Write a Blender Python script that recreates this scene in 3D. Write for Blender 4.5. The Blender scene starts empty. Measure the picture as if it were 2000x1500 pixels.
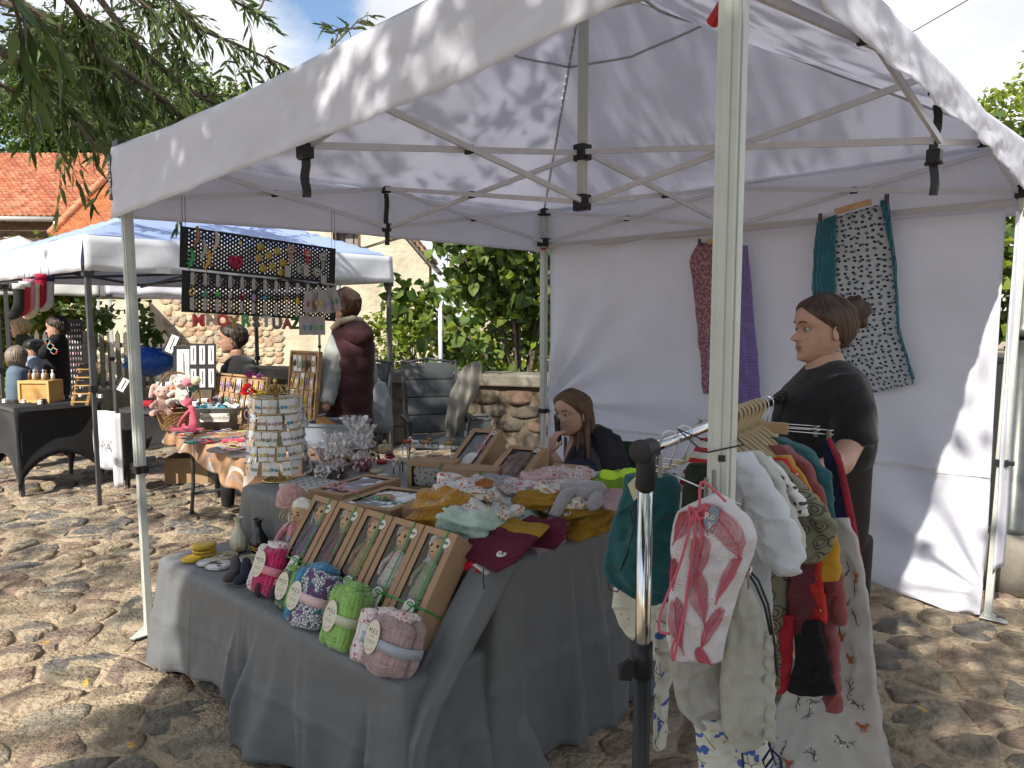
import bpy, math, random
from mathutils import Vector, Matrix, Euler, noise
R = math.radians
random.seed(7)
SC = bpy.context.scene
COL = SC.collection
# ------------------------------------------------------------------ camera, sky, sun, exposure
CAM_H, PITCH, FPX = 1.516, .093, 1442.0
cam_d = bpy.data.cameras.new('camera'); cam = bpy.data.objects.new('camera', cam_d); COL.objects.link(cam)
cam.location = (0, 0, CAM_H); cam.rotation_euler = (math.pi/2-PITCH, 0, 0)
cam_d.sensor_width = 36; cam_d.lens = FPX/2000*36; cam_d.clip_start = .05; cam_d.clip_end = 500
SC.camera = cam
SUN_DIR = Vector((.53, .85, -.84)).normalized()          # the way the light travels
sun_el = math.asin(-SUN_DIR.z)
sun_az = math.atan2(-SUN_DIR.x, -SUN_DIR.y)               # compass angle of the sun, from +Y towards +X
sd = bpy.data.lights.new('sun', 'SUN'); so = bpy.data.objects.new('sun', sd); COL.objects.link(so)
sd.energy = 5; sd.angle = R(.6); sd.color = (1, .93, .82)
so.rotation_euler = SUN_DIR.to_track_quat('-Z', 'Y').to_euler()
so.location = (-6, -8, 12)
W_ = bpy.data.worlds.new('World'); SC.world = W_; W_.use_nodes = True
nt = W_.node_tree; nt.nodes.clear()
def wn(t, **k):
    n = nt.nodes.new(t)
    for a, b in k.items(): setattr(n, a, b)
    return n
out = wn('ShaderNodeOutputWorld'); bg = wn('ShaderNodeBackground'); bg.inputs[1].default_value = .118
sky = wn('ShaderNodeTexSky', sky_type='NISHITA', sun_disc=False, sun_elevation=sun_el, sun_rotation=sun_az)
sky.air_density = 1.0; sky.dust_density = .6; sky.ozone_density = 2
tc = wn('ShaderNodeTexCoord'); mp = wn('ShaderNodeMapping'); mp.inputs['Scale'].default_value = (1, 1, 1.9)
mp.inputs['Location'].default_value = (3.45, 1.2, .6)
nz = wn('ShaderNodeTexNoise'); nz.inputs['Scale'].default_value = 1.9; nz.inputs['Detail'].default_value = 9; nz.inputs['Roughness'].default_value = .55
cr = wn('ShaderNodeValToRGB'); cr.color_ramp.elements[0].position = .40; cr.color_ramp.elements[1].position = .52
nz2 = wn('ShaderNodeTexNoise'); nz2.inputs['Scale'].default_value = 4.5; nz2.inputs['Detail'].default_value = 6
cr2 = wn('ShaderNodeValToRGB'); cr2.color_ramp.elements[0].position = .3; cr2.color_ramp.elements[1].position = .75
cr2.color_ramp.elements[0].color = (4.3, 4.5, 4.8, 1); cr2.color_ramp.elements[1].color = (6.6, 6.6, 6.6, 1)
mx = wn('ShaderNodeMix', data_type='RGBA')
L = nt.links.new
L(tc.outputs['Generated'], mp.inputs[0]); L(mp.outputs[0], nz.inputs['Vector']); L(mp.outputs[0], nz2.inputs['Vector'])
def hole(px, py, r0, r1, amt, prev):
    x, y = (px-1000)/FPX, (750-py)/FPX; c_, s_ = math.cos(PITCH), math.sin(PITCH); d0 = Vector((x, c_+y*s_, -s_+y*c_)).normalized()
    vm_ = wn('ShaderNodeVectorMath', operation='DOT_PRODUCT'); L(tc.outputs['Generated'], vm_.inputs[0]); vm_.inputs[1].default_value = d0
    mr = wn('ShaderNodeMapRange'); mr.inputs[1].default_value = math.cos(R(r1)); mr.inputs[2].default_value = math.cos(R(r0)); mr.inputs[3].default_value = 0; mr.inputs[4].default_value = amt; L(vm_.outputs['Value'], mr.inputs[0])
    sb = wn('ShaderNodeMath', operation='SUBTRACT'); L(prev, sb.inputs[0]); L(mr.outputs[0], sb.inputs[1]); return sb.outputs[0]
cv = hole(650, 10, 1.0, 7.5, .30, nz.outputs[0]); cv = hole(1815, -10, .3, 2.5, .2, cv); cv = hole(470, 80, 3, 14, -.14, cv); cv = hole(1800, 150, 6, 16, -.14, cv); cv = hole(860, 10, 2, 6, -.16, cv)
L(cv, cr.inputs[0]); L(nz2.outputs[0], cr2.inputs[0]); L(cr.outputs[0], mx.inputs[0])
L(sky.outputs[0], mx.inputs[6]); L(cr2.outputs[0], mx.inputs[7]); L(mx.outputs[2], bg.inputs[0]); L(bg.outputs[0], out.inputs[0])
vs = SC.view_settings; vs.view_transform = 'Standard'; vs.look = 'None'; vs.gamma = 1; vs.use_curve_mapping = False
vs.exposure = 0.74
SC.render.engine = 'CYCLES'
SC.cycles.max_bounces = 8; SC.cycles.diffuse_bounces = 4; SC.cycles.transparent_max_bounces = 12; SC.cycles.caustics_reflective = False; SC.cycles.caustics_refractive = False

# ------------------------------------------------------------------ helpers
def ray(px, py):
    x = (px-1000)/FPX; y = (750-py)/FPX; c, s = math.cos(PITCH), math.sin(PITCH)
    return Vector((x, c+y*s, -s+y*c))
def G(px, py, z=0):                      # a survey point of the photograph at a known height
    d = ray(px, py); return Vector((0, 0, CAM_H)) + d*((z-CAM_H)/d.z)
def AT(px, py, Y):                       # ... at a known depth
    d = ray(px, py); return Vector((0, 0, CAM_H)) + d*(Y/d.y)
TH = -.743; TA = Vector((-1.7255, 3.385, 0))
cT, sT = math.cos(TH), math.sin(TH)
def TW(u, v, z=0): return Vector((TA.x+u*cT-v*sT, TA.y+u*sT+v*cT, z))
def TL(p):
    x, y = p[0]-TA.x, p[1]-TA.y
    return Vector((x*cT+y*sT, -x*sT+y*cT, p[2] if len(p) > 2 else 0))
def V(*a): return Vector(a)
def rnd(a, b): return random.uniform(a, b)
MATS = {}
def srgb(h):
    if isinstance(h, str):
        h = h.lstrip('#'); c = [int(h[i:i+2], 16)/255 for i in (0, 2, 4)]
        return tuple(x/12.92 if x < .04 else ((x+.055)/1.055)**2.4 for x in c)
    return tuple(h)
def mat(name, col=(.5, .5, .5), rough=.8, var=0, vs=6, bump=0, bs=60, kind='noise', metal=0, trans=0, spec=.3, layers=(), glass=0, alpha=1, emit=0, stretch=(1, 1, 1), bdist=.004, sheen=0, coat=0, uv=False):
    if name in MATS: return MATS[name]
    m = bpy.data.materials.new(name); m.use_nodes = True; N = m.node_tree.nodes; Lk = m.node_tree.links.new
    b = N['Principled BSDF']; o = N['Material Output']
    col = srgb(col); b.inputs['Base Color'].default_value = (*col, 1)
    b.inputs['Roughness'].default_value = rough; b.inputs['Metallic'].default_value = metal
    b.inputs['Specular IOR Level'].default_value = spec
    if sheen: b.inputs['Sheen Weight'].default_value = sheen
    if coat: b.inputs['Coat Weight'].default_value = coat
    if glass: b.inputs['Transmission Weight'].default_value = glass; b.inputs['IOR'].default_value = 1.2
    if alpha < 1: b.inputs['Alpha'].default_value = alpha
    t = N.new('ShaderNodeTexCoord'); mpn = N.new('ShaderNodeMapping'); mpn.inputs['Scale'].default_value = stretch
    Lk(t.outputs['UV' if uv else 'Object'], mpn.inputs[0]); vec = mpn.outputs[0]
    cur = None
    if var:
        n = N.new('ShaderNodeTexNoise'); n.inputs['Scale'].default_value = vs; n.inputs['Detail'].default_value = 6; Lk(vec, n.inputs['Vector'])
        r = N.new('ShaderNodeValToRGB'); Lk(n.outputs[0], r.inputs[0])
        r.color_ramp.elements[0].position = .3; r.color_ramp.elements[1].position = .7
        r.color_ramp.elements[0].color = (*[c*(1-var) for c in col], 1); r.color_ramp.elements[1].color = (*[min(1, c*(1+var)) for c in col], 1)
        cur = r.outputs[0]
    for ly in layers:
        k, sc, th, c2 = ly[:4]; rn = ly[4] if len(ly) > 4 else 1.0
        if k in ('dots', 'cell', 'vein'):
            n = N.new('ShaderNodeTexVoronoi'); n.inputs['Scale'].default_value = sc; n.inputs['Randomness'].default_value = rn
            if uv: n.voronoi_dimensions = '2D'
            if k == 'vein': n.feature = 'DISTANCE_TO_EDGE'
            Lk(vec, n.inputs['Vector']); fac = n.outputs['Distance']; op = 'LESS_THAN'
        elif k == 'blob':
            n = N.new('ShaderNodeTexNoise'); n.inputs['Scale'].default_value = sc; n.inputs['Detail'].default_value = 3
            Lk(vec, n.inputs['Vector']); fac = n.outputs[0]; op = 'GREATER_THAN'
        else:
            n = N.new('ShaderNodeTexWave'); n.inputs['Scale'].default_value = sc; n.inputs['Distortion'].default_value = rn
            n.bands_direction = {'stripex': 'X', 'stripey': 'Y', 'stripez': 'Z'}[k]
            Lk(vec, n.inputs['Vector']); fac = n.outputs[0]; op = 'GREATER_THAN'
        ma = N.new('ShaderNodeMath'); ma.operation = op; ma.inputs[1].default_value = th; Lk(fac, ma.inputs[0]); f2 = ma.outputs[0]
        if len(ly) > 5:                      # masked by a coarse noise
            q = N.new('ShaderNodeTexNoise'); q.inputs['Scale'].default_value = ly[5]; Lk(vec, q.inputs['Vector'])
            q2 = N.new('ShaderNodeMath'); q2.operation = 'GREATER_THAN'; q2.inputs[1].default_value = .5; Lk(q.outputs[0], q2.inputs[0])
            q3 = N.new('ShaderNodeMath'); q3.operation = 'MULTIPLY'; Lk(q2.outputs[0], q3.inputs[0]); Lk(f2, q3.inputs[1]); f2 = q3.outputs[0]
        mxn = N.new('ShaderNodeMix'); mxn.data_type = 'RGBA'; Lk(f2, mxn.inputs[0])
        if cur: Lk(cur, mxn.inputs[6])
        else: mxn.inputs[6].default_value = (*col, 1)
        if c2 == 'rand': Lk(n.outputs['Color'], mxn.inputs[7])
        else: mxn.inputs[7].default_value = (*srgb(c2), 1)
        cur = mxn.outputs[2]
    if cur: Lk(cur, b.inputs['Base Color'])
    if bump:
        if kind == 'dots':
            n = N.new('ShaderNodeTexVoronoi'); n.feature = 'F1'; n.inputs['Randomness'].default_value = .35; inv = True
            if uv: n.voronoi_dimensions = '2D'
        elif kind == 'weave':
            n = N.new('ShaderNodeTexWave'); n.inputs['Distortion'].default_value = 3; n.bands_direction = 'DIAGONAL'; inv = False
        elif kind == 'ridge':
            n = N.new('ShaderNodeTexWave'); n.inputs['Distortion'].default_value = 1.5; n.inputs['Detail'].default_value = 2; n.bands_direction = 'X'; inv = False
        elif kind == 'vor':
            n = N.new('ShaderNodeTexVoronoi'); inv = False
        else:
            n = N.new('ShaderNodeTexNoise'); n.inputs['Detail'].default_value = 8; inv = False
        n.inputs['Scale'].default_value = bs; Lk(vec, n.inputs['Vector'])
        bp = N.new('ShaderNodeBump'); bp.inputs['Strength'].default_value = bump; bp.inputs['Distance'].default_value = bdist; bp.invert = inv
        Lk(n.outputs['Distance'] if 'Distance' in n.outputs else n.outputs[0], bp.inputs['Height']); Lk(bp.outputs[0], b.inputs['Normal'])
    if trans:
        tr = N.new('ShaderNodeBsdfTranslucent'); ms = N.new('ShaderNodeMixShader'); ms.inputs[0].default_value = trans
        if cur: Lk(cur, tr.inputs[0])
        else: tr.inputs[0].default_value = (*col, 1)
        Lk(b.outputs[0], ms.inputs[1]); Lk(tr.outputs[0], ms.inputs[2]); Lk(ms.outputs[0], o.inputs[0])
    MATS[name] = m; return m
def nzv(p, s=1.0, o=0.0): return noise.noise(Vector((p[0]*s+o, p[1]*s+o*.7, p[2]*s-o)))
class MB:
    def __init__(s): s.v = []; s.f = []; s.m = []; s.uv = None
    def add(s, vs_, fs, mi=0):
        o = len(s.v); s.v += [tuple(p) for p in vs_]; s.f += [tuple(i+o for i in f) for f in fs]; s.m += [mi]*len(fs); return s
    def box(s, c, d, rot=None, mi=0):
        P = [V(x*d[0]/2, y*d[1]/2, z*d[2]/2) for x in (-1, 1) for y in (-1, 1) for z in (-1, 1)]
        if rot is not None:
            Mr = rot if isinstance(rot, Matrix) else Euler(rot).to_matrix(); P = [Mr @ p for p in P]
        return s.add([p+V(*c) for p in P], [(0, 1, 3, 2), (4, 6, 7, 5), (0, 4, 5, 1), (2, 3, 7, 6), (0, 2, 6, 4), (1, 5, 7, 3)], mi)
    def bar(s, p, q, w, h, mi=0, up=(0, 0, 1)):
        p, q = V(*p), V(*q); d = q-p; x = d.normalized(); y = V(*up).cross(x)
        y = y.normalized() if y.length > 1e-4 else V(0, 1, 0); z = x.cross(y)
        return s.box((p+q)/2, (d.length, w, h), Matrix((x, y, z)).transposed(), mi)
    def tube(s, pts, r, n=8, cap=True, mi=0, closed=False):
        pts = [V(*p) for p in pts]; k = len(pts); rs = r if isinstance(r, (list, tuple)) else [r]*k
        vs_ = []; prev = None
        for i, p in enumerate(pts):
            a = pts[(i-1) % k] if (closed or i > 0) else p; b = pts[(i+1) % k] if (closed or i < k-1) else p
            t = (b-a).normalized()
            if prev is None: prev = t.orthogonal().normalized()
            u = prev-t*prev.dot(t); u = u.normalized() if u.length > 1e-6 else t.orthogonal().normalized(); prev = u; w = t.cross(u)
            vs_ += [p+(u*math.cos(2*math.pi*j/n)+w*math.sin(2*math.pi*j/n))*rs[i] for j in range(n)]
        fs = [(i*n+j, i*n+(j+1) % n, ((i+1) % k)*n+(j+1) % n, ((i+1) % k)*n+j) for i in range(k if closed else k-1) for j in range(n)]
        if cap and not closed: fs += [tuple(range(n))[::-1], tuple((k-1)*n+j for j in range(n))]
        return s.add(vs_, fs, mi)
    def lathe(s, prof, n=20, c=(0, 0, 0), mi=0, M=None, flute=0, fn=0):
        vs_ = []
        for r, z in prof:
            for j in range(n):
                a = 2*math.pi*j/n; rr = r*(1+flute*math.cos(fn*a)); p = V(rr*math.cos(a), rr*math.sin(a), z)
                if M: p = M @ p
                vs_.append(p+V(*c))
        k = len(prof)
        fs = [(i*n+j, i*n+(j+1) % n, (i+1)*n+(j+1) % n, (i+1)*n+j) for i in range(k-1) for j in range(n)]
        fs += [tuple(range(n))[::-1], tuple((k-1)*n+j for j in range(n))]
        return s.add(vs_, fs, mi)
    def ell(s, c, r, rot=None, nu=10, nv=14, mi=0, nz_=0, nsc=20):
        if not isinstance(r, (tuple, list)): r = (r, r, r)
        Mr = None if rot is None else (rot if isinstance(rot, Matrix) else Euler(rot).to_matrix())
        vs_ = []
        for i in range(nu+1):
            a = math.pi*i/nu
            for j in range(nv):
                b = 2*math.pi*j/nv; d = V(math.sin(a)*math.cos(b), math.sin(a)*math.sin(b), math.cos(a))
                k = 1+nz_*noise.noise(d*2+V(*c)*nsc) if nz_ else 1
                p = V(d.x*r[0]*k, d.y*r[1]*k, d.z*r[2]*k)
                if Mr: p = Mr @ p
                vs_.append(p+V(*c))
        fs = [(i*nv+j, (i+1)*nv+j, (i+1)*nv+(j+1) % nv, i*nv+(j+1) % nv) for i in range(nu) for j in range(nv)]
        return s.add(vs_, fs, mi)
    def prism(s, poly, h, M=None, mi=0):
        k = len(poly); P = [V(x, y, 0) for x, y in poly]+[V(x, y, h) for x, y in poly]
        if M: P = [M @ p for p in P]
        return s.add(P, [tuple(range(k))[::-1], tuple(range(k, 2*k))]+[(i, (i+1) % k, k+(i+1) % k, k+i) for i in range(k)], mi)
    def grid(s, fn, nu, nv, mi=0, closeu=False):
        vs_ = [fn(i/(nu if closeu else nu), j/nv) for j in range(nv+1) for i in range(nu if closeu else nu+1)]
        w = nu if closeu else nu+1
        fs = [(j*w+i, j*w+(i+1) % w, (j+1)*w+(i+1) % w, (j+1)*w+i) for j in range(nv) for i in range(nu)]
        return s.add(vs_, fs, mi)
    def loft(s, rings, cap=True, mi=0):
        n = len(rings[0]); k = len(rings); vs_ = [p for r in rings for p in r]
        fs = [(i*n+j, i*n+(j+1) % n, (i+1)*n+(j+1) % n, (i+1)*n+j) for i in range(k-1) for j in range(n)]
        if cap: fs += [tuple(range(n))[::-1], tuple((k-1)*n+j for j in range(n))]
        return s.add(vs_, fs, mi)
    def build(s, name, m=None, parent=None, smooth=False, loc=None, rot=None, bevel=0, sub=0, solid=0, remesh=0, sm=4, kind=None, label=None, cat=None, group=None, angle=None, disp=None):
        me = bpy.data.meshes.new(name); me.from_pydata(s.v, [], s.f); 
        for x in (m if isinstance(m, (list, tuple)) else [m]):
            if x: me.materials.append(x)
        if any(s.m): me.polygons.foreach_set('material_index', s.m)
        if s.uv:
            ul = me.uv_layers.new(name='UVMap'); li = [0]*len(me.loops); me.loops.foreach_get('vertex_index', li); fl = []
            for i in li: fl += s.uv[i]
            ul.data.foreach_set('uv', fl)
        if smooth: me.polygons.foreach_set('use_smooth', [True]*len(me.polygons))
        me.update()
        o = bpy.data.objects.new(name, me); COL.objects.link(o)
        if parent: o.parent = parent
        if loc is not None: o.location = loc
        if rot is not None: o.rotation_euler = rot
        if remesh:
            md = o.modifiers.new('r', 'REMESH'); md.mode = 'VOXEL'; md.voxel_size = remesh; md.use_smooth_shade = True
            if sm: m2 = o.modifiers.new('s', 'SMOOTH'); m2.iterations = sm; m2.factor = .5
        if solid: md = o.modifiers.new('t', 'SOLIDIFY'); md.thickness = solid; md.offset = 0
        if bevel: md = o.modifiers.new('b', 'BEVEL'); md.width = bevel; md.segments = 2; md.limit_method = 'ANGLE'
        if sub: md = o.modifiers.new('u', 'SUBSURF'); md.levels = sub; md.render_levels = sub
        if disp:
            tx = bpy.data.textures.new(name, 'CLOUDS'); tx.noise_scale = disp[1]; md = o.modifiers.new('d', 'DISPLACE'); md.texture = tx; md.strength = disp[0]; md.texture_coords = 'LOCAL'
        tag(o, label, cat, group, kind); return o
def tag(o, label=None, cat=None, group=None, kind=None):
    if label: o['label'] = label
    if cat: o['category'] = cat
    if group: o['group'] = group
    if kind: o['kind'] = kind
    return o
def thing(name, label, cat, loc=(0, 0, 0), rz=0, group=None, rot=None):
    o = bpy.data.objects.new(name, None); COL.objects.link(o); o.empty_display_size = .1
    o.location = loc; o.rotation_euler = rot if rot else (0, 0, rz); return tag(o, label, cat, group)
def copy_tree(o, parent=None):
    c = o.copy(); COL.objects.link(c)
    if parent: c.parent = parent
    for ch in list(o.children): copy_tree(ch, c)
    return c
def cp(o, loc, rot=None, label=None, scale=None):
    c = copy_tree(o); c.location = loc
    if rot is not None: c.rotation_euler = rot
    if label: c['label'] = label
    if scale: c.scale = scale if isinstance(scale, (tuple, list)) else (scale,)*3
    return c
def text(s_, size, m, parent, loc, rot=(0, 0, 0), ext=.0004, name='lettering', ax='CENTER', bold=0):
    cu = bpy.data.curves.new(name, 'FONT'); cu.body = s_; cu.size = size; cu.extrude = ext; cu.offset = bold; cu.align_x = ax; cu.align_y = 'CENTER'; cu.resolution_u = 3
    tmp = bpy.data.objects.new(name, cu); COL.objects.link(tmp); me = bpy.data.meshes.new_from_object(tmp); bpy.data.objects.remove(tmp); me.materials.clear(); me.materials.append(m); o = bpy.data.objects.new(name, me); COL.objects.link(o); o.parent = parent; o.location = loc; o.rotation_euler = rot; return o
def spline(pts, n=6):                     # Catmull-Rom through points
    P = [V(*p) for p in pts]; P = [P[0]*2-P[1]]+P+[P[-1]*2-P[-2]]; o = []
    for i in range(1, len(P)-2):
        for k in range(n):
            t = k/n; a, b, c, d = P[i-1], P[i], P[i+1], P[i+2]
            o.append(.5*((2*b)+(c-a)*t+(2*a-5*b+4*c-d)*t*t+(3*b-a-3*c+d)*t**3))
    o.append(P[-2]); return o
def lerpt(tab, t):
    for (a, *x), (b, *y) in zip(tab, tab[1:]):
        if t <= b:
            k = 0 if b == a else max(0, (t-a)/(b-a)); r = [p+(q-p)*k for p, q in zip(x, y)]
            return r[0] if len(r) == 1 else r
    r = list(tab[-1][1:]); return r[0] if len(r) == 1 else r
# ------------------------------------------------------------------ ground and cobbles
sand = mat('sand_dust', (.36, .285, .20), .97, .38, 2.2, 1, 40, bdist=.03, spec=.1)
def gz(x, y): return .012*noise.noise(V(x*1.1, y*1.1, 0))
mb = MB()
xs = [-60, -30, -15, -9]+[-7+.25*i for i in range(45)]+[6, 12, 30, 60]
ys = [-20, -8, -3, 0]+[1+.25*i for i in range(36)]+[12, 16, 24, 40, 80, 150]
mb.add([(x, y, gz(x, y)-.004) for y in ys for x in xs], [(j*len(xs)+i, j*len(xs)+i+1, (j+1)*len(xs)+i+1, (j+1)*len(xs)+i) for j in range(len(ys)-1) for i in range(len(xs)-1)])
ground = mb.build('ground', sand, smooth=True, kind='structure', label='sandy ground set with rounded fieldstone cobbles')
stone_cols = [(.215, .18, .135), (.25, .195, .14), (.165, .148, .125), (.23, .20, .155), (.205, .155, .125), (.23, .17, .13), (.145, .135, .122), (.26, .215, .15)]
stone_mats = [mat('cobble_%d' % i, c, .95, .4, 12, 1, 34, bdist=.03, spec=.12, layers=(('blob', 6.5, .575, (.33, .265, .19)),)) for i, c in enumerate(stone_cols)]
def clip(poly, a, b):                     # keep the side of the bisector nearer to a
    mx_, my_ = (a[0]+b[0])/2, (a[1]+b[1])/2; nx, ny = b[0]-a[0], b[1]-a[1]; o = []
    for i in range(len(poly)):
        p, q = poly[i], poly[(i+1) % len(poly)]
        dp = (p[0]-mx_)*nx+(p[1]-my_)*ny; dq = (q[0]-mx_)*nx+(q[1]-my_)*ny
        if dp <= 0: o.append(p)
        if dp*dq < 0: t = dp/(dp-dq); o.append((p[0]+(q[0]-p[0])*t, p[1]+(q[1]-p[1])*t))
    return o
rs = random.Random(3); SX, SY = .30, .165; seeds = {}
for j in range(-2, 82):
    for i in range(-42, 24):
        seeds[(i, j)] = ((i+.5*(j % 2)+rs.uniform(-.42, .42))*SX, 1.0+(j+rs.uniform(-.42, .42))*SY)
stones = []
def in_view(x, y):
    if y < 1.3: return False
    zz = y*math.cos(PITCH)+CAM_H*math.sin(PITCH); px = 1000+FPX*x/zz; py = 750-FPX*(y*math.sin(PITCH)-CAM_H*math.cos(PITCH))/zz
    return -140 < px < 2140 and py < 1640
for (i, j), c in seeds.items():
    if not in_view(*c): continue
    if c[1] > 13.2: continue
    poly = [(c[0]-.3, c[1]-.3), (c[0]+.3, c[1]-.3), (c[0]+.3, c[1]+.3), (c[0]-.3, c[1]+.3)]
    for di in (-2, -1, 0, 1, 2):
        for dj in (-2, -1, 0, 1, 2):
            if (di or dj) and (i+di, j+dj) in seeds: poly = clip(poly, c, seeds[(i+di, j+dj)])
    if len(poly) < 3: continue
    stones.append((c, poly))
def hidden(c):
    t = TL((c[0], c[1], 0)); return .35 < t.x < 2.0 and .1 < t.y < 1.1
def stone_geo(c, poly, rs, near):
    cx = sum(p[0] for p in poly)/len(poly); cy = sum(p[1] for p in poly)/len(poly)
    gap = rs.uniform(.88, .99); a = rs.uniform(-.35, .35)
    pts = [((x-cx)*gap, (y-cy)*gap) for x, y in poly]
    for _ in range(2 if near and rs.random() < .35 else 1):     # round the corners
        pts = [q for i in range(len(pts)) for q in ((pts[i][0]*.75+pts[(i+1) % len(pts)][0]*.25, pts[i][1]*.75+pts[(i+1) % len(pts)][1]*.25), (pts[i][0]*.25+pts[(i+1) % len(pts)][0]*.75, pts[i][1]*.25+pts[(i+1) % len(pts)][1]*.75))]
    h = rs.uniform(.010, .030); tx, ty = rs.uniform(-.13, .13), rs.uniform(-.13, .13); n = len(pts); vs_ = []
    for k, zz in ((1.0, -.03), (.96, .50), (.86, .92), (.45, 1.0)):
        for x, y in pts:
            w = 1+.20*noise.noise(V(x*18+cx*7, y*18+cy*5, k)); px_, py_ = x*k*w, y*k*w
            vs_.append((px_, py_, (-.03 if zz < 0 else h*zz+(px_*tx+py_*ty)*.8+(.010*noise.noise(V(px_*22+cx*9, py_*22+cy*9, 1))))))
    vs_.append((0, 0, h+.004*rs.uniform(-1, 1)))
    fs = [(r*n+i, r*n+(i+1) % n, (r+1)*n+(i+1) % n, (r+1)*n+i) for r in range(3) for i in range(n)]+[(3*n+i, 3*n+(i+1) % n, 4*n) for i in range(n)]
    return cx, cy, vs_, fs
def shows(c): return not hidden(c)
stones.sort(key=lambda s: (0 if shows(s[0]) else 1, s[0][0]**2+s[0][1]**2))
far = MB(); rs = random.Random(11)
for k, (c, poly) in enumerate(stones):
    cx, cy, vs_, fs = stone_geo(c, poly, rs, k < 300); z0 = gz(cx, cy)-.012
    if k < 298:
        b = MB(); b.add(vs_, fs); b.build('cobblestone', rs.choice(stone_mats), ground, True, loc=(cx, cy, z0))
    else: far.add([(x+cx, y+cy, z+z0) for x, y, z in vs_], fs, rs.randrange(8))
far.build('cobblestones', stone_mats, ground, True, kind='stuff')
leafy = mat('fallen_leaf', (.42, .27, .05), .7, .3, 40)
for px, py in ((385, 1325), (395, 1312), (255, 1460), (168, 1340), (1800, 1390), (600, 1445), (520, 1240), (90, 1260)):
    g = G(px, py, .03); b = MB(); a = rnd(0, 6); 
    b.add([(0, -.03, 0), (.012, -.01, .004), (.009, .02, .002), (0, .035, .006), (-.009, .02, .004), (-.012, -.01, 0)], [(0, 1, 2, 3, 4, 5)])
    b.build('fallen_leaf', leafy, loc=(g.x, g.y, .04), rot=(0, 0, a), label='small yellow willow leaf fallen on the cobbles', cat='leaf', group='yellow leaves fallen on the cobbles')

# ------------------------------------------------------------------ the white market tent
fab = mat('tent_fabric', (.765, .775, .85), .55, .03, 3, .7, 5, trans=.42, bdist=.02, spec=.25)
alu = mat('white_painted_metal', (.46, .49, .455), .32, .05, 20, spec=.5)
alu2 = mat('grey_aluminium', (.56, .57, .61), .4, .05, 20, spec=.5)
blk = mat('black_plastic', (.02, .02, .022), .45)
red = mat('red_plastic', (.4, .02, .03), .4)
tent = thing('market_tent', 'large white pop-up market tent with one back wall over the gift stall', 'tent', TA, TH)
S = 2.9
legs = {'A': (0, 0), 'B': (S, 0), 'C': (S, S), 'D': (0, S)}
for k, (u, v) in legs.items():
    lg = MB()
    lean = {'A': (-.03, 0), 'B': (0, 0), 'C': (.04, .02), 'D': (0, 0)}[k]
    def P(z): return V(u+lean[0]*z/2, v+lean[1]*z/2, z)
    lg.bar(P(.02), P(.84), .032, .032, up=(0, 1, 0)); lg.bar(P(.78), P(2.24), .042, .042, up=(0, 1, 0))
    for sx, sy in ((1, 0), (-1, 0), (0, 1), (0, -1)):       # raised ribs of the profile
        lg.bar(P(.79)+V(sx*.0225, sy*.0225, 0), P(2.2)+V(sx*.0225, sy*.0225, 0), .004 if sx else .018, .018 if sx else .004, up=(0, 1, 0))
    l_ = lg.build('leg', alu, tent, bevel=.003)
    fp = MB(); fp.prism([(-.03, -.03), (.075, -.03), (.09, -.01), (-.01, .09), (-.03, .075)], .004, Matrix.Translation((u, v, .014)) @ Matrix.Rotation(math.atan2(-v+1.45, -u+1.45)-math.pi/4+math.pi, 4, 'Z'))
    fp.build('foot_plate', alu, l_)
    cl = MB(); cl.box(P(.80), (.056, .056, .035)); cl.box(P(.80)+V(.04, 0, 0), (.03, .02, .022)); cl.build('clamp', blk, l_, bevel=.003)
    if k != 'B':
        b = MB(); b.box(P(2.27), (.07, .07, .05)); b.box(P(2.035+(.06 if k == 'C' else .015)), (.075, .075, .06)); b.build('joint_bracket', blk, tent, bevel=.004)
        if k in 'CD':
            b = MB(); b.box(P(2.0)+V(.02, -.03, 0), (.03, .03, .014)); b.build('release_tab', red, tent)
    else:
        b = MB(); b.box(P(2.15), (.06, .06, .05)); b.build('joint_bracket', blk, tent, bevel=.004)
        b = MB(); b.tube([P(2.13)+V(-.02, .03, 0), P(2.10)+V(-.075, .06, -.01)], [.010, .013], 8); b.build('release_tab', red, tent)
ZL, ZH = 2.035, 2.26
def truss(p, q, w=.012, h=.023):
    b = MB(); b.bar(p, q, w, h); b.build('truss_bar', alu2, tent)
def bracket(p, s=.035, strap=0):
    b = MB(); b.box(p, (s, s, s*1.1)); b.box(V(*p)+V(0, 0, -s*.5), (s*1.3, s*.6, s*.25)); b.build('joint_bracket', blk, tent, bevel=.003)
def jz(p):
    return .10 if (p.x > 2.8 and p.y < .1) else .06 if (p.x > 2.8 and p.y > 2.8) else .05 if p.x > 2.8 else .02 if p.y < .1 and p.x > 1 else .015 if p.y > 2.8 else 0
def scissor(a, b_, off):
    a, b_ = V(*a), V(*b_); m_ = (a+b_)/2; n = V(-(b_-a).y, (b_-a).x, 0).normalized()*off
    da, db = jz(a), jz(b_); truss(V(a.x, a.y, ZL+da)+n, V(b_.x, b_.y, ZH+db)+n); truss(V(a.x, a.y, ZH+da)-n, V(b_.x, b_.y, ZL+db)-n); bracket((m_.x, m_.y, (ZL+ZH+da+db)/2), .03)
mids = {'AB': (S/2, 0), 'BC': (S, S/2), 'CD': (S/2, S), 'DA': (0, S/2)}
CP = V(S/2, S/2, 0)
for (a, b_) in (('A', 'AB'), ('AB', 'B'), ('B', 'BC'), ('BC', 'C'), ('C', 'CD'), ('CD', 'D'), ('D', 'DA'), ('DA', 'A')):
    pa = V(*(legs.get(a) or mids[a]), 0); pb = V(*(legs.get(b_) or mids[b_]), 0); scissor(pa, pb, .014)
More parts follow.
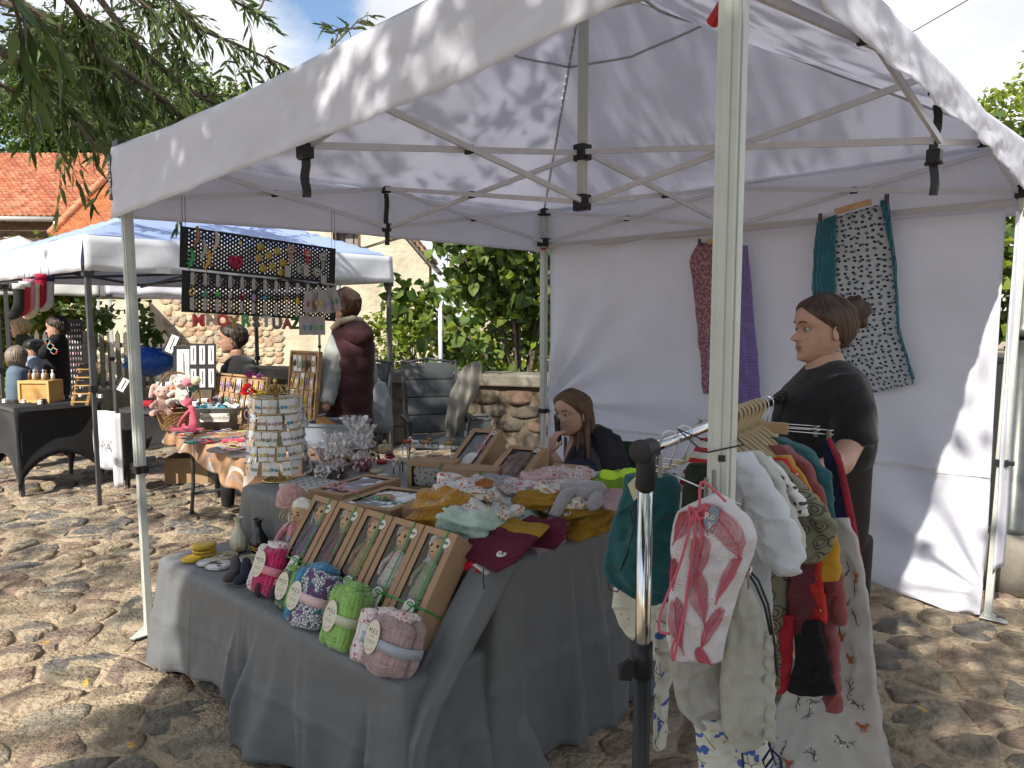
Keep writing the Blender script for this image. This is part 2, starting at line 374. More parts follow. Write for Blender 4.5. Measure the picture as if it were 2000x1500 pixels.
for k, m_ in mids.items():
    scissor((CP.x, CP.y, 0), (*m_, 0), .014)
    for z in (ZL, ZH): bracket((*m_, z), .042)
pl_ = MB(); pl_.bar((CP.x, CP.y, ZL-.02), (CP.x, CP.y, 2.98), .036, .036, up=(0, 1, 0)); pl_.build('centre_pole', alu, tent, bevel=.003)
for z in (ZL, ZH): bracket((CP.x, CP.y, z), .062)
for (u, v), z0, n in ((mids['DA'], 2.23, .30), (mids['AB'], 2.02, .13), (mids['BC'], 2.20, .29)):
    b = MB(); b.grid(lambda s_, t: V(u+.02*(s_-.5)+.006*math.sin(t*9), v+.02*(s_-.5), z0-n*t), 2, 8); b.build('hanging_strap', blk, tent, solid=.004)
# canopy : eave height sags between the corners
E_ = .045
ABt = [(0, 2.262), (.45, 2.249), (1.2, 2.261), (1.83, 2.29), (3, 2.335)]; BCt = [(0, 2.335), (.66, 2.29), (1.43, 2.288), (2.0, 2.27), (3, 2.32)]
DAt = [(0, 2.262), (1.45, 2.25), (3, 2.27)]; CDt = [(0, 2.27), (3, 2.32)]
def eave(u, v):
    x, y = u-CP.x, v-CP.y; m_ = max(abs(x), abs(y), 1e-4); k = (S/2+E_)/m_; X, Y = (x*k/(S/2+E_)+1)*1.5, (y*k/(S/2+E_)+1)*1.5
    if abs(y) >= abs(x): return lerpt(ABt, X) if y < 0 else lerpt(CDt, X)
    return lerpt(DAt, Y) if x < 0 else lerpt(BCt, Y)
PEAK = 3.02
def roofz(u, v):
    x = abs(u-CP.x)/(S/2+E_); y = abs(v-CP.y)/(S/2+E_); m_ = max(x, y); n_ = min(x, y)
    r = (1-m_)
    k = r if r < .78 else .78+(r-.78)*1.0
    sag = -.05*math.sin(math.pi*min(1, r*1.0))*(1-n_/max(m_, .05))**1.0
    return eave(u, v)+(PEAK-eave(u, v))*k+sag*1.2+.006*nzv((u*2.3, v*2.3, 0), 2)
b = MB(); n = 72
b.grid(lambda s_, t: V(-E_+s_*(S+2*E_), -E_+t*(S+2*E_), roofz(-E_+s_*(S+2*E_), -E_+t*(S+2*E_))), n, n)
b.build('roof_canopy', fab, tent, True, solid=.0012)
seam = mat('seam_tape', (.42, .41, .43), .6)
for k, (u, v) in legs.items():
    b = MB(); P = [V(u+(CP.x-u)*t, v+(CP.y-v)*t, 0) for t in [i/14 for i in range(15)]]
    b.tube([V(p.x, p.y, roofz(p.x, p.y)-.008) for p in P], .006, 6); b.build('hip_seam', seam, tent, True)
f = .73
for (u0, v0), (u1, v1) in ((legs['A'], legs['B']), (legs['B'], legs['C']), (legs['C'], legs['D']), (legs['D'], legs['A'])):
    p0 = V(u0, v0, 0).lerp(CP, f); p1 = V(u1, v1, 0).lerp(CP, f)
    b = MB(); b.tube([V(*(p0.lerp(p1, i/10)).xy, roofz(*(p0.lerp(p1, i/10)).xy)-.008) for i in range(11)], .006, 6); b.build('ring_seam', seam, tent, True)
ABb = [(0, 1.945), (.64, 1.976), (1.19, 2.009), (1.9, 2.047), (2.37, 2.083), (2.7, 2.126), (2.95, 2.15)]
BCb = [(0, 2.15), (.9, 2.145), (1.9, 2.138), (2.95, 2.08)]
DAb = [(0, 1.955), (1.25, 1.985), (2.95, 1.985)]
CDb = [(0, 1.99), (2.95, 1.99)]
def valance(p0, p1, nrm, top, bot, wr):
    p0, p1, nrm = V(*p0, 0), V(*p1, 0), V(*nrm, 0); Lh = (p1-p0).length
    def f_(s_, t):
        x = s_*Lh; z = lerpt(top, s_*3)*(1-t)+lerpt(bot, x)*t
        o = .004+t*.012+.008*noise.noise(V(x*7+t*4, t*2, 11))*t+.008*noise.noise(V(x*22, t*7+x*6, 3))*min(1, t*3)+wr*t*(.6*noise.noise(V(x*4, t*1.2, wr*90))+.35*noise.noise(V(x*9+t*5, t*3, 4)))+wr*.35*math.sin(x*13+t*7+3*noise.noise(V(x*2, t, 2)))*t
        if t == 0: o = 0
        q = p0.lerp(p1, s_)+nrm*o; return V(q.x, q.y, z)
    b = MB(); b.grid(f_, 120, 12); return b.build('valance', fab, tent, True, solid=.0012)
e = E_
va = valance((-e, -e), (S+e, -e), (0, -1), ABt, ABb, .012)
valance((S+e, -e), (S+e, S+e), (1, 0), BCt, BCb, .016)
valance((-e, -e), (-e, S+e), (-1, 0), DAt, DAb, .018)
valance((-e, S+e), (S+e, S+e), (0, 1), CDt, CDb, .012)
white_ink = mat('white_print', (.8, .8, .8), .6)
b = MB(); b.box((-e-.012, -e+.014, 2.13), (.004, .045, .2)); tgb = b.build('brand_tag', blk, tent, bevel=.002)
b = MB(); b.box((-e-.004, -e-.012, 2.13), (.03, .004, .2)); b.build('brand_tag', blk, tent, bevel=.002)
text('ZELTPRO', .036, white_ink, tgb, (-e-.006, -e-.0145, 2.13), (math.pi/2, math.pi/2, 0))
# back wall with its slanting tension folds
def wallf(s_, t):
    u = .03+s_*(S-.06); z = 2.02-t*1.98; o = 0
    du, dz = u-.02, z-.86; d = math.hypot(du, dz); a = math.atan2(dz, du)
    o += .055*math.exp(-d/1.1)*math.sin(a*15+.6*math.sin(a*7))*min(1, d*3)*(1 if a > -.2 else .5)
    du2, dz2 = S-u, z-.12; d2 = math.hypot(du2, dz2); a2 = math.atan2(dz2, du2)
    o += .045*math.exp(-d2/.9)*math.sin(a2*11+1)*min(1, d2*3)
    o += .010*noise.noise(V(u*1.5, z*1.5, 5))+.004*noise.noise(V(u*6, z*6, 1))
    if t > .93: o += .08*(t-.93)/.07*(.6+.6*noise.noise(V(u*3, 0, 9)))
    if abs(z-.72) < .02: o += .006
    return V(u, S+.02-o, z+(.05*noise.noise(V(u*2, 3, 0)) if t > .99 else 0))
b = MB(); b.grid(wallf, 150, 110); bw = b.build('back_wall', fab, tent, True, solid=.001)
b = MB(); b.bar((.0, S+.012, 2.02), (S, S+.012, 2.05), .006, .035); b.build('wall_top_tape', mat('tape_grey', (.45, .44, .45), .7), tent)
b = MB(); b.grid(lambda s_, t: wallf(s_, (2.02-.72)/1.98)+V(0, -.006, (t-.5)*.018), 60, 1); b.build('wall_cross_tape', mat('tape_pale', (.58, .57, .58), .7), tent)
# bright cord of wrinkled wall edge on the right leg
b = MB(); b.grid(lambda s_, t: V(S+.02+.03*s_, S-.05+.10*s_+.012*math.sin(t*17), 2.0-t*1.72), 4, 60); b.build('wall_edge_flap', fab, tent, True, solid=.001)
# ------------------------------------------------------------------ foliage tools
leaf_g = [mat('leaf_%d' % i, c, .5, .25, 3, trans=.35, spec=.35) for i, c in enumerate([(.06, .11, .022), (.09, .15, .03), (.04, .08, .018), (.13, .19, .035)])]
leaf_y = [mat('leaf_bright_%d' % i, c, .5, .2, 3, trans=.45) for i, c in enumerate([(.20, .27, .03), (.27, .32, .05), (.13, .20, .03)])]
bark = mat('bark', (.10, .08, .06), .95, .35, 12, .8, 30, bdist=.02)
def leaves(name, cen, size, mats, parent, shape='diamond', rs=random, kind='stuff', droop=.3, elong=2.2, flat=0):
    vs_, fs, mi = [], [], []
    for c in cen:
        s_ = size*rs.uniform(.6, 1.3); d = V(rs.gauss(0, 1), rs.gauss(0, 1), rs.gauss(0, .6)-droop).normalized(); w = d.cross(V(rs.gauss(0, 1), rs.gauss(0, 1), rs.gauss(0, 1))).normalized()
        o = len(vs_); q = V(*c); nrm = d.cross(w)*s_*.12
        if shape == 'diamond':
            vs_ += [q, q+d*s_*.45+w*s_/elong/1.6+nrm, q+d*s_, q+d*s_*.45-w*s_/elong/1.6+nrm]; fs.append((o, o+1, o+2, o+3))
        else:
            vs_ += [q, q+d*s_*.25+w*s_*.42+nrm, q+d*s_*.7+w*s_*.3, q+d*s_*1.05-nrm, q+d*s_*.7-w*s_*.3, q+d*s_*.25-w*s_*.42+nrm]; fs += [(o, o+1, o+2, o+3), (o, o+3, o+4, o+5)]; mi.append(rs.randrange(len(mats)))
        mi.append(rs.randrange(len(mats)) if shape == 'diamond' else mi[-1])
    b = MB(); b.v = [tuple(p) for p in vs_]; b.f = fs; b.m = mi
    return b.build(name, mats, parent, kind=kind)
def crown_points(rs, c, r, n, clumps=30, cr=.28):
    C_ = []
    for _ in range(clumps):
        d = V(rs.gauss(0, 1), rs.gauss(0, 1), rs.gauss(0, 1)).normalized()*(rs.uniform(.35, 1)**.6)
        C_.append((V(c[0]+d.x*r[0], c[1]+d.y*r[1], c[2]+d.z*r[2]), rs.uniform(.6, 1.3)*cr*min(r)))
    o = []
    for _ in range(n):
        q, rr = rs.choice(C_); d = V(rs.gauss(0, 1), rs.gauss(0, 1), rs.gauss(0, .7)).normalized()*rr*rs.uniform(.5, 1.05); o.append(q+d)
    return o, C_
def tree(label, x, y, h, r, n, mats, ls, seed, group=None, name='tree', cz=.62, trunk=.18, clumps=34):
    rs = random.Random(seed); t = thing(name, label, 'tree', (x, y, 0), 0, group)
    pts, C_ = crown_points(rs, (0, 0, h*cz), (r, r, h*(1-cz)), n, clumps)
    b = MB(); b.tube([(0, 0, -.05), (.1, 0, h*.25), (-.05, .1, h*.5), (0, 0, h*.8)], [trunk, trunk*.8, trunk*.55, trunk*.15], 9)
    for q, rr in C_[::3]: b.tube([V(0, 0, h*rs.uniform(.3, .5)), V(0, 0, h*.5).lerp(q, .5)+V(0, 0, .2), q], [trunk*.35, trunk*.2, trunk*.06], 5)
    b.build('trunk', bark, t, True)
    leaves('crown', pts, ls, mats, t, rs=rs, elong=1.7); return t
# ------------------------------------------------------------------ cream house with rubble patch
plaster = mat('cream_plaster', (.50, .445, .335), .95, .22, 1.6, .9, 7, bdist=.035)
cream2 = mat('cream_plaster_pale', (.55, .50, .38), .95, .12, .8, .3, 7, bdist=.03)
tile_o = mat('roof_tile_orange', (.47, .20, .11), .85, .35, 5, .3, 30)
tile_d = mat('roof_tile_dark', (.27, .15, .10), .9, .4, 4, .3, 30)
wood_d = mat('old_dark_boards', (.10, .065, .045), .9, .4, 3, .5, 20, stretch=(1, 1, 8))
wood_g = mat('weathered_grey_wood', (.11, .098, .082), .9, .35, 6, .5, 25, stretch=(1, 1, 6))
glassy = mat('dark_window_glass', (.12, .13, .13), .12, spec=.6)
zinc = mat('zinc_gutter', (.42, .42, .42), .4, .1, 5, metal=.3)
HY = 15.0
house = thing('plastered_house', 'cream plastered house with grey shuttered attic window and patch of bare rubble stone', 'house', (0, HY, 0))
def ph(px, py, Y=HY): q = AT(px, py, Y); return (q.x, q.z)
wall_pts = [ph(300, 800), ph(300, 405), ph(600, 350), ph(770, 440), ph(838, 520), ph(838, 800)]
wall_pts = [(x, max(-.1, z)) for x, z in wall_pts]; wall_pts[0] = (wall_pts[0][0], -.1); wall_pts[-1] = (wall_pts[-1][0], -.1)
Mx = Matrix(((1, 0, 0, 0), (0, 0, -1, .6), (0, 1, 0, 0), (0, 0, 0, 1)))
wx0, wz0 = ph(650, 482); wx1, wz1 = ph(704, 440)
# facade built round the window opening
P = wall_pts; xl, xr = P[0][0], P[-1][0]; topz = max(z for x, z in P)
def roofline(x):
    for (a, za), (b_, zb) in zip(P[1:-1], P[2:-1]):
        if a <= x <= b_: return za+(zb-za)*(x-a)/(b_-a)
    return P[-2][1]
fb = MB(); xs_ = sorted(set([xl, wx0, wx1, xr]+[p[0] for p in P[1:-1]]))
for a, b_ in zip(xs_, xs_[1:]):
    if b_-a < .01: continue
    segs = [(-.1, None)]
    if a >= wx0-.01 and b_ <= wx1+.01: segs = [(-.1, wz0), (wz1, None)]
    for z0, z1 in segs:
        za = roofline(a+.001) if z1 is None else z1; zb = roofline(b_-.001) if z1 is None else z1
        fb.add([(a, 0, z0), (b_, 0, z0), (b_, 0, zb), (a, 0, za), (a, .5, z0), (b_, .5, z0), (b_, .5, zb), (a, .5, za)], [(0, 1, 2, 3), (7, 6, 5, 4), (0, 4, 5, 1), (3, 2, 6, 7), (0, 3, 7, 4), (1, 5, 6, 2)])
fb.build('wall', plaster, house)
wd = MB(); wd.box(((wx0+wx1)/2, .3, (wz0+wz1)/2), (wx1-wx0, .06, wz1-wz0)); wn_ = wd.build('window', mat('shutter_board_grey', (.22, .20, .19), .9, .3, 5, .4, 20), house)
for i in range(3):
    b = MB(); b.box((wx0+(wx1-wx0)*(i+.5)/3, .24, (wz0+wz1)/2), ((wx1-wx0)/3-.03, .03, wz1-wz0-.04)); b.build('board', mat('shutter_board_grey'), wn_)
b = MB()
for x_ in (wx0+.03, wx1-.03): b.box((x_, .1, (wz0+wz1)/2), (.07, .12, wz1-wz0))
b.box(((wx0+wx1)/2, .1, wz1-.03), (wx1-wx0, .12, .06)); b.box(((wx0+wx1)/2, .02, wz0-.04), (wx1-wx0+.2, .16, .08)); b.build('frame', wood_d, wn_)
for (a, b_) in ((P[2], P[3]), (P[3], P[4])):
    q = MB(); d = V(b_[0]-a[0], 0, b_[1]-a[1]); n_ = V(-d.z, 0, d.x).normalized()
    q.bar(V(a[0], .1, a[1])+n_*.07, V(b_[0], .1, b_[1])+n_*.07+d.normalized()*.25, .8, .07, up=n_); q.build('verge_board', wood_g, house)
    for k in range(9):
        t0, t1 = k/9, (k+1)/9-.01; q = MB(); q.bar(V(a[0], .2, a[1])+d*t0+n_*.15, V(a[0], .2, a[1])+d*t1+n_*.12, 1.3, .05, up=n_); q.build('roof_tile', tile_d, house)
rub = [mat('rubble_%d' % i, c, .9, .3, 5, .5, 25) for i, c in enumerate([(.42, .33, .22), (.36, .25, .17), (.46, .40, .28), (.33, .27, .20)])]
rs = random.Random(5); rx0, rz0 = ph(325, 760); rx1, rz1 = ph(545, 575)
k = 0; z = .55
while z < rz1:
    x = rx0-.1+rs.uniform(0, .15); hh = rs.uniform(.09, .15)
    while x < rx1:
        w_ = rs.uniform(.13, .30); fx = (x-rx0)/(rx1-rx0); fz = (z-rz0)/(rz1-rz0)
        if fz < 1.35-.75*fx+.25*noise.noise(V(x*1.5, z*1.5, 0)) and k < 298:
            b = MB(); b.ell((0, 0, 0), (w_*.52, .032, hh*.5), (0, rs.uniform(-.2, .2), 0), 5, 8, nz_=.5, nsc=rs.random()*9); b.build('stone', rs.choice(rub), house, loc=(x+w_/2, -.012, z+hh/2+rs.uniform(-.03, .03))); k += 1
        x += w_*.93
    z += hh*.9
mort = MB(); mort.box(((rx0+rx1)/2-.3, -.0, .9), (.05, .01, .05)); 
# crack line / cable on the wall
b = MB(); b.tube([(wx1+.1, -.02, wz0-.0), (wx1+1.2, -.05, wz0+.35), (P[3][0]-.1, -.02, P[3][1]-.3)], .012, 5); b.build('cable', blk, house)
# paler house wing left of it, in the tree's dapple
wing = thing('plastered_wing', 'pale cream side wing with blotched plaster behind the black table stall', 'house', (0, HY+1.5, 0))
b = MB(); a0, a1 = AT(215, 700, HY+1.5), AT(330, 560, HY+1.5); b.box(((a0.x+a1.x)/2, .4, 1.7), (a1.x-a0.x+.6, .8, 3.6)); b.build('wall', cream2, wing)
b = MB(); b.ell((a1.x-.35, -.02, 2.2), (.35, .05, .6), None, 8, 12, nz_=.4); b.build('plaster_patch', rub[2], wing, True)
# ------------------------------------------------------------------ barns with tiled roofs
def tiled(parent, o, ux, uy, nx, ny, m, name='roof_tile'):
    """pan tiles on a sloping rectangle: origin o, along-eave ux, up-slope uy"""
    ux, uy = V(*ux), V(*uy); n_ = ux.cross(uy).normalized()
    if n_.z < 0: n_ = -n_
    b = MB(); b.add([V(*o)-n_*.08, V(*o)+ux-n_*.08, V(*o)+ux+uy-n_*.08, V(*o)+uy-n_*.08], [(0, 1, 2, 3)]); b.build('roof', tile_d, parent)
    b = MB(); rs = random.Random(nx)
    for j in range(ny):
        base = V(*o)+uy*(j/ny)
        for i in range(nx):
            p = base+ux*(i/nx); s_ = ux/nx; up = uy*(1.12/ny); l0 = rs.uniform(.045, .07); 
            P = []
            for q, l in ((0, 0), (.25, .045), (.5, .05), (.75, .015), (1, 0)):
                P.append(p+s_*q+n_*(l+l0))
            T2 = [q+up-n_*(l0-.0) for q in P]
            B2 = [q-n_*l0 for q in P]
            b.add(P+T2+B2, [(0, 1, 6, 5), (1, 2, 7, 6), (2, 3, 8, 7), (3, 4, 9, 8), (0, 10, 11, 1), (1, 11, 12, 2), (2, 12, 13, 3), (3, 13, 14, 4)], rs.randrange(3))
    tm = [tile_o, mat('roof_tile_red', (.42, .165, .10), .85, .3, 5), mat('roof_tile_pale', (.52, .26, .16), .85, .3, 5)] if m == 0 else [mat('roof_tile_new', (.55, .25, .12), .8, .15, 5), mat('roof_tile_new2', (.52, .22, .10), .8, .15, 5), mat('roof_tile_new3', (.58, .28, .14), .8, .15, 5)]
    return b.build('roof_tiles', tm, parent, kind='stuff')
BY = 22.0
barn = thing('wooden_barn', 'dark timber barn with weathered red tile roof and white gutter', 'barn', (0, BY, 0))
def lo(p, Y0=BY): return V(p.x, p.y-Y0, p.z)
e0, e1 = lo(AT(-190, 424, BY)), lo(AT(125, 436, BY)); r0 = lo(AT(-260, 300, BY+4.2)); r1 = lo(AT(248, 330, BY+4.2))
e1.z = e0.z
tiled(barn, e0, e1-e0+V(1.2, 0, 0), V(0, 4.2, r1.z-e0.z+.5), 34, 24, 0)
b = MB()
for i in range(9): b.box(((e0.x+e1.x)/2, .35, .3+i*.47), (e1.x-e0.x+.6, .06, .44), (rnd(-.03, .03), 0, 0))
b.build('wall_boards', wood_d, barn)
b = MB(); b.tube([e0+V(0, -.1, -.02), e1+V(.25, -.1, -.08)], .075, 10); b.tube([e1+V(-.2, -.1, -.1), e1+V(-.35, .1, -.8), e1+V(-.35, .25, -3.5)], .05, 8); b.build('gutter', zinc, barn, True)
b2 = thing('annex_building', 'low annex with newer bright orange tile roof beside the barn', 'building', (0, BY-3, 0))
YB = BY-3; q0, q1 = lo(AT(100, 462, YB), YB), lo(AT(420, 462, YB), YB); q2 = lo(AT(248, 332, YB+4), YB)
ux = q1-q0; uy = V(q2.x-q0.x-.3, 4, q2.z-q0.z)
tiled(b2, q0, ux, uy, 36, 26, 1)
b = MB(); b.box(((q0.x+q1.x)/2, .6, 1.7), (q1.x-q0.x, .8, 3.3)); b.build('wall', cream2, b2)
b = MB(); b.tube([q0+V(0, 0, .1), q0+uy+V(0, 0, .12)], .1, 8); b.build('hip_tile_row', tile_o, b2, True)
# ------------------------------------------------------------------ the low stone wall
sw = thing('stone_wall', 'low garden wall of rough fieldstone with thick concrete coping', 'wall', (0, 0, 0))
wm = [mat('wall_stone_%d' % i, c, .92, .35, 6, .7, 22, bdist=.02) for i, c in enumerate([(.10, .082, .06), (.125, .10, .07), (.085, .072, .058), (.13, .085, .062)])]
cop = mat('coping_concrete', (.17, .155, .125), .95, .35, 5, .6, 30, bdist=.012)
p0, p1 = G(600, 862), G(1075, 880); p1 = V(p1.x, p1.y, 0); p0 = V(-3.5, 9.3, 0); p1 = V(.55, 8.0, 0)
dw = (p1-p0).normalized(); nw = V(dw.y, -dw.x, 0); Lw = (p1-p0).length
b = MB(); b.bar(p0+V(0, 0, .36), p1+V(0, 0, .36), .34, .78); b.build('wall_core', mat('lime_mortar', (.10, .08, .055), .95, .3, 4, .6, 20), sw)  # mortar and stone tones darkened in place of dappled shade
x = 0
while x < Lw:
    l_ = rnd(.8, 1.2); a, c = p0+dw*x, p0+dw*min(Lw, x+l_-.02)
    b = MB(); b.bar(a+V(0, 0, .81), c+V(0, 0, .81), .5, .13); b.build('coping_block', cop, sw, bevel=.02, disp=None); x += l_
rs = random.Random(8); z = .02
while z < .7:
    x = rs.uniform(-.1, .1); hh = rs.uniform(.14, .24)
    while x < Lw:
        w_ = rs.uniform(.2, .45); q = p0+dw*(x+w_/2)+nw*.165+V(0, 0, z+hh/2)
        b = MB(); b.ell((0, 0, 0), (w_*.5, .024, hh*.49), None, 6, 10, nz_=.5, nsc=rs.random()*20); o = b.build('stone', rs.choice(wm), sw, True, loc=q, rot=(0, rs.uniform(-.15, .15), math.atan2(dw.y, dw.x))); x += w_*.97
    z += hh*.94
p2, p3 = V(.55, 8.0, 0), V(3.2, 8.6, 0)
# picket fence
fen = thing('picket_fence', 'weathered grey picket fence in front of the pale house wing', 'fence', (0, 11.5, 0))
a0, a1 = AT(60, 700, 11.5), AT(330, 700, 11.5)
for z in (.45, 1.05):
    b = MB(); b.box(((a0.x+a1.x)/2, .03, z), (a1.x-a0.x, .04, .07)); b.build('rail', wood_g, fen)
x = a0.x; pk = None
while x < a1.x:
    if pk is None:
        b = MB(); b.prism([(-.035, 0), (.035, 0), (.035, 1.14), (0, 1.22), (-.035, 1.14)], .02, Matrix.Rotation(math.pi/2, 4, 'X')); pk = b.build('picket', wood_g, fen)
    c = pk if x == a0.x else pk.copy()
    if c is not pk: COL.objects.link(c)
    c.location = (x, 0, .06+rnd(-.02, .02)); x += .125
lowst = thing('low_wall', 'low rough stone plinth wall under the picket fence', 'wall', (0, 11.2, 0))
b = MB(); b.box(((a0.x+a1.x)/2+1.5, 0, .2), (a1.x-a0.x+3, .3, .4)); b.build('wall_core', wm[1], lowst, disp=None)
# ------------------------------------------------------------------ trees behind
tree('tall dark tree behind the barn at the left edge', -20.5, 35, 14, 5.5, 20000, leaf_g, .27, 1, 'trees behind the roofs')
tree('broad green tree rising behind the red roofs', -14.5, 35, 13, 4.2, 20000, leaf_g[:2]+leaf_y[:1], .27, 2, 'trees behind the roofs')
tree('tree with dense mid green crown between barn and willow', -17.0, 33, 13.5, 4.5, 17000, leaf_g+leaf_y[:1], .26, 3, 'trees behind the roofs')
tree('small rounded tree right behind the annex roof', -10.0, 32.5, 9.4, 3.2, 9000, leaf_g, .25, 4, 'trees behind the roofs', cz=.55)
tree('sunlit yellow green tree crown above the tent at the right edge', 17.2, 23, 10.6, 3.4, 14000, leaf_y, .22, 5, cz=.66)
tree('shaded leafy tree behind the concrete post at the right edge', 9.4, 12.5, 5.4, 2.4, 5000, leaf_g+leaf_y[:1], .3, 6, cz=.5)
tree('wide bush tree lit yellow green beyond the stone wall', 1.6, 13.5, 5.2, 3.0, 16000, leaf_g[2:]+leaf_y, .18, 7, 'bushes beyond the stone wall', 'bush', cz=.42, clumps=60)
tree('dark bush behind the back corner of the tent', 4.2, 12.5, 5.6, 2.6, 5000, leaf_g, .26, 8, 'bushes beyond the stone wall', 'bush', cz=.42, clumps=60)
tree('pale sunny scrub beside the house wall', -1.6, 11.8, 1.9, 1.1, 2600, leaf_y, .12, 9, 'bushes beyond the stone wall', 'bush', cz=.5, trunk=.04, clumps=40)
tree('bright low greenery behind the left stalls', -9.0, 13.6, 2.4, 1.2, 3000, leaf_y+leaf_g[1:2], .16, 10, None, 'bush', cz=.5, trunk=.05, clumps=40)
tree('low sunlit greenery beside the leftmost stall', -9.4, 14.2, 2.9, 1.6, 3400, leaf_y+leaf_g[1:2], .17, 13, None, 'bush', cz=.5, trunk=.05, clumps=40)
# lime sapling with big heart shaped leaves in front of the bush
lime = thing('lime_sapling', 'young lime tree with large heart shaped leaves spilling over the stone wall', 'tree', (.1, 9.1, 0))
rs = random.Random(21); b = MB(); tips = []
for k in range(15):
    a = rs.uniform(-math.pi, math.pi); r_ = rs.uniform(.7, 1.75); h_ = rs.uniform(1.0, 3.1)
    P = spline([(0, 0, .1), (math.cos(a)*r_*.3, math.sin(a)*r_*.2, h_*.55), (math.cos(a)*r_*.75, math.sin(a)*r_*.45, h_*.85), (math.cos(a)*r_, math.sin(a)*r_*.55, h_+rs.uniform(-.15, .1))], 5)
    b.tube(P, [.028*(1-i/len(P))+.006 for i in range(len(P))], 5); tips += P[5:]
b.build('trunk', bark, lime, True)
hm = bpy.data.meshes.new('leaf'); H_ = [(0, 0, 0), (.055, -.022, .01), (.085, .03, .014), (.06, .09, .006), (0, .15, -.012), (-.06, .09, .006), (-.085, .03, .014), (-.055, -.022, .01)]
meshes_h = []
for m_ in (leaf_g[0], leaf_g[1], leaf_g[3], leaf_y[0]):
    b = MB(); b.add(H_, [(0, 1, 2, 3, 4), (0, 4, 5, 6, 7)]); o = b.build('leaf', m_, lime); meshes_h.append(o.data); o.location = (0, 0, 1.4)
def leaf_spot():
    q = rs.choice(tips); return q+V(rs.gauss(0, .17), rs.gauss(0, .14), rs.gauss(0, .15)-.03)
for k in range(290):
    q = leaf_spot(); q.y -= .12; o = bpy.data.objects.new('leaf', rs.choice(meshes_h[:3])); COL.objects.link(o); o.parent = lime; o.location = q
    o.rotation_euler = (rs.uniform(-2.2, -.4), rs.uniform(-.8, .8), rs.uniform(-2.4, 2.4)); o.scale = (rs.uniform(.7, 1.25),)*3
leaves('foliage', [leaf_spot()+V(0, .1, 0) for _ in range(2300)], .14, leaf_g+leaf_y[:1], lime, 'heart', rs)
# ------------------------------------------------------------------ willow: sun shade overhead and sprays in view
willow = thing('willow_tree', 'old willow whose thin branches hang in front of the sky at the upper left', 'tree', (-3.2, -5.4, 0))
rs = random.Random(31); b = MB()
b.tube([(0, 0, -.1), (.1, .1, 1.6), (.4, .3, 3.2)], [.42, .34, .26], 14)
O = V(.4, .3, 3.2); limbs = []
for tx, ty, tz, r_ in ((4.6, 1.6, 6.2, .17), (3.6, 3.6, 4.9, .15), (1.6, 5.6, 5.6, .15), (-1.2, 5.0, 6.2, .14), (2.6, -1.0, 8.6, .17), (-2.5, .5, 7.4, .13), (5.9, 3.0, 5.6, .10), (.2, -3.6, 7.4, .14), (4.4, -2.4, 7.6, .13), (6.6, .6, 7.4, .12)):
    T_ = V(tx, ty, tz); P = spline([O, O.lerp(T_, .4)+V(0, 0, .5), T_, T_+V((tx-.4)*.3, (ty-.3)*.3, -.2)], 7); b.tube(P, [r_*(1-.85*i/len(P)) for i in range(len(P))], 8); limbs += P[6:]
Wloc = V(-3.2, -5.4, 0); sdn = SUN_DIR
LV = []
def lit_zone(p):
    """where the photograph shows sun or dapple: chance that a leaf hangs in that beam"""
    q = TL(p); du = sdn.x*cT+sdn.y*sT; dv = -sdn.x*sT+sdn.y*cT
    t = (0-q.y)/dv; u = q.x+du*t; z = p.z+sdn.z*t       # crossing the open front
    g = p+sdn*(-p.z/sdn.z)                               # spot on the ground
    if 0 < z < 1.97 and -.05 < u < 3.2:
        if u < .62 and z < .60: return 0                 # left end of the cloth
        if u < .12: return .25
        return 1
    if 0 < z < .05: pass
    tw = (S-q.x)/du if abs(du) > 1e-6 else 99
    vv = q.y+dv*tw; zz = p.z+sdn.z*tw                    # crossing the open right side
    if 0 < vv < S and 0 < zz < 2.14:
        tt = (S-q.y)/dv; uu = q.x+du*tt; zw = p.z+sdn.z*tt
        return .14 if zw > 0 else .55
    te = (p.z-2.35)/-sdn.z; r_ = TL(p+sdn*te)
    if 0 < r_.x < S and 0 < r_.y < S: return .42+.5*noise.noise(V(r_.x*2.2, r_.y*2.2, 3))   # the roof
    if 1.9 < z < 2.4 and -.1 < u < 3.1: return .30 if u > 1.5 else .72
    gx, gy = g.x, g.y
    if gy < 3.6:
        s_ = gx+1.36+(3.0-gy)*.30
        if s_ > 0.0 and gx < 3: return .95 if gx < .9 else .6
        return .02+.25*max(0, noise.noise(V(gx*1.3, gy*1.3, 0)))
    n_ = noise.noise(V(gx*.9, gy*1.7, 7))+.5*noise.noise(V(gx*3, gy*4.5, 2))
    return .82 if n_ > .02 else .06
twigs = []
for k in range(150):
    q = rs.choice(limbs); a = rs.uniform(-3.1, 3.1); l_ = rs.uniform(.8, 2.0); d = V(math.cos(a), math.sin(a), rs.uniform(-.2, .6))
    P = spline([q, q+d*l_*.5, q+d*l_+V(0, 0, -l_*.3)], 4)
    if lit_zone(P[4]+Wloc) < .35 or lit_zone(P[7]+Wloc) < .35: continue
    b.tube(P, [.022, .02, .018, .015, .013, .011, .01, .008, .006][:len(P)], 5, cap=False); twigs += P
b.build('trunk', bark, willow, True)
cnt = 0
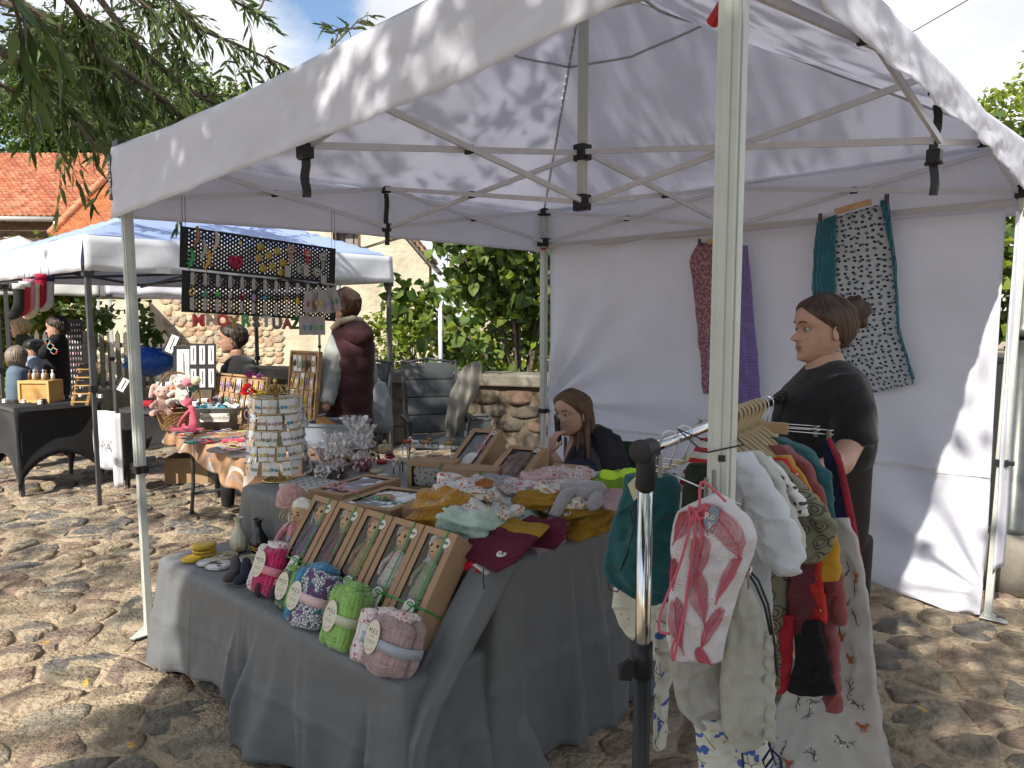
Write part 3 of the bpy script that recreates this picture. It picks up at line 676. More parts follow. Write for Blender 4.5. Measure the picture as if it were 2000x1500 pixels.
for k in range(46000):
    q = (rs.choice(twigs) if rs.random() < .35 else rs.choice(limbs)+V(rs.gauss(0, 1.0), rs.gauss(0, 1.0), rs.gauss(0, .6)))+V(rs.gauss(0, .25), rs.gauss(0, .25), rs.gauss(0, .3)-.15)
    p = q+Wloc
    if p.z < 2.5: continue
    zz = p.y*math.cos(PITCH)-(p.z-CAM_H)*math.sin(PITCH)
    if zz > .2:
        py_ = 750-FPX*(p.y*math.sin(PITCH)+(p.z-CAM_H)*math.cos(PITCH))/zz
        if py_ > -60: continue
    if rs.random() < lit_zone(p): LV.append(q)
# extra leaves straight up the beams that must stay shaded
for k in range(17000):
    m_ = rs.random()
    if m_ < .62: tgt = TW(rs.uniform(-.1, 3.1), rs.uniform(-.2, .2), rs.uniform(.05, 2.3))
    elif m_ < .8: tgt = V(rs.uniform(-1.4, 1.6), rs.uniform(1.4, 3.4), 0)
    else: tgt = V(rs.uniform(-6, -1.5), rs.uniform(4, 9), 0)
    h_ = rs.uniform(3.1, 6.3); p = tgt-sdn*((h_-tgt.z)/-sdn.z)
    p += V(rs.gauss(0, .12), rs.gauss(0, .12), rs.gauss(0, .1))
    if p.y > -.6 and p.z < 4: continue
    if p.y > .5: continue
    if rs.random() < lit_zone(p): LV.append(p-Wloc)
leaves('crown', LV, .17, leaf_g, willow, rs=rs, elong=2.6)
# branches hanging in view, drawn from the left
b = MB(); LVv = []; LVn = []
def spray(pts, r0, n, ll, side=.5):
    P = spline(pts, 8); b.tube([p-Wloc for p in P], [r0*(1-.8*i/len(P))+.002 for i in range(len(P))], 5)
    for i in range(n):
        k = rs.randrange(max(1, len(P)//6), len(P)-1); p = P[k]; d0 = (P[k+1]-P[k]).normalized(); l_ = rs.uniform(.15, side)*(1.2 if rs.random() < .2 else .7)
        d = (d0*rs.uniform(.3, 1)+V(rs.gauss(0, .6), rs.gauss(0, .4), rs.gauss(-.25, .5))).normalized()
        T_ = [p, p+d*l_*.5, p+d*l_+V(0, 0, -l_*.2)]; b.tube([q-Wloc for q in T_], [.004, .003, .0015], 4, cap=False)
        m_ = max(3, int(l_/.035))
        for j in range(m_):
            f_ = (j+.5)/m_; q = T_[0].lerp(T_[2], f_) if f_ > .5 else T_[0].lerp(T_[1], f_*2)
            LVn.append((q-Wloc, (d+V(rs.gauss(0, .5), rs.gauss(0, .5), rs.gauss(-.35, .35))).normalized(), ll*rs.uniform(.6, 1.2)))
def A(px, py, Y): return AT(px, py, Y)
spray([A(-60, -60, 4.2), A(120, 60, 4.5), A(300, 180, 4.9), A(430, 290, 5.2)], .03, 62, .115, .62)
spray([A(150, -60, 4.6), A(280, 100, 4.9), A(420, 200, 5.2), A(535, 160, 5.4)], .022, 46, .11, .5)
spray([A(-60, 60, 3.8), A(60, 140, 4.1), A(120, 200, 4.4), A(150, 235, 4.6)], .03, 44, .11, .55)
spray([A(80, -60, 4.0), A(170, 50, 4.4), A(200, 160, 4.8), A(230, 240, 5.0)], .026, 50, .11, .5)
spray([A(300, -70, 5.0), A(370, 40, 5.2), A(470, 90, 5.5), A(560, 130, 5.8)], .018, 34, .11, .42)
spray([A(200, -70, 5.4), A(330, 60, 5.6), A(380, 150, 5.9), A(470, 240, 6.0)], .02, 48, .11, .5)
spray([A(-80, 130, 5.2), A(60, 190, 5.5), A(200, 250, 5.8), A(330, 285, 6.1)], .02, 44, .11, .45)
spray([A(330, -70, 4.4), A(420, -20, 4.6), A(500, 20, 4.8), A(520, -20, 4.9)], .012, 18, .1, .35)
spray([A(-60, -20, 5.6), A(90, 40, 5.8), A(230, 100, 6.0), A(330, 250, 6.4)], .03, 60, .12, .6)
spray([A(0, -60, 2.6), A(25, 0, 2.7), A(45, 70, 2.8), A(48, 100, 2.85)], .008, 6, .16, .25)
for k_ in range(6):
    x0, y0, Y0 = rs.uniform(-80, 240), rs.uniform(-60, 60), rs.uniform(5.2, 7.5); dx_, dy_ = rs.uniform(60, 150), rs.uniform(15, 60)
    spray([A(x0, y0, Y0), A(x0+dx_*.5, y0+dy_*.6, Y0+.2), A(x0+dx_, y0+dy_*1.3, Y0+.4), A(x0+dx_*1.3, y0+dy_*2.2, Y0+.5)], .012, 44, .085, .45)
spray([A(620, 120, 6.5), A(650, 90, 6.4), A(690, 50, 6.4), A(700, 38, 6.4)], .008, 8, .12, .2)
spray([A(640, 105, 6.4), A(655, 80, 6.4), A(662, 60, 6.4), A(665, 55, 6.4)], .006, 5, .12, .18)
spray([A(150, 240, 3.6), A(190, 290, 3.7), A(230, 320, 3.8), A(215, 350, 3.8)], .007, 10, .1, .25)
b.build('hanging_branches', bark, willow, True, kind='stuff')
b = MB()
for q, d, s_ in LVn:
    w = d.cross(V(rs.gauss(0, 1), rs.gauss(0, 1), rs.gauss(0, 1))).normalized()*s_*.11; n_ = d.cross(w)*.25
    b.add([q, q+d*s_*.3+w+n_, q+d*s_*.65+w*.8-V(0, 0, s_*.04), q+d*s_-V(0, 0, s_*.14), q+d*s_*.65-w*.8-V(0, 0, s_*.04), q+d*s_*.3-w+n_], [(0, 1, 2, 3), (0, 3, 4, 5)])
    k_ = rs.randrange(4); b.m[-2:] = [k_, k_]
b.build('hanging_leaves', [mat('willow_leaf_%d' % i, c, .5, .25, 3, trans=.3, spec=.3) for i, c in enumerate([(.05, .09, .02), (.075, .12, .028), (.035, .065, .016), (.11, .15, .04)])], willow, kind='stuff')
# ------------------------------------------------------------------ other pop-up tents
dk = mat('dark_steel', (.06, .062, .065), .45, .1, 20)
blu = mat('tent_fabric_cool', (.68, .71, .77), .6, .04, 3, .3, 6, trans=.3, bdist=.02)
def popup(name, label, c0, rz, w, d, fm, lm, eave_=2.12, vh=.27, peak=.62, legs_=(0, 1, 2, 3), low=0):
    t = thing(name, label, 'tent', c0, rz, 'smaller pop-up tents behind the main one')
    cs = [(0, 0), (w, 0), (w, d), (0, d)]
    for i, (x, y) in enumerate(cs):
        if i in legs_:
            b = MB(); b.bar((x, y, .02), (x, y, 1.0), .03, .03, up=(0, 1, 0)); b.bar((x, y, .95), (x, y, eave_-.02), .04, .04, up=(0, 1, 0)); lg = b.build('leg', lm, t, bevel=.003)
            b = MB(); b.box((x, y, .95), (.055, .055, .05)); b.build('clamp', blk, lg); b = MB(); b.box((x, y, .01), (.12, .12, .008)); b.build('foot_plate', lm, lg)
            b = MB(); b.box((x, y, eave_-vh-.01), (.07, .07, .06)); b.build('joint_bracket', blk, t)
    for i in range(4):
        a, c = V(*cs[i], 0), V(*cs[(i+1) % 4], 0); m_ = (a+c)/2
        for p, q in ((a, m_), (m_, c)):
            b = MB(); b.bar((p.x, p.y, eave_-.26), (q.x, q.y, eave_-.04), .014, .026); b.build('truss_bar', lm, t); b = MB(); b.bar((p.x, p.y, eave_-.04), (q.x, q.y, eave_-.26), .012, .026); b.build('truss_bar', lm, t)
        for z_ in (eave_-.28,):
            b = MB(); b.bar((m_.x, m_.y, z_), (w/2, d/2, z_+.1), .014, .024); b.build('truss_bar', lm, t)
    b = MB(); b.bar((w/2, d/2, eave_-.2), (w/2, d/2, eave_+peak-.05), .035, .035, up=(0, 1, 0)); b.build('centre_pole', lm, t)
    def rz_(s_, q):
        x, y = abs(s_-.5)*2, abs(q-.5)*2; m_ = max(x, y); r = 1-m_
        return eave_+peak*r-.07*math.sin(math.pi*r)*(1-min(x, y)/max(m_, .05))+.01*noise.noise(V(s_*6, q*6, 0))
    b = MB(); b.grid(lambda s_, q: V(-.03+s_*(w+.06), -.03+q*(d+.06), rz_(s_, q)), 32, 32); b.build('roof_canopy', mat('tent_roof_sky_tint', (.36, .46, .74), .5, .04, 3, .3, 6, trans=.3, bdist=.02) if fm is blu else fm, t, True, solid=.001)  # white roof cloth coloured with the blue of the reflected sky
    for i in range(4):
        ex = [(-.03, -.03), (w+.03, -.03), (w+.03, d+.03), (-.03, d+.03)]; a, c = V(*ex[i], 0), V(*ex[(i+1) % 4], 0); n_ = V((c-a).y, -(c-a).x, 0).normalized()
        def f_(s_, q):
            o = q*(.012+.018*noise.noise(V(s_*9, q, i*7+w))+.012*math.sin(s_*30+q*4)); p = a.lerp(c, s_)+n_*o; return V(p.x, p.y, eave_-vh*q-.03*math.sin(math.pi*s_)*q*0)
        b = MB(); b.grid(f_, 50, 5); b.build('valance', fm, t, True, solid=.001)
    return t
q1 = V(-3.23, 5.67, 0); q2 = V(-1.28, 7.72, 0)
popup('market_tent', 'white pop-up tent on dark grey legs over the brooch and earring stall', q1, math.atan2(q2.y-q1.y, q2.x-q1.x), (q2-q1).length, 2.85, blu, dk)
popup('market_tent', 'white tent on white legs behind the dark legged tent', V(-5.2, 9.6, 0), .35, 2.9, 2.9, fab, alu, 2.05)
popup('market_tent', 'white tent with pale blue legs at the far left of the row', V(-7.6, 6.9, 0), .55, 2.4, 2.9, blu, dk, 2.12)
popup('market_tent', 'pale tent with pointed roof below the barn gutter', V(-9.6, 11.2, 0), .3, 3, 3, mat('tent_fabric_grey', (.5, .52, .50), .7, trans=.2), alu, 2.1, peak=.8)
# posts at the right edge
pq = G(1985, 1155)
lp = thing('lamp_post', 'dark metal lamp post set in a round concrete base by the tent corner', 'lamp post', (pq.x+.02, pq.y+.1, 0))
b = MB(); b.lathe([(.20, 0), (.19, .25), (.15, .3), (.0, .31)], 28); b.build('base', mat('base_concrete', (.17, .155, .13), .95, .3, 8, .6, 40), lp, True, disp=None)
b = MB(); b.lathe([(.075, .28), (.068, .34), (.055, .36), (.05, 1.45)], 20); b.lathe([(.075, 1.4), (.075, 1.45), (.05, 1.47), (.045, 3.2)], 20); b.build('post', mat('dark_green_metal', (.10, .11, .105), .4, .2, 10, metal=.6), lp, True)
pp = thing('metal_cabinet', 'dark grey metal panel box standing behind the lamp post', 'box', (pq.x+.35, pq.y+.9, 0)); b = MB(); b.box((0, 0, .62), (.5, .4, 1.2)); b.build('panel', mat('dark_green_metal'), pp, bevel=.01); b = MB(); b.box((0, -.01, 1.235), (.56, .46, .03)); b.build('lid', dk, pp)
# overhead cable
b = MB(); b.tube([AT(1700, 110, 14), AT(1890, 0, 12), AT(2050, -90, 10)], .008, 5); b.build('overhead_cable', blk, label='thin black overhead cable crossing the cloudy sky at the upper right', cat='cable')
# ------------------------------------------------------------------ cloth and goods tools
def pillow(a, b, c, e1=.5, e2=.5, amp=.05, sc=8, gr=0, ga=.04, seed=0, nu=26, nv=40, warp=None):
    m = MB(); sg = lambda x, p: math.copysign(abs(x)**p, x)
    def f_(s_, t):
        th = 2*math.pi*s_; ph_ = -math.pi/2+math.pi*t; cp_, sp = math.cos(ph_), math.sin(ph_)
        z = sg(sp, e1); r = abs(cp_)**e1; x, y = r*sg(math.cos(th), e2), r*sg(math.sin(th), e2)
        k = 1+(ga*math.cos(2*math.pi*gr*(z+1)/2+2*noise.noise(V(x*2, y*2, seed))) if gr else 0)*r
        p = V(x*a*k, y*b*k, z*c); n_ = V(x, y, z*1.2)
        w = noise.noise(V(p.x*sc+seed, p.y*sc, p.z*sc*1.6))+.5*noise.noise(V(p.x*sc*2.4, p.y*sc*2.4+seed, p.z*sc*3))
        p = p+n_*w*amp*min(a, b, 1)
        return warp(p) if warp else p
    m.grid(f_, nv, nu, closeu=True); m.uv = [(i/nv*6.283*(a+b)/2*.95, j/nu*(2.6*c+(a+b)*.6)) for j in range(nu+1) for i in range(nv)]; return m
def frame(loc, rz=0, tilt=0, roll=0): return (Euler((tilt, roll, 0)).to_matrix().to_4x4(), loc, rz)
def Trz(a): return TH+a
def film():
    if 'clear_film' in MATS: return MATS['clear_film']
    m = bpy.data.materials.new('clear_film'); m.use_nodes = True; N = m.node_tree.nodes; Lk = m.node_tree.links.new; N.clear()
    o = N.new('ShaderNodeOutputMaterial'); mixn = N.new('ShaderNodeMixShader'); t = N.new('ShaderNodeBsdfTransparent'); g = N.new('ShaderNodeBsdfGlossy'); fr = N.new('ShaderNodeFresnel')
    fr.inputs[0].default_value = 1.32; g.inputs[1].default_value = .03; nz_ = N.new('ShaderNodeTexNoise'); nz_.inputs['Scale'].default_value = 9; nz_.inputs['Detail'].default_value = 2; bp = N.new('ShaderNodeBump'); bp.inputs['Strength'].default_value = .35; bp.inputs['Distance'].default_value = .02
    tcn = N.new('ShaderNodeTexCoord'); Lk(tcn.outputs['Object'], nz_.inputs[0]); Lk(nz_.outputs[0], bp.inputs['Height']); Lk(bp.outputs[0], g.inputs['Normal'])
    ad = N.new('ShaderNodeMath'); ad.operation = 'MULTIPLY_ADD'; ad.inputs[1].default_value = 1.0; ad.inputs[2].default_value = .02; ad.use_clamp = True
    Lk(fr.outputs[0], ad.inputs[0]); Lk(ad.outputs[0], mixn.inputs[0]); Lk(t.outputs[0], mixn.inputs[1]); Lk(g.outputs[0], mixn.inputs[2]); Lk(mixn.outputs[0], o.inputs[0]); MATS['clear_film'] = m; return m
FILM = film()
kraft = mat('kraft_board', (.33, .215, .125), .8, .06, 8, .1, 120)
kraftd = mat('kraft_edge_dark', (.20, .125, .07), .85)
ivory = mat('ivory_card', (.62, .58, .46), .7, .04, 12)
cream = mat('cream_card', (.60, .58, .52), .7)
ink = mat('ink', (.03, .03, .03), .7)
inkg = mat('grey_ink', (.22, .21, .2), .7)
grn_rib = mat('green_ribbon', (.02, .24, .045), .45)
pink_rib = mat('pink_ribbon', (.62, .33, .34), .5, .05, 20, trans=.2)
grey_cloth = mat('grey_tablecloth', (.105, .112, .118), .5, .06, 2, .45, 3.2, spec=.4, sheen=.15, bdist=.06)
# ------------------------------------------------------------------ the tiered display: two tables under grey cloths
def table(label, u0, u1, v0, v1, h, group=None):
    t = thing('folding_table', label, 'table', TW((u0+u1)/2, (v0+v1)/2, 0), TH, group); L_, W2 = u1-u0, v1-v0
    b = MB(); b.box((0, 0, h-.02), (L_, W2, .04)); b.build('tabletop', mat('table_plastic', (.5, .5, .5), .5), t, bevel=.005)
    for sx in (-1, 1):
        for sy in (-1, 1):
            b = MB(); b.bar((sx*(L_/2-.1), sy*(W2/2-.05), .01), (sx*(L_/2-.1), sy*(W2/2-.05), h-.04), .03, .03, up=(0, 1, 0)); b.build('leg', blk, t, bevel=.003)
    return t
table('table under the upper grey cloth with boxes and clothes on it', .44, 1.97, .32, 1.08, .72)
table('low bench table under the front grey cloth with a black foot showing', .38, 1.95, 0, .30, .46)
b = MB(); q = G(372, 1268, .05); b.bar(TW(.47, -.05, .05), TW(.66, .04, .05), .03, .035); b.build('bench_foot', blk, label='black end cap of bench foot poking out below the grey cloth', cat='bench foot')
def cloth(name, label, u0, u1, v0, v1, h, hems, amp, seed, nx=60, ny=26, flare=.10, corner=.05):
    """cloth over a table: top plus a skirt round it; hems = height of hem as function of perimeter"""
    # perimeter parametrised by s in 0..1, counter clockwise from (u0, v0)
    Lx, Ly = u1-u0, v1-v0; Pm = 2*(Lx+Ly); N_ = 420; rad = .03
    def per(s_):
        d = s_*Pm
        if d < Lx: return (u0+d, v0, 0, -1)
        d -= Lx
        if d < Ly: return (u1, v0+d, 1, 0)
        d -= Ly
        if d < Lx: return (u1-d, v1, 0, 1)
        d -= Lx; return (u0, v1-d, -1, 0)
    sm = []
    K = 7
    for i in range(N_):
        a = [per(((i+k)/N_) % 1) for k in range(-K, K+1)]; nx_, ny_ = sum(q[2] for q in a), sum(q[3] for q in a); l_ = math.hypot(nx_, ny_); p = per(i/N_)
        sm.append((p[0], p[1], nx_/l_, ny_/l_, (l_/len(a))))
    rs_f = random.Random(int(seed*10)); FOLDS = [(rs_f.uniform(0, Pm), rs_f.uniform(.015, .05), rs_f.choice((-1, 1, 1))*rs_f.uniform(.35, 1.0), rs_f.uniform(-.08, .08)) for _ in range(46)]
    rows = 34; m = MB(); vs_ = []
    ring0 = []
    for j in range(rows+1):
        for i, (x, y, nx_, ny_, l_) in enumerate(sm):
            s_ = i/N_; z1 = hems(x, y)
            if j <= 3: a = j/3*math.pi/2; ox = rad*math.sin(a)-rad*.2; z = h-rad+rad*math.cos(a)
            else:
                t = (j-3)/(rows-3); z = h-rad-(h-rad-z1)*t; w = s_*Pm
                f_ = .35*math.sin(w*11+seed+2.5*noise.noise(V(w*1.1, t*.8, seed)))+.8*noise.noise(V(w*2.6, t*.6+seed, 2))+.14*noise.noise(V(w*12, t*5, seed))
                for fc, fw, fa, fd in FOLDS:
                    q_ = (w-fc-fd*t+Pm/2) % Pm-Pm/2
                    if abs(q_) < fw*3: f_ += fa*math.exp(-(q_/(fw*(.5+.8*t)))**2)*min(1, t*1.6)
                for wl in (.31, .74, 1.17, 1.66, 2.1, 2.6, 3.2, 3.7): f_ += .16*math.exp(-((w-wl)/.010)**2)*min(1, t*4)
                f_ += .16*math.exp(-((t-.52)/.025)**2)
                ox = rad*.8+t*flare*.35+amp*f_*t**.55+(1-l_)*corner*9*t*.35
            zz = z+.004*noise.noise(V(x*6, y*6, z*5))
            vs_.append((x+nx_*ox, y+ny_*ox, zz))
    k = rows+1
    m.add(vs_, [(j*N_+i, (j+1)*N_+i, (j+1)*N_+(i+1) % N_, j*N_+(i+1) % N_) for j in range(rows) for i in range(N_)])
    o = len(m.v); cx, cy = (u0+u1)/2, (v0+v1)/2; rr = 7
    for r in range(1, rr+1):
        for i, (x, y, nx_, ny_, l_) in enumerate(sm):
            f_ = 1-r/rr*.98; X, Y = cx+(x-nx_*rad*.2-cx)*f_, cy+(y-ny_*rad*.2-cy)*f_; m.v.append((X, Y, h+.004*noise.noise(V(X*5, Y*5, seed))))
    for r in range(rr):
        for i in range(N_):
            a = (0 if r == 0 else o+(r-1)*N_); c = o+r*N_; m.f.append((a+i, a+(i+1) % N_, c+(i+1) % N_, c+i)); m.m.append(0)
    m.f.append(tuple(o+(rr-1)*N_+i for i in range(N_))); m.m.append(0)
    ob = m.build('tablecloth', grey_cloth, smooth=True, loc=TA, rot=(0, 0, TH), solid=.0015); return tag(ob, label, 'tablecloth')
def hem_low(x, y):
    if x < 1.05: return .02+.10*min(1, max(0, (x-.4)/.5))+.02*noise.noise(V(x*5, y*5, 1))
    return .02+.012*noise.noise(V(x*5, y*5, 1))
cloth('tablecloth', 'grey cloth over the low front bench carrying the blankets and dolls', .36, 1.98, -.055, .33, .482, hem_low, .040, 3.1)
cloth('tablecloth', 'grey cloth over the higher table with boxes and folded clothes', .42, 2.0, .30, 1.1, .742, lambda x, y: .015+.012*noise.noise(V(x*3, y*3, 4)), .045, 8.7)
dr = MB(); PT = spline([(.29, .748), (.22, .70), (.12, .585), (.0, .45), (-.07, .30), (-.10, .15), (-.13, .02)], 5)if 0 else [(.31, .748), (.27, .742), (.22, .69), (.14, .60), (.05, .50), (-.03, .42), (-.075, .32), (-.095, .2), (-.11, .1), (-.13, .02)]
def drf(s_, t):
    k = t*(len(PT)-1); i = min(int(k), len(PT)-2); w = k-i; v_, z_ = PT[i][0]+(PT[i+1][0]-PT[i][0])*w, PT[i][1]+(PT[i+1][1]-PT[i][1])*w
    u_ = 1.93+.115*s_+.05*t*s_; fo = .014*math.sin(s_*9+t*3)*t+.01*noise.noise(V(s_*4, t*4, 3)); e_ = max(0, s_-.75)*4
    return V(u_+fo, v_-.03*fo*10*(1-e_)+e_*e_*.10*(1-t), z_-.0*e_)
dr.grid(drf, 30, 60); dro = dr.build('tablecloth', grey_cloth, smooth=True, loc=TA, rot=(0, 0, TH), solid=.002); tag(dro, 'grey cloth fold spilling from the upper table down over the bench end', 'tablecloth')
# ------------------------------------------------------------------ kraft gift boxes
def bow(parent, c, s_, m, n_=None):
    b = MB()
    for sx in (-1, 1):
        P = spline([c, c+V(sx*s_*.6, s_*.3, s_*.5), c+V(sx*s_*1.1, 0, s_*.45), c+V(sx*s_*.6, -s_*.2, s_*.15), c], 5)
        b.tube(P, s_*.09, 5); b.tube(spline([c, c+V(sx*s_*.5, -s_*.5, s_*.2), c+V(sx*s_*.9, -s_*1.1, s_*.1)], 4), s_*.08, 5)
    b.tube([c-V(0, s_*.1, 0), c+V(0, s_*.12, s_*.12)], s_*.16, 6); return b.build('bow', m, parent, True)
def gift_box(label, loc, rz, W, Lb, Hb, content, ribbon=None, tilt=0, rib_dir='x', rib_w=.008, tagk=None, win=(.14, .12), roll=0, group='kraft gift boxes on the upper table', sticker=False, rib_pos=0, cont=None):
    t = thing('gift_box', label, 'gift box', loc, group=group); t.rotation_euler = (Matrix.Rotation(rz, 3, 'Z') @ Euler((tilt, roll, 0)).to_matrix()).to_euler()
    fx, fy = W*win[0], Lb*win[1]; th = .003
    b = MB(); b.box((0, 0, th/2), (W, Lb, th)); b.box((-W/2+th/2, 0, Hb/2), (th, Lb, Hb)); b.box((W/2-th/2, 0, Hb/2), (th, Lb, Hb)); b.box((0, -Lb/2+th/2, Hb/2), (W, th, Hb)); b.box((0, Lb/2-th/2, Hb/2), (W, th, Hb))
    b.build('box_base', kraft, t)
    b = MB(); W1, L1 = W+.004, Lb+.004
    for sx in (-1, 1): b.box((sx*(W1/2-fx/2), 0, Hb+.001), (fx, L1, .002)); b.box((sx*(W1/2), 0, Hb*.72), (.002, L1, Hb*.56))
    for sy in (-1, 1): b.box((0, sy*(L1/2-fy/2), Hb+.0012), (W1, fy, .002)); b.box((0, sy*(L1/2), Hb*.72), (W1, .002, Hb*.56))
    b.build('lid_frame', kraft, t)
    b = MB(); b.grid(lambda s_, q: V((s_-.5)*(W1-fx*1.5), (q-.5)*(L1-fy*1.5), Hb-.002), 4, 6); b.build('window_film', FILM, t, True)
    if cont: cont(t, W, Lb, Hb)
    else:
        b = pillow(W/2-fx*.6, Lb/2-fy*.6, Hb*.42, .35, .35, .12, 22, seed=hash(label) % 50); b.build('contents', content, t, True, loc=(0, 0, Hb*.5))
    if ribbon:
        b = MB()
        if 'x' in rib_dir: b.box((0, rib_pos*Lb, Hb+.0035), (W1+.003, rib_w, .0012)); b.box((W1/2+.0018, rib_pos*Lb, Hb/2), (.0012, rib_w, Hb+.004)); b.box((-W1/2-.0018, rib_pos*Lb, Hb/2), (.0012, rib_w, Hb+.004))
        if 'y' in rib_dir: b.box((W*.22, 0, Hb+.0048), (rib_w, L1+.003, .0012)); b.box((W*.22, -L1/2-.0018, Hb/2), (rib_w, .0012, Hb+.004))
        b.build('ribbon', ribbon, t); bow(t, V(W*(.22 if 'y' in rib_dir else 0), rib_pos*Lb, Hb+.005), max(.022, rib_w*1.6), ribbon)
    if sticker:
        b = MB(); b.lathe([(.017, 0), (.017, .0012)], 20); s2 = b.build('sticker', cream, t, loc=(W*.30, Lb*.40, Hb+.0026)); text('10€', .012, ink, s2, (0, 0, .002))
    if tagk == 'white':
        b = MB(); b.prism([(-.025, -.045), (.025, -.045), (.025, .035), (.012, .05), (-.012, .05), (-.025, .035)], .001); g_ = b.build('gift_tag', cream, t, loc=(W*.08, -Lb*.30, Hb+.006), rot=(0, 0, rnd(-.3, .1)))
        for i in range(5): q = MB(); q.box((0, .015-.012*i, .0014), (.034, .0018, .0004)); q.build('print_line', inkg, g_)
    if tagk == 'brown':
        b = MB(); b.prism([(-.03, -.04), (.03, -.04), (.03, .03), (.015, .045), (-.015, .045), (-.03, .03)], .002); g_ = b.build('gift_tag', kraft, t, loc=(0, -Lb*.05, Hb+.008), rot=(0, 0, .9), bevel=.0005)
        q = MB()
        for k in range(9): a = k*.7; q.ell((.012*math.cos(a), .012*math.sin(a), .003), (.007, .005, .0015), None, 4, 8)
        q.build('embossed_flower', mat('kraft_light', (.42, .29, .18), .8), g_, kind='stuff')
    return t
skin_felt = mat('doll_linen', (.46, .30, .17), .9, .08, 60, .3, 300)
wool = lambda n_, c: mat(n_, c, .95, .25, 60, .8, 160, bdist=.004, sheen=.3)
def doll_parts(t, H0, dress, hair, z0=0, bend=0, face=True):
    """rag doll lying along +Y, head up; H0 body length"""
    b = MB(); b.ell((0, H0*.36, z0+.012), (H0*.105, H0*.13, H0*.085), None, 10, 14); hd = b.build('head', skin_felt, t, True)
    b = MB()
    for k in range(16): a = k/16*math.pi*1.25-.4; b.ell((H0*.105*math.cos(a), H0*.40+H0*.10*math.sin(a), z0+.012+H0*.03*math.sin(k*3)), H0*.035, None, 5, 7, nz_=.3)
    b.build('hair', hair, t, True, remesh=.004)
    b = MB()
    for sx in (-1, 1): b.ell((sx*H0*.04, H0*.37, z0+.012+H0*.078), (H0*.014, H0*.018, H0*.01), None, 6, 8)
    b.tube([(-H0*.02, H0*.31, z0+.012+H0*.075), (H0*.02, H0*.31, z0+.012+H0*.075)], H0*.006, 5); b.build('face_stitches', ink, hd)
    b = MB(); b.loft([[V(math.cos(a)*w, y, z0+.01+math.sin(a)*w*.5) for a in [i/12*2*math.pi for i in range(12)]] for y, w in ((H0*.25, H0*.04), (H0*.2, H0*.085), (H0*.05, H0*.1), (-H0*.1, H0*.14), (-H0*.16, H0*.13))]); b.build('dress', dress, t, True, sub=1)
    b = MB()
    for sx in (-1, 1):
        b.tube([(sx*H0*.08, H0*.2, z0+.01), (sx*H0*.15, H0*.06, z0+.02), (sx*H0*.1, -H0*.05, z0+.03)], [H0*.03, H0*.025, H0*.02], 8)
    b.build('arms', dress, t, True)
    b = MB()
    for sx in (-1, 1): b.tube([(sx*H0*.05, -H0*.14, z0+.01), (sx*H0*.055, -H0*.3, z0+.01), (sx*H0*.06, -H0*.45, z0+.012)], [H0*.03, H0*.028, H0*.035], 8)
    b.build('legs', skin_felt, t, True)
straw = mat('straw_filling', (.40, .38, .12), .9, .6, 50, .8, 60, bdist=.006, layers=(('vein', 60, .02, (.60, .56, .34)),))
mat('green_straw', (.26, .34, .10), .9, .6, 50, .8, 60, bdist=.006); mat('tissue_paper', (.6, .62, .66), .6, .1, 20, .5, 30)
def doll_content(dress, hair, white=False):
    def f_(t, W, Lb, Hb):
        b = pillow(W/2-.012, Lb/2-.012, .02, .3, .3, .25, 30, seed=W*99); b.build('filling', MATS[white], t, True, loc=(0, 0, .030)); doll_parts(t, Lb*.95, dress, hair, .052)
    return f_
dol = [('purple dressed doll with auburn hair', wool('purple_wool', (.09, .03, .11)), wool('auburn_wool', (.35, .11, .04))),
       ('doll in wine red dress with pale curly hair', wool('wine_wool', (.14, .015, .03)), wool('blond_wool', (.55, .47, .3))),
       ('doll in mustard and green with a pink headband', wool('ochre_wool', (.35, .20, .07)), wool('copper_wool', (.45, .18, .08))),
       ('cream haired doll in pale floral dress', mat('pale_floral', (.55, .5, .45), .9, layers=(('dots', 70, .25, (.5, .1, .12)),)), wool('cream_wool', (.5, .42, .28))),
       ('pale doll half hidden by bright window reflection', wool('olive_wool', (.25, .27, .14)), wool('white_wool', (.6, .58, .5)))]
for i, (d, dr, hr) in enumerate(dol):
    u = 1.20+i*.158; tilt = R(55)
    q = TW(u+.0, .03+.012*i*.3, .489)
    # origin at the middle of the back: place so that the lower front edge rests on the cloth
    loc = q+Vector((cT*0-sT*(.178*math.cos(tilt)+.05), sT*0+cT*(.178*math.cos(tilt)+.05), .178*math.sin(tilt)))
    gift_box('tall kraft box with window, '+d+(', leftmost of five' if i == 0 else ', rightmost of five' if i == 4 else ''), loc, TH+(.0, .01, -.01, .02, .0)[i], .148, .35, .088, None, grn_rib, tilt, 'xy', .006, 'white', (.16, .06), group='tall doll boxes leaning on the upper table', sticker=True, rib_pos=-.20, cont=doll_content(dr, hr, ('straw_filling', 'green_straw', 'straw_filling', 'green_straw', 'tissue_paper')[i]))
sky_cont = mat('sky_toned_contents', (.66, .70, .78), .8, .05, 20, .5, 120)  # contents coloured like the sky mirrored in the window film
gift_box('flat kraft box with broad pink organza ribbon and pale contents, by the striped notebooks', TW(.98, .50, .748), TH+.22, .19, .36, .05, sky_cont, pink_rib, 0, 'x', .022, win=(.15, .1), rib_pos=-.28)
gift_box('wide flat kraft box with green raffia and brown flower tag on its window', TW(1.27, .45, .748), TH+.26, .26, .32, .05, sky_cont, grn_rib, 0, 'x', .007, 'brown', win=(.12, .1), rib_pos=-.15)
gift_box('long flat kraft box with pink bow beside the mustard blanket', TW(1.46, .56, .748), TH+.50, .15, .42, .07, mat('grey_blue_print', (.35, .38, .42), .8, layers=(('blob', 30, .55, (.1, .1, .14)),)), pink_rib, 0, 'x', .016, win=(.15, .1), rib_pos=.22, sticker=True)
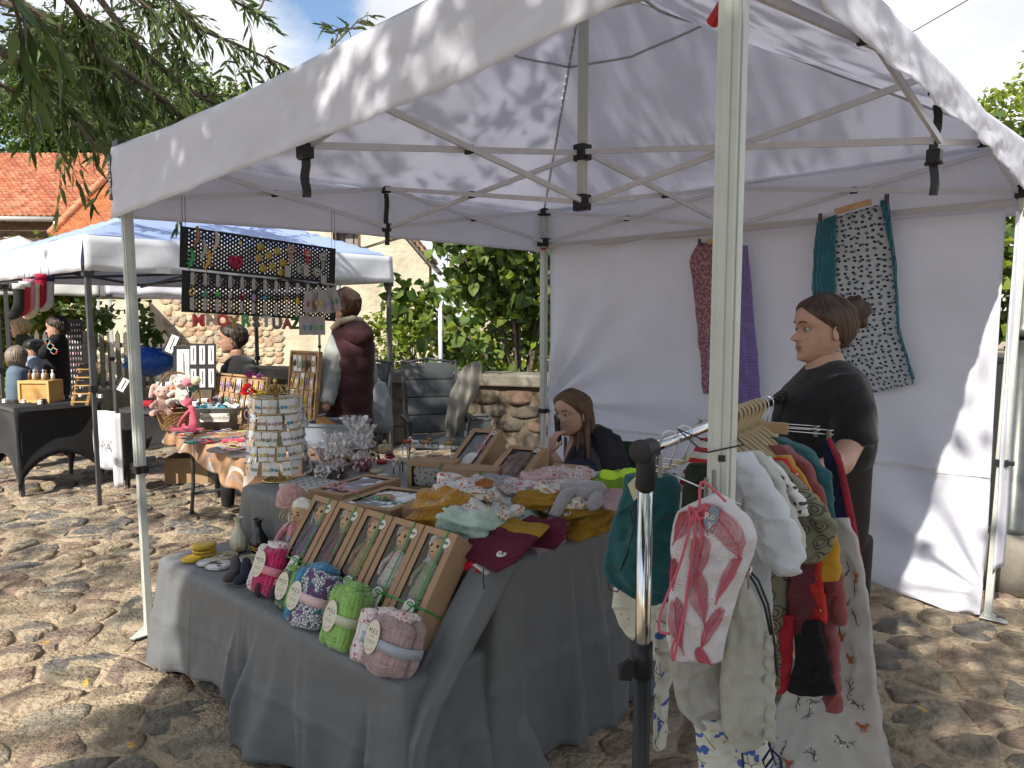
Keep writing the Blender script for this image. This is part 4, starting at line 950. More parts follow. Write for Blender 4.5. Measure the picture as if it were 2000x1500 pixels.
printf = mat('teepee_print', (.55, .53, .48), .85, layers=(('dots', 60, .32, (.12, .09, .06)),))
gift_box('upright kraft box whose front window shows brown and white print cloth', TW(1.05, .92, .80), TH+.52, .22, .13, .13, printf, grn_rib, R(90), 'y', .007, win=(.09, .16))
gift_box('low plain kraft box with green raffia next to the print cloth box', TW(1.27, .94, .80), TH+.52, .24, .12, .14, printf, grn_rib, R(90), 'y', .007, win=(.25, .4))
gift_box('back kraft box tilted up high with pink ribbon and white card', TW(1.12, 1.10, .80), TH+.35, .15, .32, .11, mat('silver_gauze', (.33, .36, .38), .5, .2, 20, .6, 40), pink_rib, R(24), 'y', .012, 'white', win=(.16, .1), sticker=True)
fur = mat('brown_fur', (.28, .19, .15), .9, .6, 35, .9, 50, stretch=(1, .25, 1), bdist=.01)
gift_box('tilted kraft box showing brown fur through its window, tied with twine', TW(1.42, 1.04, .775), TH+.30, .18, .32, .10, fur, mat('twine', (.2, .14, .08), .9), R(20), 'y', .005, win=(.16, .1), sticker=True)
gift_box('smaller kraft box behind the fur box, pale blue film window', TW(1.63, 1.10, .755), TH+.28, .16, .23, .085, mat('silver_gauze'), grn_rib, R(14), 'x', .006, win=(.2, .16), sticker=True, rib_pos=-.2)
b = MB(); b.box((0, 0, .03), (.55, .16, .06)); tag(b.build('cardboard_riser', kraft, loc=TW(1.35, 1.12, .747), rot=(0, 0, TH+.3), bevel=.003), 'flat cardboard riser under the tilted kraft boxes', 'box')
# ------------------------------------------------------------------ rolled blankets with oval labels
def minky(n_, c, s_=48): return mat(n_, c, .85, .12, 25, .8, s_, 'dots', bdist=.012, sheen=.35, uv=True)
ros = mat('rosette_print', (.62, .58, .56), .85, layers=(('dots', 55, .3, (.45, .09, .14), 1, 30), ('vein', 26, .015, (.3, .05, .08))), bump=.2, bs=200)
flo = mat('purple_floral_print', (.58, .58, .58), .85, layers=(('vein', 90, .10, (.05, .07, .11)), ('blob', 24, .56, (.10, .05, .13)), ('blob', 30, .63, (.02, .16, .2))), bump=.2, bs=200)
wood_p = mat('woodland_print', (.07, .13, .09), .85, layers=(('dots', 45, .28, (.35, .33, .2)), ('blob', 30, .64, (.4, .2, .04))))
def oval_label(t, loc, rot, s_=1.0, w=.034, h=.052):
    b = MB(); b.lathe([(1, 0), (1, .02)], 28); lb = b.build('oval_label', ivory, t, loc=loc, rot=rot); lb.scale = (w*s_, h*s_, .05)
    # lettering sits on the card in its own scaled frame
    o = text('M.E.S', .62, ink, lb, (0, .33, .022), ext=.002); o.scale = (1, .62, 1)
    o = text('LABEL', .2, inkg, lb, (0, .05, .022), ext=.002); o.scale = (1, .62, 1)
    o = text('handmade with\nlove in Latvia', .2, inkg, lb, (0, -.28, .022), ext=.002); o.scale = (1, .62, 1)
    b = MB(); rs_ = random.Random(4)
    for k in range(10): b.ell((rs_.uniform(-.55, .55), -.68+rs_.uniform(-.12, .12), .022), (.07, .045, .01), None, 3, 6)
    b.build('printed_flowers', mat('label_flower', (.4, .12, .16), .8), lb, kind='stuff')
def roll(label, u, v, z, rz, tilt, a, b_, c, m, m2, strap, seed, lab=(0, -1), split=0):
    t = thing('blanket_bundle', label, 'baby blanket', TW(u, v, z), group='rolled minky baby blankets on the lower table'); t.rotation_euler = (Matrix.Rotation(TH+rz, 3, 'Z') @ Euler((tilt, 0, 0)).to_matrix()).to_euler()
    w1 = lambda p: V(p.x, p.y-.012*math.cos(p.z/c*1.4)*0, p.z)
    pillow(a, b_, c, .38, .62, .16, 14, gr=0, seed=seed, nu=36, nv=56).build('blanket', m, t, True)
    # folded inner layers show at the top and at one side
    def lay(k):
        def w_(p): return V(p.x, p.y+.006*math.sin(p.x*60+k), p.z)
        return w_
    pillow(a*.72, b_*.80, c*.30, .5, .7, .2, 18, gr=5, ga=.10, seed=seed+3).build('folded_lining', m2, t, True, loc=(-a*.05, b_*.05, c*.90))
    pillow(a*.30, b_*.72, c*.96, .35, .7, .12, 18, seed=seed+7, warp=lay(1)).build('folded_edge', m2 if split else m, t, True, loc=(-a*.76 if split >= 0 else a*.76, -b_*.42, 0))
    b = MB()  # band round it
    P = []
    for k in range(28):
        th = 2*math.pi*k/28; P.append(V(math.copysign(abs(math.cos(th))**.62, math.cos(th))*a*1.05, math.copysign(abs(math.sin(th))**.62, math.sin(th))*b_*1.13, 0))
    w_ = .016; n_ = len(P); b.add([p+V(0, 0, -w_) for p in P]+[p+V(0, 0, w_) for p in P], [(i, (i+1) % n_, n_+(i+1) % n_, n_+i) for i in range(n_)]); b.build('band', strap, t, True, solid=.002)
    oval_label(t, (lab[0]*a, -b_*1.16, lab[1]*c), (R(90), 0, rnd(-.1, .1)), 1.0); t.scale = (.93, .93, .93); return t
satp = mat('satin_pink', (.6, .2, .25), .4); satb = mat('satin_greyblue', (.30, .33, .38), .35); satl = mat('satin_blush', (.6, .42, .42), .35); satg = mat('satin_sage', (.45, .48, .33), .4)
roll('hot pink minky blanket roll with floral hood and coral band, leftmost of the row', 1.09, .045, .565, .12, R(-24), .072, .05, .098, minky('minky_magenta', (.42, .008, .09)), ros, satp, 1, (-.35, .15), 1)
roll('small green woodland print blanket roll between the pink and blue ones', 1.255, .02, .545, .1, R(-22), .05, .04, .075, wood_p, minky('minky_green', (.20, .38, .10)), satg, 2, (0, .1), -1)
roll('blue minky blanket roll with purple floral print and blush band', 1.44, .005, .560, .02, R(-24), .085, .055, .105, flo, minky('minky_blue', (.03, .20, .38)), satl, 3, (-.55, -.05), 1)
roll('lime green minky blanket roll with sage band, second from the right', 1.655, -.015, .560, -.05, R(-20), .068, .052, .105, minky('minky_lime', (.22, .42, .09)), minky('minky_lime', (0, 0, 0)), satg, 4, (-.35, 0), 0)
roll('dusty pink minky blanket roll with floral side and blue grey band, rightmost of the row', 1.875, -.02, .548, .0, R(-22), .112, .06, .088, minky('minky_dusty', (.34, .23, .22)), ros, satb, 5, (-.15, .15), 1)
# ------------------------------------------------------------------ seated rag dolls and bootees on the lower table
def seated_doll(label, loc, rz, H0, top, hat, hair, leg, jac=None):
    t = thing('rag_doll', label, 'doll', loc, rz)
    b = MB(); b.ell((0, 0, H0*.80), (H0*.125, H0*.11, H0*.145), None, 12, 16); b.ell((0, -H0*.115, H0*.78), (H0*.018, H0*.02, H0*.02), None, 5, 7); b.tube([(0, 0, H0*.55), (0, 0, H0*.7)], H0*.045, 8); hd = b.build('head', skin_felt, t, True)
    b = MB()
    for sx in (-1, 1): b.ell((sx*H0*.045, -H0*.10, H0*.81), (H0*.014, H0*.014, H0*.012), None, 5, 7); b.tube([(sx*H0*.065, -H0*.10, H0*.84), (sx*H0*.03, -H0*.112, H0*.845)], H0*.005, 4)
    b.build('eyes', ink, hd); b = MB(); b.tube([(-H0*.02, -H0*.108, H0*.735), (0, -H0*.113, H0*.732), (H0*.02, -H0*.108, H0*.735)], H0*.007, 5); b.build('mouth', mat('doll_lips', (.4, .06, .05), .7), hd)
    b = MB(); b.loft([[V(math.cos(a)*w, math.sin(a)*w*.8, z) for a in [i/14*2*math.pi for i in range(14)]] for z, w in ((0, H0*.15), (H0*.1, H0*.17), (H0*.3, H0*.14), (H0*.5, H0*.13), (H0*.6, H0*.05))]); b.build('dress', top, t, True, sub=1)
    b = MB()
    for sx in (-1, 1): b.tube(spline([(sx*H0*.12, 0, H0*.52), (sx*H0*.22, -H0*.04, H0*.36), (sx*H0*.2, -H0*.18, H0*.18)], 4), H0*.042, 8); b.ell((sx*H0*.2, -H0*.2, H0*.15), H0*.04, None, 6, 8)
    b.build('arms', jac or top, t, True)
    b = MB()
    for sx in (-1, 1): b.tube(spline([(sx*H0*.08, -H0*.05, H0*.07), (sx*H0*.1, -H0*.3, H0*.09), (sx*H0*.11, -H0*.52, H0*.05)], 4), H0*.045, 8); b.ell((sx*H0*.11, -H0*.55, H0*.075), (H0*.05, H0*.05, H0*.08), None, 7, 8)
    b.build('legs', leg, t, True)
    if hat:
        b = MB(); b.lathe([(H0*.145, H0*.80), (H0*.15, H0*.86), (H0*.13, H0*.94), (H0*.08, H0*1.0), (.001, H0*1.02)], 22, flute=.03, fn=11); b.tube([(H0*.145*math.cos(a), H0*.145*math.sin(a), H0*.82) for a in [i/16*2*math.pi for i in range(16)]], H0*.02, 6, closed=True); b.build('knitted_hat', hat, t, True, rot=(.15, 0, 0))
    b = MB(); rs_ = random.Random(len(label))
    for k in range(34):
        a = rs_.uniform(.2, 2.94) if not hat else rs_.uniform(0, 6.28); p0_ = V(math.cos(a)*H0*.12, abs(math.sin(a))*H0*.10, H0*(.88 if not hat else .8)); P = [p0_]
        for i in range(4): P.append(P[-1]+V(rs_.gauss(0, .012)+math.cos(a)*.006, rs_.gauss(0, .01), -H0*.06))
        b.tube(P, H0*.009, 4)
    if not hat: b.ell((0, H0*.03, H0*.87), (H0*.135, H0*.115, H0*.11), None, 9, 12, nz_=.15)
    b.build('hair', hair, t, True); return t
seated_doll('seated rag doll with pink knitted hat, curly fair hair and pink sweater', TW(.98, .22, .487), TH+.5, .37, wool('pink_sweater', (.50, .22, .24)), wool('dusty_hat', (.42, .25, .22)), wool('cream_wool', (0, 0, 0)), mat('teal_cotton', (.03, .2, .25), .9))
seated_doll('seated brown faced rag doll with white hair and blue cardigan beside the doll boxes', TW(1.09, .17, .487), TH+.25, .34, wool('blue_cardigan', (.12, .25, .36)), None, wool('white_wool', (0, 0, 0)), mat('dark_felt', (.06, .035, .05), .9), wool('grey_knit', (.2, .2, .22)))
t = thing('felt_bootees', 'pair of dark grey felt bootees in front of the pink blanket roll', 'bootees', TW(.90, .015, .487), TH+.3)
for sx, m_ in ((-1, mat('felt_grey', (.085, .07, .08), .95, .2, 40)), (1, mat('felt_blueblack', (.03, .035, .055), .95, .2, 40))):
    b = MB(); b.ell((sx*.028, 0, .05), (.024, .022, .05), None, 9, 12, nz_=.1); b.ell((sx*.028, -.025, .02), (.024, .04, .02), None, 8, 12); b.build('bootee', m_, t, True, remesh=.005)
# vases, yellow tins, resin coasters
def vase(label, loc, m, band=None, group='small fluted vases'):
    t = thing('vase', label, 'vase', loc, group=group); b = MB()
    prof = [(.001, 0), (.026, 0), (.034, .012), (.039, .035), (.036, .06), (.024, .085), (.014, .108), (.012, .125), (.016, .142), (.022, .150), (.018, .149), (.009, .12), (.001, .11)]
    b.lathe(prof, 48, flute=.035, fn=12); b.build('vase_body', m, t, True)
    if band:
        for z in (.022, .033): q = MB(); q.tube([((.0385+(.001 if z > .03 else -.001))*math.cos(a), (.0385+(.001 if z > .03 else -.001))*math.sin(a), z+.004*math.cos(6*a)) for a in [i/48*6.283 for i in range(48)]], .003, 5, closed=True); q.build('gold_band', band, t, True)
vase('cream and gold fluted bud vase on the left end of the low table', TW(.545, .19, .487), mat('cream_glaze', (.50, .49, .36), .3, .1, 20, spec=.6, layers=(('blob', 8, .60, (.42, .30, .09)),)))
vase('black fluted bud vase with gold zigzag band', TW(.635, .235, .487), mat('black_glaze', (.012, .012, .012), .2, spec=.6), mat('gold_paint', (.45, .28, .05), .35, metal=.6))
yel = mat('yellow_resin', (.52, .34, .02), .35, .1, 30, spec=.5)
t = thing('trinket_box', 'yellow openwork round box with a matching lid lying in front', 'trinket box', TW(.49, .06, .487), TH)
b = MB(); b.lathe([(.001, 0), (.047, 0), (.047, .004), (.001, .004)], 28); b.build('bottom', yel, t)
for k in range(3): b = MB(); b.tube([(.046*math.cos(a), .046*math.sin(a), .008+k*.017) for a in [i/36*6.283 for i in range(36)]], .004, 6, closed=True); b.build('ring', yel, t, True)
b = MB()
for k in range(22): a = k/22*6.283; b.tube([(.045*math.cos(a), .045*math.sin(a), .002), (.045*math.cos(a+.2), .045*math.sin(a+.2), .042)], .002, 4)
b.build('lattice', yel, t, kind='stuff'); b = MB(); b.lathe([(.001, .048), (.05, .045), (.05, .05), (.03, .055), (.001, .055)], 28); b.build('lid', yel, t, True)
t = thing('yellow_disc', 'flat yellow round lid on the cloth beside the openwork box', 'trinket lid', TW(.515, -.005, .487)); b = MB(); b.lathe([(.001, 0), (.04, 0), (.04, .008), (.034, .009), (.001, .006)], 26); b.build('disc', yel, t, True); b = MB(); b.tube([(.037*math.cos(a), .037*math.sin(a), .009) for a in [i/26*6.283 for i in range(26)]], .0035, 5, closed=True); b.build('rim', yel, t, True)
cm = [('cream resin coaster with dried red flowers, next to the black vase', .70, .15, .058, (.45, .44, .36), (.16, .03, .03)), ('olive tinted resin coaster with flower petals', .585, .105, .052, (.34, .33, .25), (.2, .05, .05)), ('clear white scalloped coaster with a dark blossom in the middle', .675, .035, .052, (.62, .64, .68), (.12, .06, .08)), ('half hidden clear white coaster at the left', .605, .02, .043, (.6, .62, .66), (.5, .5, .55)), ('pale green white coaster with moss sprigs by the bootees', .80, .12, .056, (.42, .46, .42), (.05, .07, .04))]
for lb, u, v, r_, c1, c2 in cm:
    t = thing('coaster', lb, 'coaster', TW(u, v, .487), rnd(0, 3), 'round resin coasters on the low table'); m_ = mat('resin_%d' % int(u*1000), c1, .12, .05, 20, spec=.6)
    b = MB(); b.lathe([(.001, 0), (r_*.96, 0), (r_, .004), (r_*.96, .009), (.001, .009)], 48, flute=.03, fn=10); b.build('disc', m_, t, True)
    b = MB(); rs_ = random.Random(u)
    for k in range(7): a = rs_.uniform(0, 6.28); q_ = r_*rs_.uniform(0, .55); b.ell((q_*math.cos(a), q_*math.sin(a), .0095), (.009, .006, .0015), (0, 0, a), 4, 8)
    b.build('pressed_petals', mat('petal_%d' % int(u*1000), c2, .6), t, kind='stuff')
    b = MB(); b.tube([(r_*(1+.03*math.cos(10*a))*math.cos(a)*.98, r_*(1+.03*math.cos(10*a))*math.sin(a)*.98, .009) for a in [i/60*6.283 for i in range(60)]], .0018, 5, closed=True); b.build('rim', mat('coaster_rim', (.5, .45, .3), .3, metal=.4), t, True)
# ------------------------------------------------------------------ folded clothes heap at the right end of the upper table
def folded(name, label, u, v, z, rz, a, b_, c, m, m2=None, gr=4, seed=0, tilt=0, roll_=0, cat='folded clothes', droop=0, group='folded baby clothes and blankets on the table corner'):
    c *= 1.6; rq = random.Random(seed*7); tilt += rq.uniform(-.12, .12); roll_ += rq.uniform(-.16, .16); z -= .012
    t = thing(name, label, cat, TW(u, v, z), group=group); t.rotation_euler = (Matrix.Rotation(TH+rz, 3, 'Z') @ Euler((tilt, roll_, 0)).to_matrix()).to_euler()
    def w_(p): return V(p.x, p.y, p.z+droop*(p.x/a)*abs(p.x/a)*-.03)
    pillow(a, b_, c, .48, .5, .24, 13, gr=gr, ga=.09, seed=seed, nu=40, nv=56, warp=w_).build('folded_cloth', m, t, True, loc=(0, 0, c))
    if m2: pillow(a*.76, b_*.70, c*.26, .45, .5, .34, 13, seed=seed+2, nu=20, nv=44, warp=w_).build('turned_back_layer', m2, t, True, loc=(a*.20, b_*.22, c*1.90))
    return t
must = minky('minky_mustard', (.42, .20, .015), 60); mint = mat('mint_plush', (.35, .47, .40), .9, .15, 20, .8, 90, bdist=.008, sheen=.5)
poppy = mat('poppy_print', (.56, .54, .52), .85, uv=True, layers=(('dots', 24, .20, (.5, .06, .04)), ('dots', 44, .12, (.06, .1, .06))), bump=.3, bs=40)
vog = mat('gnome_print', (.56, .54, .51), .85, uv=True, layers=(('dots', 42, .25, (.4, .16, .06)), ('dots', 60, .16, (.05, .2, .18)), ('dots', 50, .14, (.5, .4, .1))), bump=.3, bs=40)
unic = mat('unicorn_print', (.55, .47, .48), .85, uv=True, layers=(('dots', 44, .24, (.45, .10, .16)), ('dots', 56, .18, (.08, .28, .22)), ('dots', 50, .12, (.5, .4, .1))), bump=.3, bs=40)
rosec = mat('blush_print', (.52, .36, .36), .85, layers=(('dots', 26, .2, (.4, .1, .14)),), bump=.3, bs=40)
folded('folded_blanket', 'mustard honeycomb baby blanket folded back to its poppy print lining', 1.62, .47, .745, .50, .105, .17, .052, must, poppy, 4, 1, roll_=.0)
folded('folded_blanket', 'mint green plush baby blanket folded thick, in front of the gnome print one', 1.80, .42, .752, .25, .115, .13, .036, mint, vog, 4, 2)
folded('folded_blanket', 'mint blanket with navy gnome print lying flat behind the thick mint fold', 1.76, .62, .748, .3, .12, .13, .030, mint, mat('navy_gnome', (.55, .57, .55), .85, layers=(('blob', 18, .62, (.03, .05, .16)), ('blob', 15, .68, (.5, .25, .03)))), 3, 3)
folded('folded_blanket', 'pale unicorn print blanket folded with pink edge', 1.72, .85, .748, .35, .12, .15, .045, unic, rosec, 4, 4)
folded('folded_blanket', 'white animal print blanket spread on top of the mustard stack', 1.90, .80, .81, .1, .12, .14, .028, vog, None, 3, 5)
folded('folded_blanket', 'stack of mustard muslin blankets hanging over the table edge', 1.93, .80, .742, .1, .145, .15, .032, mat('mustard_muslin', (.44, .25, .03), .9, .12, 18, .8, 150, 'weave', bdist=.004), None, 5, 6)
folded('folded_blanket', 'crumpled grey striped knit garment behind the poppy lining', 1.60, .78, .765, .7, .05, .13, .028, mat('grey_stripe_knit', (.33, .32, .33), .9, layers=(('stripey', 14, .7, (.12, .1, .1)),), bump=.5, bs=90), None, 2, 7, tilt=.2)
folded('folded_blanket', 'soft grey gauze cloth folded beside the fur box', 1.50, .80, .76, .6, .09, .12, .03, mat('grey_gauze', (.28, .28, .29), .9, .1, 20, .5, 90), None, 3, 8)
folded('folded_blanket', 'bright neon green knitted blanket stack at the back corner', 1.96, 1.05, .745, .25, .12, .10, .05, mat('neon_knit', (.30, .55, .03), .8, .15, 25, 1, 60, 'ridge', bdist=.01), mat('neon_plain', (.45, .72, .03), .7, .1, 8, .5, 20), 5, 9)
folded('folded_blanket', 'pale blue folded cloth peeping out behind the plush toy', 1.82, 1.02, .80, .2, .09, .07, .03, mat('pale_blue_cloth', (.3, .38, .47), .9, .1, 20, .5, 60), None, 3, 10)
folded('folded_blanket', 'lilac fluffy cloth squeezed between maroon and mustard piles', 1.99, .56, .735, .1, .035, .09, .03, mat('lilac_fluff', (.28, .19, .26), .95, .2, 40, .9, 120, bdist=.006), None, 2, 11)
folded('folded_blanket', 'rust and white crumpled baby shirt on top of the mint blanket', 1.70, .52, .86, .8, .07, .09, .018, vog, mat('rust_knit', (.30, .11, .03), .9, .1, 20, .8, 70), 2, 21)
folded('folded_blanket', 'white unicorn print cloth bunched on the back of the heap', 1.80, .93, .86, .2, .09, .10, .02, unic, None, 2, 22)
folded('folded_blanket', 'mustard folded edge lying over the print blankets', 1.86, .66, .84, .6, .08, .07, .016, MATS['mustard_muslin'], None, 2, 23)
mar = mat('maroon_muslin', (.095, .008, .025), .85, .15, 20, .5, 150, 'weave', bdist=.003)
# bibs
def bib(label, u, v, z, rz, m, m2, s_=1.0, stick=True, tilt=0):
    t = thing('folded_bib', label, 'bib', TW(u, v, z), group='bandana bibs at the front of the clothes heap'); t.rotation_euler = (Matrix.Rotation(TH+rz, 3, 'Z') @ Euler((tilt, 0, 0)).to_matrix()).to_euler()
    pol = [(-.15, -.02), (-.10, -.085), (.10, -.10), (.14, -.05), (.11, .07), (-.02, .05), (-.08, .075)]
    def shp(k, z0, th):
        b = MB(); n_ = 28; R0 = []
        for q, (rf, zz) in enumerate(((.985, z0), (1.0, z0+th*.3), (1.0, z0+th*.7), (.97, z0+th), (.6, z0+th*1.15), (.2, z0+th*1.15))):
            ring = []
            for i in range(n_):
                f_ = i/n_*len(pol); a, c = pol[int(f_)], pol[(int(f_)+1) % len(pol)]; w = f_-int(f_); x, y = a[0]+(c[0]-a[0])*w, a[1]+(c[1]-a[1])*w
                ring.append(V(x*rf*k*s_, y*rf*k*s_, zz+.005*noise.noise(V(x*18, y*18, z0*50+k)))-V(0, 0, .022*max(0, -(y*rf)/.1)**2))
            R0.append(ring)
        b.loft(R0); return b
    shp(1.0, 0, .008).build('lower_layer', m, t, True); shp(.9, .010, .009).build('upper_layer', m2, t, True, loc=(.015, .02, 0))
    if stick:
        b = MB(); b.lathe([(.017, 0), (.017, .001)], 20); s2 = b.build('price_sticker', cream, t, loc=(.075, -.045*s_, .0105)); s2.rotation_euler = (.12, 0, .2); text('1€', .02, ink, s2, (0, 0, .0015))
    return t
bib('maroon muslin bandana bib with round price sticker, lowest in front', 1.965, .335, .785, -.05, mar, mar, 1.0, True, .25)
bib('maroon and mustard bib with round price sticker, on top of the front bib', 1.96, .42, .808, .1, mar, MATS['mustard_muslin'], .85, True, .1)
bib('dark maroon folded bib standing behind the stickered ones', 2.0, .50, .80, .5, mar, mar, .7, False, .3)
t = thing('knitted_toy', 'red knitted ladybird comforter with black head and hanging cords at the table edge', 'toy', TW(1.83, .285, .75), TH)
b = MB(); b.ell((-.14, -.02, .012), (.055, .045, .04), None, 10, 14, nz_=.1); b.build('black_head', mat('black_felt', (.012, .012, .014), .95, .1, 60, .6, 200), t, True)
def frill(s_, q): return V(-.11+.26*s_, -.045-.012*math.sin(s_*6)+.05*q, .012-.03*s_*(1-q)+.014*math.sin(s_*40+q*2)*(1-q*.6)-.02*(1-q))
b = MB(); b.grid(frill, 60, 6); b.build('red_frill', mat('red_knit', (.50, .012, .02), .85, .1, 30, .9, 110, 'dots', bdist=.006), t, True, solid=.012)
for k, (x, l_) in enumerate(((-.10, .22), (-.065, .20), (.07, .28), (.19, .10))):
    b = MB(); b.tube([(x, -.062, .0), (x+.004, -.066, -l_*.4), (x+.014, -.066, -l_)], .0022, 5); b.ell((x+.014, -.066, -l_), (.005, .005, .011), None, 5, 7); b.build('hanging_cord', blk, t)
b = MB(); b.box((0, 0, 0), (.06, .03, .002)); tag(b.build('paper_tag', cream, loc=TW(1.99, .25, .735), rot=(0, .3, TH)), 'white paper tag sticking out under the maroon bib', 'tag')
# floppy long eared plush
t = thing('plush_toy', 'floppy grey plush with pink lined ears draped over the print blankets', 'plush toy', TW(1.96, .80, .862), TH-.1); t.scale = (1, 1, .62)
gp = mat('grey_plush', (.24, .23, .24), .95, .1, 40, .5, 150, bdist=.003, sheen=.4); pkl = mat('pink_lining', (.36, .24, .255), .8, .06, 20, .2, 90)
pillow(.088, .080, .048, .7, .8, .14, 16, seed=3).build('head', gp, t, True, loc=(0, 0, .03))
b = MB(); b.tube(spline([(0, -.04, .03), (.01, -.10, .025), (.03, -.15, -.01), (.04, -.19, -.06)], 5), [.036, .034, .032, .031, .030, .029, .028, .027, .026, .025, .024, .024, .023, .022, .022, .02][:16], 12); b.build('trunk_nose', gp, t, True, sub=1)
pillow(.105, .06, .014, .5, .7, .2, 18, seed=5).build('ear', pkl, t, True, loc=(-.12, -.01, .012), rot=(0, .15, .35))
pillow(.105, .07, .014, .5, .7, .2, 18, seed=6).build('ear', pkl, t, True, loc=(.12, .03, .006), rot=(0, .25, -.5))
b = MB(); b.tube(spline([(.06, -.0, .03), (.11, -.05, .015), (.13, -.10, -.02)], 5), [.02, .024, .026, .026, .027, .027, .028, .028, .027, .02, .01][:11], 10)
b.build('paw', gp, t, True)
b = MB(); b.box((-.05, .07, .045), (.05, .024, .002), (0, .3, .3)); b.build('care_label', mat('navy_label', (.02, .03, .08), .6), t)
# ------------------------------------------------------------------ rest of the upper table
gold = mat('brass', (.55, .40, .14), .22, metal=1, spec=.5)
sp0 = G(543, 938, .742)
spn = thing('earring_stand', 'brass revolving stand tiered with bagged earring cards at the table corner', 'earring stand', sp0)
b = MB(); b.lathe([(.001, 0), (.072, 0), (.075, .006), (.066, .012), (.055, .014), (.045, .024), (.012, .03), (.008, .04), (.006, .46), (.010, .47), (.006, .48), (.001, .485)], 36); b.build('base_and_pole', gold, spn, True)
for k in range(6):
    a = k*math.pi/3+.3; c_, s_ = math.cos(a), math.sin(a); b = MB()
    sp = [(.008, .435), (.03, .45), (.055, .432), (.085, .415), (.105, .425), (.106, .44), (.095, .442), (.092, .432)]
    b.tube(spline([(r_*c_, r_*s_, z) for r_, z in sp], 4), .0022, 6); sp = [(.008, .40), (.02, .415), (.028, .435), (.02, .452), (.01, .445)]; b.tube(spline([(r_*c_, r_*s_, z) for r_, z in sp], 4), .0018, 5); b.build('scroll', gold, spn, True)
for z, r_ in ((.400, .108), (.325, .115), (.25, .122), (.182, .128), (.115, .134)):
    b = MB(); b.tube([(r_*math.cos(a), r_*math.sin(a), z) for a in [i/40*6.283 for i in range(40)]], .0028, 6, closed=True); b.build('ring', gold, spn, True)
card = mat('white_card', (.66, .66, .64), .6)
bag = FILM
ear_m = [mat('ear_%d' % i, c, .3, spec=.6) for i, c in enumerate([(.03, .22, .32), (.25, .02, .04), (.05, .35, .05), (.55, .4, .03), (.02, .02, .02), (.3, .2, .35), (.5, .45, .3), (.04, .2, .12), (.4, .25, .1)])]
rs = random.Random(77); cards = []
for i in range(6):
    b = MB(); b.box((0, 0, -.031), (.038, .0012, .062)); b.build('x', card); o = bpy.data.objects['x']; o.name = 'earring_card'; o['tmp'] = 1; cards.append(o)
proto_c = cards[0].data
for o in cards: bpy.data.objects.remove(o)
ep = []
for i in range(9):
    b = MB()
    for sx in (-1, 1):
        if i % 3 == 0: b.ell((sx*.009, -.003, 0), (.008, .002, .008), None, 6, 10)
        elif i % 3 == 1: b.tube([(sx*.010+.006*math.cos(a), -.003, .006*math.sin(a)) for a in [k/10*6.283 for k in range(10)]], .0018, 5, closed=True)
        else: b.box((sx*.009, -.003, 0), (.010, .003, .010), (0, .78, 0))
    o = b.build('e', ear_m[i], smooth=True); ep.append(o.data); bpy.data.objects.remove(o)
bb = MB(); bb.grid(lambda s_, t: V((s_-.5)*.052, -.005-.003*math.sin(s_*9+t*5), -.075*t+.006), 4, 4); o = bb.build('b', FILM, smooth=True); bagm = o.data; bpy.data.objects.remove(o)
for ri, (z, r_) in enumerate(((.392, .112), (.320, .119), (.247, .126), (.178, .132), (.112, .138))):
    n_ = 19
    for k in range(n_):
        a = 2*math.pi*(k+.5*(ri % 2))/n_+rs.uniform(-.05, .05); c = bpy.data.objects.new('earring_card', proto_c); COL.objects.link(c); c.parent = spn
        c.location = (r_*math.cos(a), r_*math.sin(a), z); c.rotation_euler = (R(-9)+rs.uniform(-.12, .25), rs.uniform(-.14, .14), a+math.pi/2+rs.uniform(-.25, .25))
        e_ = bpy.data.objects.new('earrings', ep[rs.randrange(9)]); COL.objects.link(e_); e_.parent = c; e_.location = (0, 0, -.035)
        if k % 3 == 0: g_ = bpy.data.objects.new('clear_bag', bagm); COL.objects.link(g_); g_.parent = c
# striped notebooks
def notebook(u, v, rz, label, n_=5):
    t = thing('spiral_notebooks', label, 'notebooks', TW(u, v, .744), TH+rz)
    st = mat('striped_cover', (.60, .61, .60), .5, layers=(('stripex', 22, .72, (.03, .035, .04), 0),))
    for k in range(n_): b = MB(); b.box((0, 0, .003+k*.006), (.40, .17, .005), (0, 0, rnd(-.01, .01))); b.build('notebook', st if k == n_-1 else card, t, bevel=.0008)
    for k in range(22): b = MB(); b.tube([(-.19+k*.018, -.086+.006*math.cos(a), .015+.016*math.sin(a)) for a in [i/8*6.283 for i in range(8)]], .0012, 4, closed=True); b.build('spiral_ring', mat('steel_wire', (.6, .6, .6), .3, metal=1), t)
    b = MB(); [b.ell((-.17+.045*(k % 8), -.05+.035*(k//8), .0315), (.008, .005, .0006), None, 4, 8) for k in range(32)]; b.build('printed_leaves', ink, t, kind='stuff')
notebook(.80, .47, .20, 'black and white striped spiral notebooks fanned in a low stack')
